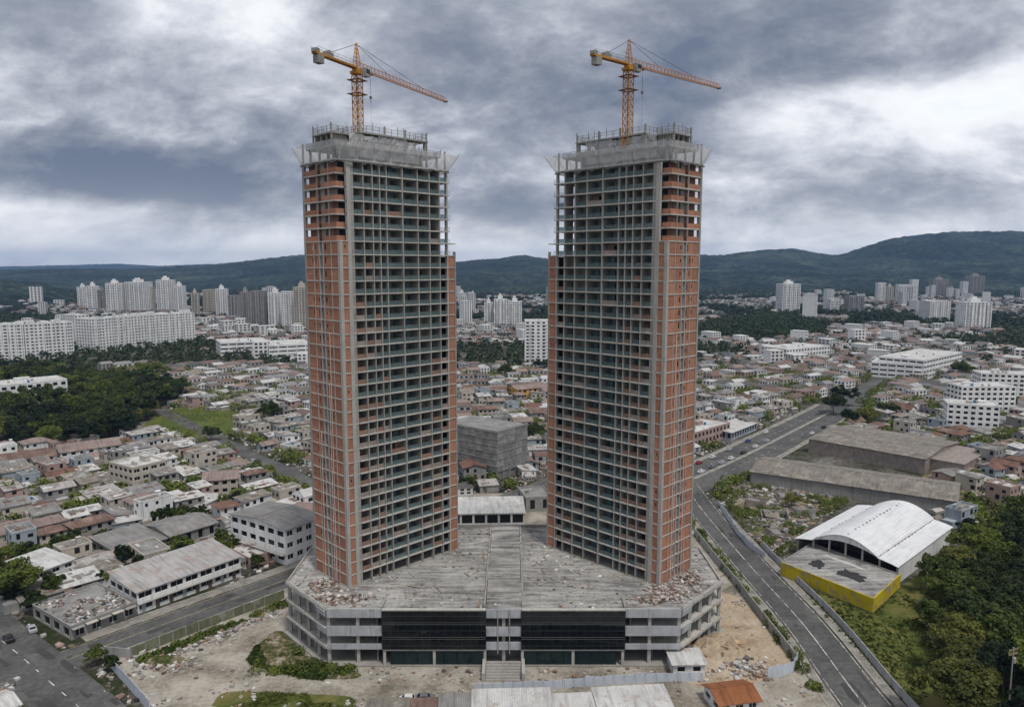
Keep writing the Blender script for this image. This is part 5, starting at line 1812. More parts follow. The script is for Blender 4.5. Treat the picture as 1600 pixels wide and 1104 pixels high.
def arched_hall():
    z = 5.6
    A, B = Vector(G(1244, 838, z)), Vector(G(1406, 883, z))
    C = Vector(G(1481, 821, z))
    d = B - A
    ang, L = math.atan2(d.y, d.x), d.length
    dirv = Vector((math.cos(ang), math.sin(ang)))
    nrm = Vector((-dirv.y, dirv.x))
    Dp = (C - B).dot(nrm)
    root = thing('arched_hall', 'market hall with big white arched metal roof at right', 'hall', (A.x, A.y, 0), ang)
    side = L * .19

    def arch(x):
        if x < side:
            return z - .2 + 1.1 * (x / side) ** .8
        if x > L - side:
            return z - .2 + 1.1 * ((L - x) / side) ** .8
        f = (x - side) / (L - 2 * side)
        return z + 1.15 + 3.6 * math.sin(math.pi * f) ** .9
    xs = [0, side * .33, side * .66, side - .01] + [side + (L - 2 * side) * i / 14 for i in range(15)] + [L - side + .01, L - side * .66, L - side * .33, L]
    nb = 9
    for j in range(nb):
        y0, y1 = -1.2 + (Dp + 2) * j / nb + .008, -1.2 + (Dp + 2) * (j + 1) / nb - .008
        for (i0, i1) in ((0, 3), (4, 11), (11, 18), (19, 22)):
            mb = MB()
            for i in range(i0, i1):
                xa, xb = xs[i], xs[i + 1]
                mb.poly([(xa, y0, arch(xa)), (xb, y0, arch(xb)), (xb, y1, arch(xb)), (xa, y1, arch(xa))])
                mb.poly([(xa, y0, arch(xa) - .12), (xa, y1, arch(xa) - .12), (xb, y1, arch(xb) - .12), (xb, y0, arch(xb) - .12)])
                mb.poly([(xa, y0, arch(xa) - .12), (xb, y0, arch(xb) - .12), (xb, y0, arch(xb)), (xa, y0, arch(xa))])
            mb.build('roof_sheet', MT['hall_roof'], root)
    # vent lines along the roof: rows of small cowls
    for f in (.5, .815, .19):
        for q in range(16):
            x = L * f + rnd.uniform(-.1, .1)
            if rnd.random() < .8:
                y = 1 + q * (Dp - 2) / 16
                MB().box(x - .18, x + .18, y, y + rnd.uniform(.4, 1.0), arch(x) - .05, arch(x) + rnd.uniform(.1, .25)).build('roof_vent', MT['concrete_dark'], root)
    for x in np.linspace(.6, L - .6, 7):
        for y in (0, Dp - .5):
            MB().box(x - .25, x + .25, y, y + .5, .02, arch(x) - .25).build('column', MT['concrete_light'], root)
    fa = MB()                                                # front fascia under the main arch
    for i in range(4, 18):
        xa, xb = xs[i], xs[i + 1]
        fa.poly([(xa, -.9, z + .9 + (arch(xa) - z - 1.15) * .5), (xb, -.9, z + .9 + (arch(xb) - z - 1.15) * .5), (xb, -.9, arch(xb) - .14), (xa, -.9, arch(xa) - .14)])
    fa.build('fascia', MT['white_wall'], root)
    MB().box(.5, L - .5, Dp * .35, Dp * .35 + .3, .02, z - .3).build('inner_wall', MT['concrete_dark'], root)
    MB().box(.3, .6, .6, Dp - .1, .02, z - .6).build('side_wall', MT['grey_wall'], root)
    MB().box(L - .6, L - .3, .6, Dp - .1, .02, z - .6).build('side_wall', MT['white_wall'], root)
    MB().box(.7, L - .7, Dp - .3, Dp, .02, z - .6).build('side_wall', MT['grey_wall'], root)
    footprint((A.x, A.y, 0), ang, L, Dp, 3)
    # low yellow-walled annex in front, on its own turned plan
    zt = 4.2
    K, Lf, Rt = Vector(G(1365, 934, zt)), Vector(G(1221, 877, zt)), Vector(G(1407, 896, zt))
    bl = Lf + (Rt - K)
    an = thing('yellow_annex', 'low flat-roofed annex with bright yellow walls in front of the arched hall', 'building', (K.x, K.y, 0))
    pts = [Vector((0, 0)), Rt - K, bl - K, Lf - K]
    MB().prism([tuple(p) for p in pts], .02, zt - .45).build('floor_deck', MT['deck'], an)

    def wall(p, q, z0, z1, m, part='yellow_wall'):
        v = q - p
        n = max(2, round(v.length / 4.0))
        for i in range(n):
            a_, b_ = p + v * (i / n), p + v * ((i + 1) / n)
            c = (a_ + b_) / 2
            MB().obox((c.x, c.y, (z0 + z1) / 2), ((b_ - a_).length / 2 - .008, .14, (z1 - z0) / 2), math.atan2(v.y, v.x)).build(part, MT[m], an)
    wall(pts[3], pts[0], .4, zt, 'yellow_wall')
    wall(pts[0], pts[1], .4, zt, 'yellow_wall')
    wall(pts[1] , pts[2], .4, zt - .1, 'grey_wall', 'rear_wall')
    wall(pts[2], pts[3], .4, zt - .1, 'grey_wall', 'side_wall')
    rg = random.Random(9)
    ctr = sum((p for p in pts), Vector((0, 0))) / 4
    zz_p = 0.0
    e1, e2 = (pts[3] - pts[0]).normalized(), (pts[1] - pts[0]).normalized()
    for (f1, f2, w1, w2, m) in ((.35, .45, .3, .28, 'tar'), (.72, .4, .16, .3, 'tar'), (.55, .78, .5, .09, 'flat_white')):
        c = pts[0] + (pts[3] - pts[0]) * f1 + (pts[1] - pts[0]) * f2
        blob = []
        for q in range(22):
            t_ = 2 * math.pi * q / 22
            k_ = rg.uniform(.7, 1.15) / max(abs(math.cos(t_)), abs(math.sin(t_))) ** .6
            v_ = c + e1 * math.cos(t_) * k_ * (pts[3] - pts[0]).length * w1 / 2 + e2 * math.sin(t_) * k_ * (pts[1] - pts[0]).length * w2 / 2
            blob.append((v_.x, v_.y))
        if sum(blob[q][0] * blob[(q + 1) % 22][1] - blob[(q + 1) % 22][0] * blob[q][1] for q in range(22)) < 0:
            blob = blob[::-1]
        zz_p += .012
        MB().prism(blob, zt - .46, zt - .44 + zz_p).build('roof_patch', MT[m], an)
    footprint((K.x, K.y, 0), math.atan2(e2.y, e2.x), (pts[1] - pts[0]).length, (pts[3] - pts[0]).length, 2)


MT['tar'] = mat('tar', (0.035, 0.034, 0.033), var=0.4, scale=0.6)
arched_hall()

# --- bottom edge ---------------------------------------------------------------
_o, L, H = block('orange_house', 'white house with bright orange tiled roof at the bottom edge', 'house', (1124, 1120), (1186, 1112), 7.0, 1, 2.7, 'white_wall', 'gable', rm='tile_orange', rise=1.2, bay=3.0, pier=1.3, singles=True)
block('site_hut', 'small white site hut with flat white roof beside the sand yard', 'hut', (1052, 1056), (1101, 1055), 5.5, 1, 2.7, 'white_wall', 'mono', rm='white_sheet', rise=.4, bay=3, pier=1.8)
block('long_shed', 'shorter whitish shed roof joining the long shed on its right, bottom edge', 'shed', (868, 1134), (936, 1131), 6.0, 1, 2.3, 'grey_wall', 'mono', rm='white_sheet', rise=.4, bay=4, pier=2.0)
block('long_shed', 'long dirty white shed roof along the bottom edge', 'shed', (740, 1146), (862, 1143), 9.0, 1, 2.6, 'white_wall', 'mono', rm='white_sheet', rise=.7, bay=4, pier=2.0)
for (a, b, dp, fh_, wl, rm_, lab) in [((940, 1136), (1052, 1130), 8.0, 2.6, 'grey_wall', 'white_sheet', 'stained white shed roof right of the long shed at the bottom'),
                                      ((688, 1138), (735, 1136), 6.5, 2.4, 'grey_wall', 'grey_sheet', 'narrow grey roofed store touching the long shed at the bottom'),
                                      ((640, 1132), (684, 1130), 4.5, 1.9, 'pink_wall', 'tile_brown', 'low brown roofed store at the bottom, left of the grey store'),
                                      ((572, 1138), (634, 1136), 5.5, 2.0, 'blue_wall', 'old_sheet', 'dark roofed low store at the left end of the bottom sheds')]:
    block('small_shed', lab, 'shed', a, b, dp, 1, fh_, wl, 'mono', rm=rm_, rise=.5, bay=4, pier=2.4)


# --- walls and fences -----------------------------------------------------------
def fence(name, label, pts, h, m, step=3.0, th=.12, cat='wall', post=None, wob=.03, z0=.005):
    P = [Vector(p) for p in pts]
    root = thing(name, label, cat, (P[0].x, P[0].y, 0))
    o = P[0]
    for a, b in zip(P[:-1], P[1:]):
        v = b - a
        n = max(1, round(v.length / step))
        for i in range(n):
            c = a + v * ((i + .5) / n) - o
            hh = h + rnd.uniform(-wob, wob) * h
            MB().box(-v.length / n / 2 + .01, v.length / n / 2 - .01, -th / 2, th / 2, z0, hh).build('panel', MT[m], root, (c.x, c.y, 0), math.atan2(v.y, v.x) + rnd.uniform(-.01, .01))
            if post:
                c2 = a + v * (i / n) - o
                MB().box(-.12, .12, -th / 2 - .05, th / 2 + .05, z0, h + .12).build('post', MT[post], root, (c2.x, c2.y, 0), math.atan2(v.y, v.x))
    return root


fence('site_fence', 'white sheet metal site fence in the lower left', [G(157, 1024), G(234, 1112)], 2.6, 'fence_white', 2.0, .08, 'fence', None)
fence('mossy_wall', 'mossy concrete wall between the left street and the site', [G(205, 1026), G(330, 977), G(444, 934)], 2.4, 'mossy_wall', 3.0, .2, 'wall', 'grey_wall')
fence('corner_wall', 'short pale wall joining the white fence and the mossy wall', [G(160, 1023), G(204, 1027)], 2.2, 'fence_grey', 3.0, .2, 'wall')
fence('street_wall', 'pale blue grey wall along the right street beside the meadow', offset(RIGHT_ST, -8.4)[2:19], 2.1, 'fence_grey_blue' if 'fence_grey_blue' in MT else 'parapet', 3.2, .18, 'wall')
fence('site_wall', 'grey concrete wall along the site side of the right street', [G(1243, 1036), G(1215, 1000), G(1180, 955), G(1150, 915), G(1120, 880), G(1098, 852), G(1085, 836)], 2.5, 'fence_grey', 3.0, .2, 'wall', 'grey_wall')
fence('sheet_gate', 'bent pale sheet gate at the corner of the sand yard', [G(1199, 1058), G(1222, 1056), G(1240, 1048), G(1246, 1036)], 2.6, 'fence_white', 1.3, .06, 'fence', None, .12)
fence('yard_fence', 'dented whitish sheet fence along the bottom of the yard', [G(740, 1083), G(850, 1077), G(960, 1068), G(1042, 1064), G(1098, 1064)], 2.1, 'fence_white', 2.2, .08, 'fence', None, .10)
fence('plot_fence', 'crooked pale fence with a blue sheet by the overgrown plot', [G(1122, 788), G(1140, 815), G(1150, 832), G(1170, 855), G(1195, 872)], 2.2, 'fence_white', 2.4, .08, 'fence', None, .2)


def utility_pole(x, y, h, label):
    root = thing('utility_pole', label, 'pole', (x, y, 0), R(20))
    MB().bar((0, 0, 0), (0, 0, h), .17, 8, .11).build('shaft', MT['concrete'], root)
    for zf in (h - .5, h - 1.4):
        MB().box(-1.2, 1.2, -.06, .06, zf - .06, zf + .06).build('crossarm', MT['wood'], root)
        for xx in (-1.05, -.4, .4, 1.05):
            MB().bar((xx, 0, zf + .06), (xx, 0, zf + .28), .06, 6).build('insulator', MT['concrete_light'], root)
    MB().bar((.45, 0, h - 3.2), (.45, 0, h - 2.2), .3, 10).build('transformer', MT['concrete_light'], root)


_pp = G(1574, 1128)
utility_pole(_pp[0], _pp[1], 15.5, 'grey utility pole with crossarms in front of the right wood')

# ================================================================== TREES
def leaf_quads(rg, n, centre, radius, size, squash=.8):
    """n leaf-cluster quads spread over a clump's shell"""
    v = rg.normal(size=(n, 3))
    v /= np.linalg.norm(v, axis=1)[:, None]
    v[:, 2] = np.where(v[:, 2] < -.35, -v[:, 2], v[:, 2])
    r = radius * (0.55 + 0.5 * rg.random((n, 1)))
    c = centre + v * r * np.array([1, 1, squash])
    nrm = v * .7 + rg.normal(size=(n, 3)) * .55 + np.array([0, 0, .35])
    nrm /= np.linalg.norm(nrm, axis=1)[:, None]
    t = np.cross(nrm, rg.normal(size=(n, 3)))
    t /= np.linalg.norm(t, axis=1)[:, None] + 1e-9
    b = np.cross(nrm, t)
    s = size * (0.6 + 0.8 * rg.random((n, 1)))
    t, b = t * s * .5, b * s * .38
    return np.stack([c - t, c - b * .9, c + t, c + b * 1.1], 1)


def crown_mesh(seed, R0, Hc, clumps, per, size, base, m):
    rg = np.random.default_rng(seed)
    out = []
    lobes = [(rg.normal(0, .33, 3) * np.array([R0, R0, 0])) for _ in range(4)]
    for i in range(clumps):
        lob = lobes[i % 4]
        v = rg.normal(size=3)
        v /= np.linalg.norm(v)
        if v[2] < -.2:
            v[2] *= -.6
        rad = (0.55 + 0.45 * rg.random() ** .5)
        p = np.array([lob[0] + v[0] * R0 * rad * .8, lob[1] + v[1] * R0 * rad * .8, base + Hc * .42 + v[2] * Hc * .55 * rad - .1 * Hc * np.hypot(*lob[:2]) / R0])
        out.append(leaf_quads(rg, per, p, R0 * (.22 + .16 * rg.random()), size))
    q = np.concatenate(out)
    V = q.reshape(-1, 3)
    return np_mesh('crown', V, np.arange(len(V)).reshape(-1, 4), m)


def trunk_mesh(seed, h, r, spread):
    rg = random.Random(seed)
    mb = MB()
    p, rr = Vector((0, 0, -.1)), r
    for i in range(4):
        q = p + Vector((rg.uniform(-.2, .2), rg.uniform(-.2, .2), h / 4))
        mb.bar(p, q, rr, 7, rr * .82)
        p, rr = q, rr * .82
        if i >= 1:
            for k in range(2):
                a = rg.uniform(0, 6.28)
                e = p + Vector((math.cos(a) * spread, math.sin(a) * spread, h * rg.uniform(.25, .5)))
                md = p.lerp(e, .5) + Vector((0, 0, -.1 * spread))
                mb.bar(p, md, rr * .55, 5, rr * .4)
                mb.bar(md, e, rr * .4, 5, rr * .15)
    return mb.mesh('trunk', MT['bark'])


CROWNS = [(crown_mesh(i + 1, (4.6, 5.4, 4.2, 5.0)[i], (7.5, 8.0, 8.6, 6.5)[i], 46, 130, .62, (2.6, 3.0, 2.6, 2.2)[i], MT[('leaf_deep', 'leaf', 'leaf_deep', 'leaf_olive')[i]]), trunk_mesh(i, (5.2, 5.8, 5.6, 4.5)[i], .28, 2.2)) for i in range(4)]
SMALL = [(crown_mesh(i + 20, (2.6, 3.1, 2.2)[i], (4.2, 4.6, 5.0)[i], 22, 60, .62, (1.2, 1.4, 1.2)[i], MT['leaf' if i else 'leaf_deep']), trunk_mesh(i + 20, (2.6, 3.0, 2.8)[i], .15, 1.1)) for i in range(3)]


def tree(x, y, z, s, kind, label, group, big=True, sz=1.0):
    r_ = thing('broadleaf_tree', label, 'tree', (x, y, z), rnd.uniform(0, 6.28), group)
    r_.scale = (s, s, s * sz)
    c, t = (CROWNS if big else SMALL)[kind % (4 if big else 3)]
    link('crown', c, r_)
    link('trunk', t, r_)
    return r_


def far_clump_mesh(pts, seed, m, per=26, size=2.4, rad=3.6):
    rg = np.random.default_rng(seed)
    n = len(pts)
    P = np.asarray(pts)
    v = rg.normal(size=(n, per, 3))
    v /= np.linalg.norm(v, axis=2)[..., None]
    v[..., 2] = np.abs(v[..., 2])
    sc_ = (.6 + .8 * rg.random((n, 1, 1)))
    c = P[:, None, :] + v * rad * sc_ * np.array([1, 1, 1.15]) * (.7 + .4 * rg.random((n, per, 1)))
    nrm = v + rg.normal(size=v.shape) * .4
    nrm /= np.linalg.norm(nrm, axis=2)[..., None]
    t = np.cross(nrm, rg.normal(size=v.shape))
    t /= np.linalg.norm(t, axis=2)[..., None]
    b = np.cross(nrm, t)
    t, b = t * size * .5, b * size * .45
    q = np.stack([c - t, c - b, c + t, c + b], 2).reshape(-1, 3)
    return np_mesh('far_trees', q, np.arange(len(q)).reshape(-1, 4), m)


def road_dist(x, y):
    best = 1e9
    for pts, w in ROADS:
        for (ax, ay), (bx, by) in zip(pts[:-1], pts[1:]):
            dx, dy = bx - ax, by - ay
            L2 = dx * dx + dy * dy
            t = 0 if L2 == 0 else max(0, min(1, ((x - ax) * dx + (y - ay) * dy) / L2))
            d = math.hypot(ax + t * dx - x, ay + t * dy - y) - w / 2
            if d < best:
                best = d
    return best


def in_view(x, y, z=3.0, mx=60):
    if y < 60:
        return False
    px, py = proj(x, y, z)
    return -mx < px < 1600 + mx and py < 1104 + mx


SITE_W = [G(*p) for p in SITE]
WOOD_L = [G(*p) for p in smooth([(-80, 700), (-60, 600), (110, 575), (190, 583), (250, 602), (285, 626), (245, 645), (215, 672), (190, 692), (150, 698), (60, 700), (-80, 700)], 3)]
WOOD_R = [G(*p) for p in smooth([(1452, 1005), (1442, 945), (1478, 912), (1525, 893), (1562, 858), (1650, 818), (1760, 850), (1850, 960), (1850, 1300), (1560, 1270), (1500, 1130), (1452, 1005)], 3)]
PARK_R = [G(*p) for p in smooth([(1080, 520), (1130, 500), (1220, 496), (1280, 508), (1285, 526), (1200, 531), (1080, 530), (1080, 520)], 3)]
FIELD_W = [G(*p) for p in [(220, 668), (255, 642), (320, 632), (395, 652), (370, 676), (280, 684)]]
MEADOW_W = [G(*p) for p in [(1222, 890), (1365, 955), (1410, 915), (1500, 850), (1620, 800), (1750, 900), (1800, 1250), (1520, 1250), (1420, 1104)]]
PLOT_W = [G(*p) for p in [(1120, 775), (1180, 745), (1330, 780), (1250, 835), (1220, 870), (1180, 842)]]
ROUGH_W = [G(*p) for p in [(1440, 745), (1500, 695), (1700, 680), (1700, 800), (1530, 812), (1490, 800)]]
HALL_W = [G(*p) for p in [(1180, 742), (1500, 800), (1500, 850), (1400, 880), (1240, 850), (1150, 800)]]
GAP_W = [G(*p) for p in [(1175, 738), (1250, 690), (1300, 688), (1470, 738), (1510, 765), (1480, 790), (1300, 745)]]
OPEN = [GAP_W, HALL_W, WOOD_L, WOOD_R, PARK_R, FIELD_W, MEADOW_W, PLOT_W, SITE_W]


def blocked(x, y, rad=3.0, road_gap=2.0, open_too=True):
    if open_too and any(inside(p, x, y) for p in OPEN):
        return True
    if any(inside(p, x, y) for p in FOOT):
        return True
    return road_dist(x, y) < rad + road_gap


def fill(poly, step, jit, rg):
    xs, ys = [p[0] for p in poly], [p[1] for p in poly]
    out = []
    y = min(ys)
    while y < max(ys):
        x = min(xs)
        while x < max(xs):
            a, b = x + rg.uniform(-jit, jit), y + rg.uniform(-jit, jit)
            if inside(poly, a, b):
                out.append((a, b))
            x += step
        y += step
    return out


# right wood: every tree its own
def nth(n):
    return f"{n}{'th' if 10 <= n % 100 <= 20 else {1: 'st', 2: 'nd', 3: 'rd'}.get(n % 10, 'th')}"


def rank_labels(objs, marks, text):
    """tell alike things apart by their order of distance from the nearest landmark"""
    byl = {}
    for o_ in objs:
        d_ = [math.hypot(p[0] - o_.location.x, p[1] - o_.location.y) for _, p in marks]
        k_ = min(range(len(marks)), key=lambda q: d_[q])
        byl.setdefault(k_, []).append((d_[k_], o_))
    for k_, lst in byl.items():
        for n, (_, o_) in enumerate(sorted(lst, key=lambda t: t[0])):
            o_['label'] = f"{text}, {'nearest' if n == 0 else nth(n + 1) + ' nearest'} to {marks[k_][0]}"


wr, wl = [], []
trg = random.Random(31)
pts = [p for p in fill(WOOD_R, 7.6, 2.2, trg) if in_view(p[0], p[1], 8, 90)]
for i, (x, y) in enumerate(pts):
    if any(inside(p, x, y) for p in FOOT) or (abs(x - _pp[0] * y / _pp[1]) < 5.5 and y < _pp[1] + 4):
        continue
    wr.append(tree(x, y, 0, trg.uniform(.8, 1.35), i, 'dense green tree in the wood at the right edge', 'trees of the right wood', True, trg.uniform(.85, 1.15)))
pts = [p for p in fill(WOOD_L, 12.6, 3.6, trg) if in_view(p[0], p[1], 6, 30)]
for i, (x, y) in enumerate(pts[:150]):
    if any(inside(p, x, y) for p in FOOT):
        continue
    wl.append(tree(x, y, 0, trg.uniform(1.1, 1.9), i, 'dark green tree in the wood at the left edge', 'trees of the left wood', True, trg.uniform(.7, 1.0)))
rank_labels(wr, [('the yellow annex', G(1405, 930)), ('the arched hall', G(1480, 850)), ('the utility pole', (_pp[0], _pp[1])), ('the pale street wall', G(1420, 1090)), ('the rough ground', G(1600, 800))],
            'dense green tree of the right wood')
rank_labels(wl, [('the half hidden white block', G(60, 645)), ('the green clearing', G(250, 650)), ('the long tiled house', G(140, 705)), ('the left picture edge houses', G(10, 715)), ('the white apartment row', G(150, 560)),
                 ('the edge apartment block', G(20, 570)), ('the right tip of the wood', G(285, 622))], 'dark green tree of the left wood')
pk = [(x, y, 2.0) for x, y in fill(PARK_R, 9.0, 3.0, trg)]
o = link('park_trees', far_clump_mesh(pk, 3, MT['leaf_deep'], 60, 3.0, 6.0))
tag(o, 'dark wooded park right of the right tower, read as one mass', None, kind='stuff')

# ================================================================== HOUSES
WALLS = [('white', 'white_wall'), ('grey', 'grey_wall'), ('cream', 'cream_wall'), ('grey', 'grey_wall'), ('pink', 'pink_wall'), ('bluish', 'blue_wall'), ('white', 'white_wall'), ('cream', 'cream_wall')]
ROOFS = [('grey flat', 'flat_roof', 'flat'), ('red-brown tiled', 'tile_red', 'tile'), ('brown tiled', 'tile_brown', 'tile'), ('pinkish tiled', 'tile_pink', 'tile'), ('grey sheet', 'grey_sheet', 'sheet'), ('whitish sheet', 'white_sheet', 'sheet'),
         ('dark old sheet', 'old_sheet', 'sheet'), ('grey flat', 'flat_roof', 'flat'), ('pale flat', 'flat_white', 'flat'), ('grey sheet', 'grey_sheet', 'sheet'), ('pale metal', 'metal_roof', 'sheet'), ('dark old sheet', 'old_sheet', 'sheet'), ('grey flat', 'flat_roof', 'flat'), ('whitish sheet', 'white_sheet', 'sheet')]


def hip_roof(root, L, Dp, z, rise, m, o=.5):
    r_ = min(L, Dp) / 2
    if L >= Dp:
        a, b = (r_, Dp / 2, z + rise), (L - r_, Dp / 2, z + rise)
    else:
        a, b = (L / 2, r_, z + rise), (L / 2, Dp - r_, z + rise)
    c = [(-o, -o, z), (L + o, -o, z), (L + o, Dp + o, z), (-o, Dp + o, z)]
    mb = MB()
    if L >= Dp:
        mb.poly([c[0], c[1], b, a]).poly([c[1], c[2], b]).poly([c[2], c[3], a, b]).poly([c[3], c[0], a])
    else:
        mb.poly([c[0], c[1], a]).poly([c[1], c[2], b, a]).poly([c[2], c[3], b]).poly([c[3], c[0], a, b])
    mb.poly([c[3], c[2], c[1], c[0]])
    mb.box(-o, L + o, -o, Dp + o, z - .16, z - .004)
    mb.build('roof', MT[m], root)


def house(x, y, ang, rg, spec):
    wn, wm, rn, rm, rt, fl, L, Dp = spec
    root = thing('house', 'house', 'house', (x, y, 0), ang, 'town houses')
    fh = 2.8
    H = fl * fh
    wb = MB().box(0, L, 0, Dp, .01, H)
    if rg.random() < .5 and L > 8:
        wb.box(-rg.uniform(1.5, 3.5), -.003, Dp * .2, Dp * .9, .012, 2.5)
    wb.build('wall', MT[wm], root)
    win = MB()
    for f in range(fl):
        z0 = f * fh + .95
        for (span, mk) in ((L, 0), (L, 1), (Dp, 2), (Dp, 3)):
            n = max(1, int(span / rg.uniform(2.3, 3.2)))
            for q in range(n):
                if rg.random() < .18:
                    continue
                c = (q + .5) * span / n
                w = rg.uniform(.45, .8)
                hgt = rg.uniform(1.0, 1.35) if rg.random() < .8 else 1.7
                a, b = c - w, c + w
                if mk == 0:
                    win.box(a, b, -.05, -.004, z0, z0 + hgt)
                elif mk == 1:
                    win.box(a, b, Dp + .004, Dp + .05, z0, z0 + hgt)
                elif mk == 2:
                    win.box(-.05, -.004, a, b, z0, z0 + hgt)
                else:
                    win.box(L + .004, L + .05, a, b, z0, z0 + hgt)
    tag(win.build('windows', MT['window_dark'], root), None, None, kind='stuff')
    dx = rg.uniform(.2, .7) * L
    MB().box(dx, dx + 1.0, -.08, -.055, .02, 2.1).build('door', MT['door'], root)
    if fl >= 2 and rg.random() < .5:
        a = rg.uniform(0, .3) * L
        MB().box(a, a + L * .5, -1.3, -.06, fh - .14, fh).box(a, a + L * .5, -1.3, -1.2, fh, fh + .85).build('balcony', MT[wm], root)
    rise = rg.uniform(1.2, 2.0)
    if rt == 'tile':
        if rg.random() < .5:
            hip_roof(root, L, Dp, H, rise * .9, rm)
        else:
            roof_gable(root, L, Dp, H, rise, rm, .5, wall=wm)
    elif rt == 'sheet':
        mono_ = rg.random() < .6
        rise2 = rg.uniform(.5, 1.3)
        roof_gable(root, L, Dp, H, rise2, rm, .4, mono=mono_, wall=wm)
    else:
        roof_flat(root, L, Dp, H, rm, wm, rg.uniform(.3, .9), rg, rg.choice((0, 1, 2, 2)))
    if rt != 'tile':
        pm = MB()
        for q in range(rg.randint(5, 12)):
            px_, py_ = rg.uniform(.8, L - .8), rg.uniform(.8, Dp - .8)
            if rt == 'flat':
                zz, tl = H + .06 + q * .006, 0.0
            elif mono_:
                zz, tl = H + rise2 * py_ / Dp + .17 + q * .006, math.atan2(rise2, Dp)
            else:
                k_ = rise2 / (Dp / 2)
                up_ = py_ < Dp / 2
                zz, tl = H + k_ * (py_ if up_ else Dp - py_) + .17 + q * .006, math.atan(k_) * (1 if up_ else -1)
            pm.obox((px_, py_, zz), (min(rg.uniform(.3, 1.6), px_, L - px_), min(rg.uniform(.2, .8), py_, Dp - py_), .025), 0, (tl, 0), rg.randrange(4))
        tag(pm.build('roof_patches', [MT['flat_white'], MT['old_sheet'], MT['grey_sheet'], MT['tile_brown']], root), None, None, kind='stuff')
    if rg.random() < .3 and rt != 'flat':
        MB().bar((L * .8, Dp + 1.2, .01), (L * .8, Dp + 1.2, 2.2), .7, 8).build('water_tank', MT['tank_blue' if rg.random() < .5 else 'concrete_light'], root)
    return root


HREGIONS = [     # name, frame angle, test on image x
    ('left', math.atan2(_ld.y, _ld.x)), ('right', R(38)), ('mid', R(12))]
hrg = random.Random(77)
spots = []


def grid(ang, cx, cy, half_w, half_d, du, dv, street_every, test):
    c, s = math.cos(ang), math.sin(ang)
    v, row = -half_d, 0
    while v < half_d:
        u = -half_w
        while u < half_w:
            step = du * hrg.uniform(.8, 1.3)
            x = cx + c * (u + hrg.uniform(-1, 1)) - s * (v + hrg.uniform(-1.2, 1.2))
            y = cy + s * u + c * v
            if test(x, y):
                spots.append((x, y, ang + hrg.choice((0, 0, 0, math.pi / 2)) + hrg.uniform(-.08, .08)))
            u += step
        row += 1
        v += dv + (7.5 if row % street_every == 0 else 0)


def px_of(x, y):
    return proj(x, y, 0)[0] if y > 30 else 1e9


grid(math.atan2(_ld.y, _ld.x), -180, 330, 420, 330, 10.4, 10.6, 3, lambda x, y: 120 < y < 640 and px_of(x, y) < 600)
grid(R(14), 10, 430, 130, 240, 11, 11, 3, lambda x, y: 232 < y < 640 and 600 <= px_of(x, y) <= 980)
grid(R(33), 300, 430, 470, 340, 11, 11, 3, lambda x, y: 150 < y < 640 and px_of(x, y) > 980)
cand = []
for (x, y, a) in spots:
    if not in_view(x, y, 2, 50) or blocked(x, y, 4.0, 3.0) or hrg.random() < .07:
        continue
    if any(abs(x - q[0]) < 9 and abs(y - q[1]) < 9 and math.hypot(x - q[0], y - q[1]) < 7.8 for q in cand[-60:]):
        continue
    cand.append((x, y, a))
cand.sort(key=lambda p: math.hypot(p[0], p[1]))


def hidden(x, y):
    px, py = proj(x, y, 5)
    return (478 < px < 722 or 846 < px < 1092) and py < 900


MARKS = [('the white site fence corner', G(160, 1024)), ('the long shop building', G(296, 925)), ('the stained white building', G(447, 880)), ('the cream apartment house', G(225, 755)),
         ('the left wood', G(150, 700)), ('the green clearing', G(300, 660)), ('the back street', G(440, 730)), ('the wrapped grey building', G(777, 745)), ('the ochre house', G(830, 620)),
         ('the peach corner shop', G(1110, 690)), ('the avenue end', G(1300, 645)), ('the long brown warehouse', G(1340, 770)), ('the broad brown warehouse', G(1380, 700)), ('the stepped white flats', G(1520, 670)),
         ('the low office block', G(1260, 560)), ('the long low white block', G(1420, 590)), ('the half hidden white block', G(90, 640)), ('the school building', G(400, 560)), ('the white apartment row', G(220, 548)),
         ('the orange-roofed house', G(1150, 1100)), ('the white slab tower', G(835, 570)), ('the arched hall', G(1340, 840)), ('the crossroads', G(20, 1020)), ('the white flat-roofed house', G(90, 910))]


near, far = [], []
for p in cand:
    (near if len(near) < 290 and not hidden(p[0], p[1]) else far).append(p)
built = []
for (x, y, a) in near:
    wn, wm = hrg.choice(WALLS)
    rn, rm, rt = hrg.choice(ROOFS)
    fl = hrg.choice((1, 1, 2, 2, 2, 3) if rt == 'flat' else (1, 1, 2, 2))
    L, Dp = hrg.uniform(5.5, 12.5), hrg.uniform(5, 9.5)
    c, s = math.cos(a), math.sin(a)
    ox, oy = x - (c * L / 2 - s * Dp / 2), y - (s * L / 2 + c * Dp / 2)
    h = house(ox, oy, a, hrg, (wn, wm, rn, rm, rt, fl, L, Dp))
    mk = min(range(len(MARKS)), key=lambda i: math.hypot(MARKS[i][1][0] - x, MARKS[i][1][1] - y))
    built.append((mk, math.hypot(MARKS[mk][1][0] - x, MARKS[mk][1][1] - y), h, f"{('one', 'two', 'three')[fl - 1]}-storey {wn} house with {rn} roof"))
for mk in range(len(MARKS)):
    lst = sorted([b for b in built if b[0] == mk], key=lambda b: b[1])
    for n, b in enumerate(lst):
        b[2]['label'] = f"{b[3]}, {'nearest' if n == 0 else nth(n + 1) + ' nearest'} to {MARKS[mk][0]}"


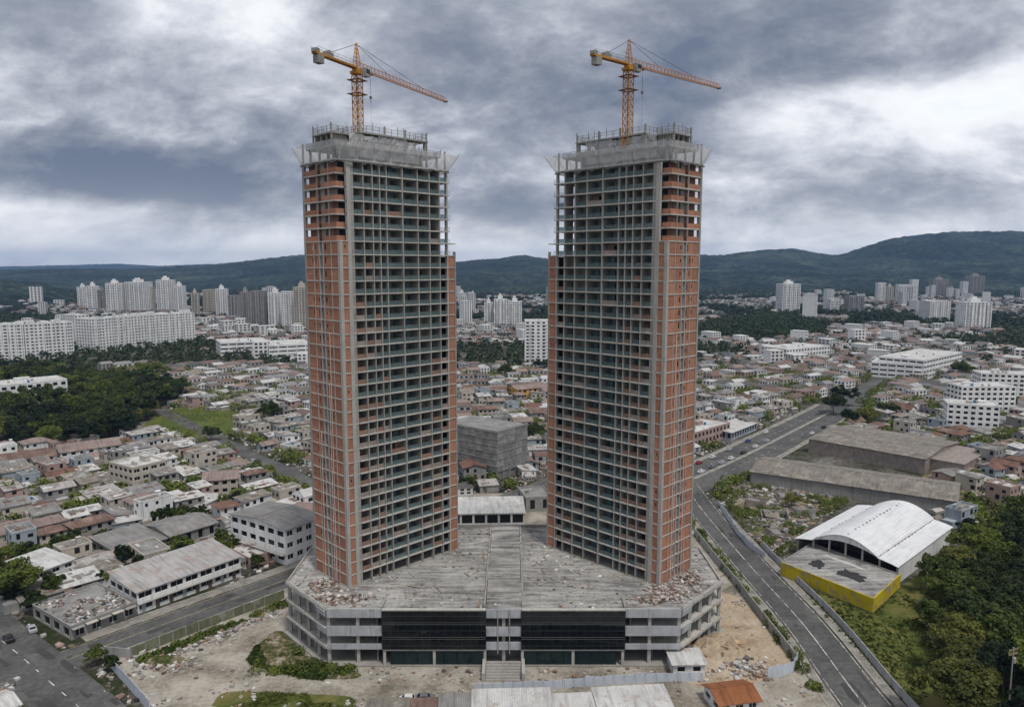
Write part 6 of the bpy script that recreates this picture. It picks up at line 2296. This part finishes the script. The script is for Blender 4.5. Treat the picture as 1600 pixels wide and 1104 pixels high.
# far houses: one mass of walls, roofs and window strips, thinning to the hills
def boxes(rows, levels=(.35, .75), wh=.12):
    """rows: x, y, z, angle, L, D, H, wall rgb, roof rgb, roof rise -> quads and tints"""
    V, Q, T = [], [], []
    n = 0
    A = np.array([r[:7] for r in rows])
    wall = np.array([r[7] for r in rows])
    roof = np.array([r[8] for r in rows])
    rise = np.array([r[9] for r in rows])
    N = len(A)
    c, s = np.cos(A[:, 3]), np.sin(A[:, 3])

    def W(lx, ly, lz):
        return np.stack([A[:, 0] + c * lx - s * ly, A[:, 1] + s * lx + c * ly, A[:, 2] + lz], -1)
    hl, hd, h = A[:, 4] / 2, A[:, 5] / 2, A[:, 6]
    zero = np.zeros(N)
    P = [W(-hl, -hd, zero - 1), W(hl, -hd, zero - 1), W(hl, hd, zero - 1), W(-hl, hd, zero - 1), W(-hl, -hd, h), W(hl, -hd, h), W(hl, hd, h), W(-hl, hd, h)]
    o = 1.05
    P += [W(-hl * o, -hd * o, h - .05), W(hl * o, -hd * o, h - .05), W(hl * o, hd * o, h - .05), W(-hl * o, hd * o, h - .05), W(-hl * .95, zero, h + rise), W(hl * .95, zero, h + rise)]
    # window strips on four sides, two rows
    faces = [(0, 1, 5, 4), (1, 2, 6, 5), (2, 3, 7, 6), (3, 0, 4, 7), (8, 9, 13, 12), (10, 11, 12, 13)]
    tint = [wall, wall, wall, wall, roof, roof]
    k = len(P)
    tri = [(9, 10, 13, 13), (11, 8, 12, 12)]
    for f in levels:
        for (sx, sy) in ((0, -1), (1, 0), (-1, 0)):
            for (u0, u1) in ((-.75, -.45), (-.15, .2), (.45, .8)):
                z0, z1 = h * (f - wh), h * (f + wh)
                if sx == 0:
                    P += [W(hl * u0, -hd - .05, z0), W(hl * u1, -hd - .05, z0), W(hl * u1, -hd - .05, z1), W(hl * u0, -hd - .05, z1)]
                else:
                    P += [W(sx * (hl + .05), hd * u0, z0), W(sx * (hl + .05), hd * u1, z0), W(sx * (hl + .05), hd * u1, z1), W(sx * (hl + .05), hd * u0, z1)]
                faces.append((k, k + 1, k + 2, k + 3))
                tint.append(np.full((N, 3), .02))
                k += 4
    # gable ends as thin quads
    P += [W(hl * 1.0, zero, h + rise * .96), W(-hl * 1.0, zero, h + rise * .96), W(hl, zero + .02, h + rise * .96), W(-hl, zero - .02, h + rise * .96)]
    faces += [(5, 6, k + 2, k), (7, 4, k + 3, k + 1)]
    tint += [wall, wall]
    k += 4
    V = np.stack(P, 1)                                    # N, k, 3
    Fi = np.array(faces)
    Qd = (np.arange(N)[:, None, None] * k + Fi[None]).reshape(-1, 4)
    Tn = np.stack(tint, 1).reshape(-1, 3)
    return V.reshape(-1, 3), Qd, Tn


WRGB = [(.68, .68, .67), (.60, .60, .58), (.46, .42, .37), (.30, .29, .28), (.38, .28, .24), (.70, .70, .69), (.36, .38, .40)]
RRGB = [(.16, .10, .078), (.14, .10, .085), (.24, .175, .15), (.22, .21, .205), (.44, .43, .415), (.14, .12, .105), (.33, .32, .31), (.09, .083, .077), (.19, .135, .115)]
rows = []
for (x, y, a) in far:
    rows.append((x, y, 0, a, hrg.uniform(8, 13), hrg.uniform(7, 11), hrg.choice((2.8, 3, 5.6, 5.6)), hrg.choice(WRGB), hrg.choice(RRGB), hrg.choice((.15, .8, 1.6, 1.6))))
frg = random.Random(5)
FAR_TREES = []
y = 640.0
while y < 2500:
    cell = 13.5 + (y - 640) * .007
    halfx = y * .80
    x = -halfx
    while x < halfx:
        xx, yy = x + frg.uniform(-3, 3), y + frg.uniform(-3, 3)
        x += cell * frg.uniform(.8, 1.25)
        if any(inside(p, xx, yy) for p in FOOT) or any(inside(p, xx, yy) for p in (PARK_R, WOOD_L)):
            continue
        z = float(land_z(xx, yy))
        green = float(fbm(np.array(xx / 150.0), np.array(yy / 110.0), 40, 3))
        green += .10 if z > 2 else 0
        green += max(0.0, (yy - 1500) / 5200.0)
        if abs(xx) < 90 and yy < 800:
            green += .03
        if green > .505 + frg.uniform(-.06, .06):
            FAR_TREES.append((xx, yy, max(0, z) + 1.5))
            continue
        if z > 30 and frg.random() < .6:
            continue
        if road_dist(xx, yy) < 5 if yy < 900 else False:
            continue
        tall = frg.random()
        hgt = frg.choice((2.8, 3, 5.5, 5.8)) if tall < .955 else frg.uniform(8, 16)
        if yy > 1100 and tall > .975:
            hgt = frg.uniform(20, 48)
        flat = hgt > 7
        rows.append((xx, yy, max(0, z), frg.choice((R(14), R(33), math.atan2(_ld.y, _ld.x))) + frg.choice((0, math.pi / 2)), frg.uniform(8, 16) * (1.3 if flat else 1), frg.uniform(8, 13) * (1.2 if flat else 1), hgt,
                     frg.choice(WRGB) if not flat else frg.choice(WRGB[:2]), frg.choice(RRGB) if not flat else (.5, .5, .48), .15 if flat else frg.choice((.2, 1.0, 1.8))))
        if frg.random() < .5:
            FAR_TREES.append((xx + cell * .45, yy + frg.uniform(-4, 4), max(0, z) + 1))
    y += cell * 1.05
def mass(name, label, rows_, levels, wh):
    V, Q, T = boxes(rows_, levels, wh)
    tag(link(name, np_mesh(name, V, Q, MT['tint_house'], T)), label, None, kind='stuff')


mass('distant_houses', 'distant low houses of the town spreading to the hills', [r_ for r_ in rows if r_[6] < 7], (.35, .75), .12)
mass('distant_blocks', 'distant middle-sized white blocks among the far houses', [r_ for r_ in rows if 7 <= r_[6] < 18], (.18, .42, .66, .88), .06)
mass('distant_towers', 'small far towers standing among the distant houses', [r_ for r_ in rows if r_[6] >= 18], tuple((i + .6) / 11 for i in range(11)), .028)
o = link('distant_trees', far_clump_mesh(FAR_TREES, 8, MT['leaf_deep'], 30, 2.8, 4.6))
tag(o, 'distant trees scattered between the far houses', None, kind='stuff')

# street and garden trees among the near houses: singly
tg = random.Random(12)
spots2 = []
for i in range(8000):
    y = tg.uniform(150, 640)
    x = tg.uniform(-.78, .78) * y
    if not in_view(x, y, 2, 20) or hidden(x, y):
        continue
    if blocked(x, y, 1.5, .6):
        continue
    if any(math.hypot(x - p[0], y - p[1]) < 7.0 for p in near):
        if tg.random() < .9:
            continue
    spots2.append((x, y))
spots2.sort(key=lambda p: math.hypot(*p))
gt = []
for i, (x, y) in enumerate(spots2[:75]):
    t_ = tree(x, y, 0, tg.uniform(.6, 1.25), i, 'leafy garden tree', 'garden trees among the houses', False)
    mk = min(range(len(MARKS)), key=lambda q: math.hypot(MARKS[q][1][0] - x, MARKS[q][1][1] - y))
    gt.append((mk, math.hypot(MARKS[mk][1][0] - x, MARKS[mk][1][1] - y), t_))
for mk in range(len(MARKS)):
    for n, b in enumerate(sorted([g for g in gt if g[0] == mk], key=lambda g: g[1])):
        b[2]['label'] = f"small leafy garden tree among houses, {'nearest' if n == 0 else nth(n + 1) + ' nearest'} to {MARKS[mk][0]}"
o = link('garden_trees', far_clump_mesh([(x, y, .8) for x, y in spots2[75:]], 4, MT['leaf'], 90, 1.05, 2.9))
tag(o, 'shrubs and small trees between the houses farther back', None, kind='stuff')

# single trees that stand out
for (px, py, s, k, lab) in [(22, 948, 1.15, 1, 'round tree beside the crossroads at the left edge'), (425, 660, 1.3, 0, 'large dark tree left of the left tower above the back street'), (330, 690, .8, 2, 'tree at the top of the back street'),
                            (1302, 648, 1.25, 1, 'first large tree at the end of the avenue'), (1318, 632, 1.3, 2, 'second large tree at the end of the avenue, farther back'), (1325, 664, 1.0, 0, 'lower tree beside the broad warehouse and the avenue'),
                            (1352, 660, 1.1, 3, 'spreading tree behind the broad warehouse'), (1388, 655, 1.0, 2, 'tree right of the spreading tree behind the broad warehouse'), (1500, 590, 1.4, 1, 'large tree right of the long low white block'),
                            (1420, 560, 1.2, 3, 'broad tree behind the long low white block'), (815, 700, .9, 2, 'tree right of the wrapped grey building'), (838, 690, 1.0, 1, 'tree beside the right tower and the wrapped building'),
                            (790, 590, 1.2, 0, 'dark tree in front of the white slab tower'), (845, 580, 1.1, 2, 'tree at the foot of the white slab tower'), (1236, 792, .6, 3, 'small tree at the near corner of the long warehouse')]:
    x, y = G(px, py)
    tree(x, y, 0, s, k, lab, None, True, .9)
# shrubs of the overgrown plot and along the right street
sg = random.Random(3)
sh = [(x, y, sg.uniform(-.8, .5)) for x, y in fill(PLOT_W, 2.6, 2.0, sg) if float(fbm(np.array(x / 8.0), np.array(y / 8.0), 17, 3)) > .52 and not any(inside(p, x, y) for p in FOOT)]
for x, y in fill(ROUGH_W, 3.4, 2.2, sg):
    if float(fbm(np.array(x / 10.0), np.array(y / 10.0), 27, 3)) > .53 and not any(inside(p, x, y) for p in FOOT):
        sh.append((x, y, sg.uniform(-.6, 1.2)))
for q in range(26):
    f = sg.uniform(0, 1)
    a, b = Vector(G(1185, 745)), Vector(G(1420, 790))
    p = a.lerp(b, f)
    if not any(inside(pp, p.x, p.y - 3) for pp in FOOT):
        sh.append((p.x, p.y - 3, .5))
for q in range(46):
    i = sg.randrange(6, len(RIGHT_ST) - 8)
    p = offset(RIGHT_ST, 8.4)[i]
    sh.append((p[0] + sg.uniform(-.8, .8), p[1] + sg.uniform(-2, 2), .2))
for q in range(22):
    p = G(395 + 155 * sg.random(), 1052 - 40 * sg.random() * sg.random())
    sh.append((p[0], p[1], -.5))
for q in range(30):
    a, b = Vector(G(215, 1034)), Vector(G(440, 942))
    p = a.lerp(b, sg.random())
    sh.append((p.x, p.y - 1.2, -.5))
o = link('shrubs', far_clump_mesh(sh, 9, MT['leaf'], 110, .55, 1.5))
tag(o, 'shrubs on the overgrown plot and along the right street', None, kind='stuff')


# ================================================================== GRASS, RUBBLE, CLUTTER
def tufts(name, label, poly, n, h, m, seed, zfun=None):
    rg = np.random.default_rng(seed)
    xs, ys = [p[0] for p in poly], [p[1] for p in poly]
    pts = []
    while len(pts) < n:
        x, y = rg.uniform(min(xs), max(xs)), rg.uniform(min(ys), max(ys))
        if inside(poly, x, y) and in_view(x, y, 0, 30):
            pts.append((x, y))
    P = np.array(pts)
    dens = fbm(P[:, 0] / 9, P[:, 1] / 9, seed, 3)
    P = P[dens > .42]
    dens = dens[dens > .42]
    N = len(P)
    a = rg.uniform(0, math.pi, N)
    w = .35 + .4 * rg.random(N)
    hh = h * (.4 + 1.1 * rg.random(N)) * (dens * 1.8)
    lean = rg.normal(0, .35, (N, 2))
    dx, dy = np.cos(a) * w, np.sin(a) * w
    z = np.zeros(N)
    V = np.stack([np.stack([P[:, 0] - dx, P[:, 1] - dy, z], -1), np.stack([P[:, 0] + dx, P[:, 1] + dy, z], -1),
                  np.stack([P[:, 0] + dx * .7 + lean[:, 0] * hh, P[:, 1] + dy * .7 + lean[:, 1] * hh, hh], -1), np.stack([P[:, 0] - dx * .7 + lean[:, 0] * hh, P[:, 1] - dy * .7 + lean[:, 1] * hh, hh * .8], -1)], 1).reshape(-1, 3)
    o = link(name, np_mesh(name, V, np.arange(N * 4).reshape(-1, 4), MT[m]))
    tag(o, label, None, kind='stuff')


tufts('meadow_grass', 'long rough grass of the meadow below the right wood', MEADOW_W, 6000, .38, 'weed', 1)
tufts('bank_weeds', 'weeds growing on the bank under the podium', [G(*p) for p in smooth([(385, 1035), (405, 1003), (440, 985), (490, 1030), (565, 1050), (550, 1062), (470, 1059), (385, 1035)], 3)], 2600, .5, 'weed', 2)
tufts('edge_grass', 'grass at the bottom edge of the yard', [G(*p) for p in smooth([(330, 1102), (355, 1080), (450, 1083), (548, 1088), (540, 1112), (430, 1120), (330, 1102)], 3)], 2200, .4, 'weed', 3)
tufts('field_grass', 'grass of the clearing beside the left wood', FIELD_W, 900, .4, 'weed', 4)
tufts('wall_weeds', 'weeds along the foot of the mossy wall', [G(*p) for p in [(215, 1030), (445, 938), (450, 948), (300, 1000), (225, 1045)]], 700, .6, 'weed', 6)


def scatter(name, label, spots_, seed, sizes, palette, zbase=0.0, flat=.35, tilt=.25):
    rg = np.random.default_rng(seed)
    P = np.array(spots_, float)
    N = len(P)
    if P.shape[1] == 2:
        P = np.concatenate([P, np.full((N, 1), zbase)], 1)
    L = rg.uniform(*sizes, N)
    W = L * rg.uniform(.25, 1.0, N)
    Hh = np.minimum(L, W) * rg.uniform(.12, flat, N) + .03
    a = rg.uniform(0, math.pi, N)
    t1, t2 = rg.normal(0, tilt, N), rg.normal(0, tilt, N)
    V = np.zeros((N, 8, 3))
    k = 0
    for sz in (0, 1):
        for sx, sy in ((-1, -1), (1, -1), (1, 1), (-1, 1)):
            jx, jy = 1 + rg.uniform(-.2, .2, N), 1 + rg.uniform(-.2, .2, N)
            lx, ly = sx * L / 2 * jx, sy * W / 2 * jy
            lz = sz * Hh + lx * np.sin(t1) * .5 + ly * np.sin(t2) * .5
            V[:, k] = np.stack([P[:, 0] + np.cos(a) * lx - np.sin(a) * ly, P[:, 1] + np.sin(a) * lx + np.cos(a) * ly, P[:, 2] + np.maximum(lz, -.02)], -1)
            k += 1
    Fi = np.array([(4, 5, 6, 7), (0, 1, 5, 4), (1, 2, 6, 5), (2, 3, 7, 6), (3, 0, 4, 7)])
    Qd = (np.arange(N)[:, None, None] * 8 + Fi[None]).reshape(-1, 4)
    pal = np.array(palette)
    T_ = np.repeat(pal[rg.integers(0, len(pal), N)] * (.7 + .6 * rg.random((N, 1))), 5, axis=0)
    o_ = link(name, np_mesh(name, V.reshape(-1, 3), Qd, MT['tint'], T_))
    tag(o_, label, None, kind='stuff')


crg = random.Random(90)
ln = []
for (x, y, a) in near:
    for q in range(crg.choice((2, 3, 4))):
        b = crg.uniform(0, 6.28)
        lx, ly = x + math.cos(b) * crg.uniform(6, 8.5), y + math.sin(b) * crg.uniform(6, 8.5)
        if road_dist(lx, ly) > 2.5 and not any(inside(p, lx, ly) for p in FOOT):
            ln.append((lx, ly, 0, a + crg.uniform(-.2, .2), crg.uniform(2.5, 6), crg.uniform(2, 4.5), crg.uniform(1.8, 2.9), crg.choice(WRGB[2:5]), crg.choice([(.34, .33, .31), (.48, .46, .44), (.20, .17, .15), (.24, .16, .13), (.14, .13, .12), (.40, .36, .33)]), crg.uniform(.1, .6)))
V, Q, T = boxes(ln, (.5,), .15)
tag(link('lean_to_sheds', np_mesh('lean_to_sheds', V, Q, MT['tint_house'], T)), 'small lean-to sheds and carports crowded between the houses', None, kind='stuff')
PAL_TOWN = [(.5, .49, .47), (.36, .35, .33), (.24, .23, .22), (.10, .095, .09), (.17, .11, .09), (.27, .19, .16), (.05, .05, .05), (.48, .47, .45), (.14, .11, .08), (.42, .38, .33)]
cl = []
for i in range(34000):
    y = 130 + 330 * crg.random() ** .8
    x = crg.uniform(-.76, .76) * y
    if not in_view(x, y, 1, 10) or any(inside(p, x, y) for p in OPEN) or any(inside(p, x, y) for p in FOOT) or road_dist(x, y) < .5:
        continue
    cl.append((x, y))
scatter('yard_clutter', 'sheds, slabs, bins and rubble lying in the yards of the town', cl[:16000], 2, (.25, 1.7), PAL_TOWN, 0, .8, .15)
pr = []
for i in range(2600):
    p = G(1120 + 220 * crg.random(), 742 + 128 * crg.random())
    if inside(PLOT_W, *p) and float(fbm(np.array(p[0] / 7.0), np.array(p[1] / 7.0), 71, 3)) > .45:
        pr.append(p)
scatter('plot_rubble', 'grey rubble and fallen roofs over the overgrown plot', pr, 14, (.3, 2.2), [(.30, .29, .275), (.22, .21, .20), (.36, .34, .32), (.10, .09, .08), (.26, .18, .15)], 0, .5, .3)
rrg = random.Random(6)
for i, (px, py, w, d_) in enumerate([(1165, 790, 7, 5), (1190, 812, 9, 6), (1215, 782, 8, 5), (1245, 805, 7, 5), (1205, 840, 6, 4)]):
    x, y = G(px, py)
    root = thing('ruin', ['small roofless ruin nearest the avenue corner on the overgrown plot', 'largest roofless ruin in the middle of the overgrown plot', 'roofless ruin below the long warehouse on the plot', 'roofless ruin nearest the arched hall on the plot', 'lowest broken ruin on the plot beside the right street'][i], 'ruin', (x, y, 0), R(-22 + 8 * i))
    for (a, b, c, e) in ((0, w, 0, .25), (0, w, d_ - .25, d_), (0, .25, .26, d_ - .26), (w - .25, w, .26, d_ - .26)):
        MB().box(a, b, c, e, .01, rrg.uniform(.8, 2.8)).build('wall', MT['grey_wall' if i % 2 else 'block_wall'], root)
    MB().obox((w * .4, d_ * .5, 1.4), (w * .3, d_ * .4, .06), .1, (.2, .15)).build('fallen_roof', MT['old_sheet' if i % 2 else 'grey_sheet'], root)
PAL_STONE = [(.38, .36, .33), (.30, .28, .26), (.40, .38, .355), (.22, .20, .18), (.36, .30, .24)]
PAL_MIX = PAL_STONE + [(.24, .15, .11), (.12, .10, .09), (.45, .45, .44)]
st = []
SITE_IN = [p for p in SITE_W]
pod_poly = [(XC + x * 1.02, 155 + y) for x, y in ((-39.5, -1), (39.5, -1), (53.5, 14), (53, 36), (30, 53), (-30, 53), (-53, 36), (-53.5, 14))]
for i in range(9000):
    x, y = crg.uniform(-90, 80), crg.uniform(136, 215)
    if not inside(SITE_W, x, y) or inside(pod_poly, x, y) or not in_view(x, y, 0, 10):
        continue
    edge = min(abs(y - 152), 99)
    n_ = float(fbm(np.array(x / 7.0), np.array(y / 7.0), 66, 3))
    if n_ > .66 or (148 < y < 154 and abs(x) < 45 and crg.random() < .5) or crg.random() < .04:
        st.append((x, y))
scatter('site_rubble', 'broken concrete and rubble over the site yard', st, 3, (.15, .9), PAL_MIX, 0.0, .8, .3)
# along the mossy wall and at the corners of the sand yard
rb = []
for i in range(420):
    a, b = Vector(G(218, 1040)), Vector(G(440, 945))
    p = a.lerp(b, crg.random())
    if crg.random() < .45:
        continue
    rb.append((p.x + crg.gauss(0, 1.2) + .8, p.y - 1.5 - abs(crg.gauss(0, 1.5))))
for i in range(200):
    p = Vector(G(1170 + crg.gauss(0, 25), 1045 + crg.gauss(0, 9)))
    rb.append((p.x, p.y))
for i in range(420):
    p = Vector(G(24 + crg.gauss(0, 22), 1095 + crg.gauss(0, 12)))
    if p.x < G(0, 1045)[0] + 8:
        rb.append((p.x, p.y))
for i in range(300):
    p = Vector(G(250 + crg.gauss(0, 25), 1035 + crg.gauss(0, 7)))
    rb.append((p.x, p.y))
scatter('wall_rubble', 'heaps of rubble along the mossy wall and the sand yard', rb, 5, (.2, 1.1), PAL_MIX, 0.0, .9, .35)
# podium roof litter
rf = []
rgp = random.Random(4)
while len(rf) < 1500:
    x, y = rgp.uniform(-52, 52), rgp.uniform(.5, 51)
    if abs(x) > 39.5 and y < (abs(x) - 39.5) * 1.12 + .8:
        continue
    n_ = float(fbm(np.array(x / 6.0), np.array(y / 5.0), 9, 3))
    if n_ < .47 and rgp.random() < .8:
        continue
    rf.append((XC + x, 155 + y, POD_Z + .03))
scatter('roof_litter', 'boards, dust and broken pieces littering the podium roof', rf, 6, (.15, .8), PAL_STONE + [(.55, .54, .52), (.25, .15, .10), (.14, .13, .12)], 0, .5, .2)
heap = []
for (cx, cy, n, sx, sy) in ((38.5, 9.0, 520, 3.5, 2.6), (44.0, 16.0, 420, 3.0, 4.0), (-37.5, 5.0, 420, 4.5, 1.6), (-43, 12, 260, 3.2, 3.0), (34, 4.5, 200, 3.0, 1.2)):
    for i in range(n):
        gx, gy = rgp.gauss(0, 1), rgp.gauss(0, 1)
        zz = max(0, .9 * math.exp(-(gx * gx + gy * gy) * .6) * rgp.random())
        px_, py_ = cx + gx * sx * .6, cy + gy * sy * .6
        if py_ < (abs(px_) - 39.5) * 1.12 + .9 or py_ < .8:
            continue
        heap.append((XC + px_, 155 + py_, POD_Z + .03 + zz))
scatter('brick_debris', 'heaps of reddish brick and board debris at the podium roof corners', heap, 7, (.2, 1.0), [(.22, .15, .12), (.30, .23, .19), (.17, .12, .10), (.42, .38, .34), (.30, .27, .24), (.10, .08, .07), (.5, .47, .43), (.36, .33, .30)], 0, .6, .4)
# long planks on the roof, each one countable
boards = []
for i in range(34):
    while True:
        x, y = rgp.uniform(-36, 36), rgp.uniform(2, 44)
        wx, wy = XC + x, 155 + y
        # stay off the towers' footprints
        lx, ly = wx - TL[0], wy - TL[1]
        u1, w1 = (lx + ly) * .7071, (-lx + ly) * .7071
        rx, ry = wx - TR[0], wy - TR[1]
        u2, w2 = (-rx + ry) * .7071, (rx + ry) * .7071
        if not (-1.5 < u1 < 36 and -1 < w1 < 15) and not (-1.5 < u2 < 36 and -1 < w2 < 15) and abs(x) > 5:
            break
    L = rgp.uniform(1.6, 4.2)
    o = MB().box(-L / 2, L / 2, -.14, .14, 0, .07).box(-L / 2 + .1, -L / 2 + .22, -.18, .18, .071, .12).build('plank', MT['wood' if i % 3 == 0 else 'concrete_light'])
    o.location = (wx, wy, POD_Z + .12)
    o.rotation_euler = (0, rgp.uniform(-.02, .02), rgp.uniform(0, 3.14))
    boards.append(tag(o, 'loose board lying on the grey podium roof', 'board', 'boards lying on the podium roof'))


rank_labels(boards, [('the left tower corner', TL), ('the right tower corner', TR), ('the entrance steps', (XC, 155)), ('the rear roof edge', (XC, 204)), ('the middle of the roof spine', (XC, 178)), ('the left glass bay', (XC - 15, 155)), ('the right glass bay', (XC + 15, 155))],
            'loose board lying on the podium roof')


def mound(name, label, px, py, rx, ry, h, m, seed):
    x0, y0 = G(px, py)
    n = 34
    gx, gy = np.meshgrid(np.linspace(-1, 1, n), np.linspace(-1, 1, n))
    r2 = gx ** 2 + gy ** 2
    z = h * np.clip(1 - r2, 0, 1) ** .9 * (.45 + 1.1 * fbm(gx * 3 + 7, gy * 3 + 3, seed, 4)) - .05
    V = np.stack([gx * rx, gy * ry, z], -1).reshape(-1, 3)
    i = (np.arange(n - 1)[:, None] * n + np.arange(n - 1)[None]).ravel()
    o = link(name, np_mesh(name, V, np.stack([i, i + 1, i + n + 1, i + n], -1), MT[m]), None, (x0, y0, 0))
    tag(o, label, 'mound')
    return x0, y0


_gl, _ga, _gL = base_line((112, 1000), (214, 960))
gd = []
for i in range(900):
    lx, ly = crg.uniform(.6, _gL - .6), crg.uniform(.6, 19.4)
    if float(fbm(np.array(lx / 4.0), np.array(ly / 4.0), 81, 3)) < .48:
        continue
    gd.append((_gl[0] + math.cos(_ga) * lx - math.sin(_ga) * ly, _gl[1] + math.sin(_ga) * lx + math.cos(_ga) * ly, 3.24))
scatter('shop_roof_debris', 'debris strewn over the slab of the roofless corner shop', gd, 12, (.15, .9), PAL_TOWN, 0, .6, .3)
mx, my = mound('sand_heap', 'heap of tan sand and slabs right of the podium', 1117, 1012, 6.5, 4.5, 3.0, 'sand', 2)
scatter('heap_slabs', 'broken slabs lying on the sand heap', [(mx + crg.gauss(0, 2.6), my + crg.gauss(0, 1.7), max(0, 1.5 - abs(crg.gauss(0, .9)))) for _ in range(150)], 8, (.4, 1.7), [(.42, .30, .19), (.36, .24, .14), (.5, .42, .33), (.30, .2, .12)], 0, .5, .4)
mound('earth_heap', 'overgrown heap of earth in the yard near the mossy wall', 255, 1032, 5.0, 2.6, 1.1, 'weedy', 5)
mound('earth_heap', 'weedy bank of earth below the left end of the podium', 455, 1034, 8.0, 3.0, .9, 'weedy', 6)


# ================================================================== CARS
def car_meshes(body):
    mb = MB()
    prof = [(-2.1, .28), (2.1, .28), (2.15, .62), (1.95, .82), (1.05, .92), (.55, 1.38), (-.95, 1.42), (-1.6, .98), (-2.1, .90)]
    b = [(p[0], p[1]) for p in prof]
    n = len(b)
    base = len(mb.v)
    for yv, k in ((-.85, 1), (.85, 1)):
        mb.v += [(x, yv * (.82 if z > 1.0 else 1), z) for x, z in b]
    mb.f.append(tuple(range(n)))
    mb.f.append(tuple(reversed(range(n, 2 * n))))
    for i in range(n):
        j = (i + 1) % n
        mb.f.append((i, n + i, n + j, j))
    mb.m = [0] * len(mb.f)
    g = MB()
    g.poly([(1.0, -.66, .97), (1.0, .66, .97), (.60, .62, 1.34), (.60, -.62, 1.34)]).poly([(-1.55, .66, 1.03), (-1.55, -.66, 1.03), (-1.02, -.62, 1.38), (-1.02, .62, 1.38)])
    for s in (-1, 1):
        q = [(.85, s * .80, 1.0), (.48, s * .735, 1.33), (-.9, s * .735, 1.36), (-1.35, s * .79, 1.02)]
        g.poly(q if s < 0 else q[::-1])
    w = MB().bar((0, -.12, 0), (0, .12, 0), .32, 12)
    return mb.mesh('body', body), g.mesh('car_window', MT['window_dark']), w.mesh('wheel', MT['tar'])


CAR_COL = [('white', (.6, .6, .6)), ('silver', (.36, .37, .38)), ('black', (.02, .02, .022)), ('red', (.25, .02, .02)), ('grey', (.14, .145, .15)), ('blue', (.04, .08, .2))]
CARS = {}
for n_, c_ in CAR_COL:
    CARS[n_] = car_meshes(mat('car_' + n_, c_, rough=.3, var=.05, fvar=.03, spec=.5))


def car(x, y, ang, col, label, group=None):
    root = thing('parked_car', label, 'car', (x, y, .02), ang, group)
    b_, g_, w_ = CARS[col]
    link('body', b_, root)
    link('car_window', g_, root)
    for sx in (-1.3, 1.3):
        for sy in (-.75, .75):
            link('wheel', w_, root, (sx, sy, .32))


def along(pts, off, k):
    o_ = offset(pts, off)
    i = int(k)
    f = k - i
    a, b = Vector(o_[i]), Vector(o_[i + 1])
    p = a.lerp(b, f)
    return p.x, p.y, math.atan2(b.y - a.y, b.x - a.x)


car_specs = [(AVENUE, 2.6, 6.2, 'white', 'first'), (AVENUE, 2.6, 7.3, 'grey', 'second'), (AVENUE, 2.6, 8.2, 'silver', 'third'), (AVENUE, 2.6, 9.1, 'white', 'fourth'), (AVENUE, 2.6, 10.3, 'black', 'fifth'),
             (AVENUE, 2.6, 11.5, 'white', 'sixth'), (AVENUE, 2.6, 12.6, 'silver', 'seventh')]
for (pl, of, k, c_, w_) in car_specs:
    car(*along(pl, of, k), c_, f'{c_} car parked by the avenue divider, {w_} counting away from the right tower', 'cars parked along the avenue')
for k, (of, kk, c_) in enumerate(((10.2, 7.5, 'red'), (10.2, 8.8, 'white'), (10.2, 10.4, 'silver'), (10.2, 12.2, 'blue'), (10.2, 14.0, 'white'), (-9.8, 15.0, 'white'), (-9.8, 16.6, 'black'))):
    car(*along(AVENUE, of, kk), c_, f'{c_} car at the {"far" if of > 0 else "near"} kerb of the avenue, {ORD[k]} from the right tower', 'cars parked along the avenue')
for k, (px, py, c_, a) in enumerate([(14, 1000, 'black', 2.4), (24, 935, 'grey', .3), (50, 985, 'silver', 2.3), (8, 940, 'silver', 1.0), (420, 742, 'white', -.5), (396, 722, 'silver', -.6), (366, 706, 'red', -.6), (640, 1096, 'white', 0.1), (664, 1094, 'grey', .1)]):
    x, y = G(px, py)
    car(x, y, a, c_, f'{c_} car ' + ['standing at the edge of the crossroads', 'parked under the round corner tree', 'parked by the pavement edge of the crossroads', 'behind the round corner tree at the left edge', 'on the back street, nearest the left tower',
                                 'on the back street, second from the left tower', 'at the top of the back street', 'in the bottom yard, left one of two', 'in the bottom yard, right one of two', 'parked beside the right street near the bottom'][k], 'cars around the site')

# ================================================================== HAZE
hz = MB().box(-14000, 14000, -60, 13400, -3.0, 330.0).build('haze', [])
vm = bpy.data.materials.new('haze')
vm.use_nodes = True
_k = NT(vm.node_tree)
_o = _k.n('ShaderNodeOutputMaterial')
_v = _k.n('ShaderNodeVolumePrincipled')
_v.inputs['Color'].default_value = (0.36, 0.58, 1.0, 1)
_v.inputs['Density'].default_value = 0.00006
_v.inputs['Anisotropy'].default_value = 0.2
_k.l(_v.outputs[0], _o.inputs['Volume'])
hz.data.materials.append(vm)
tag(hz, 'thin bluish air that fades the far hills', None, kind='stuff')
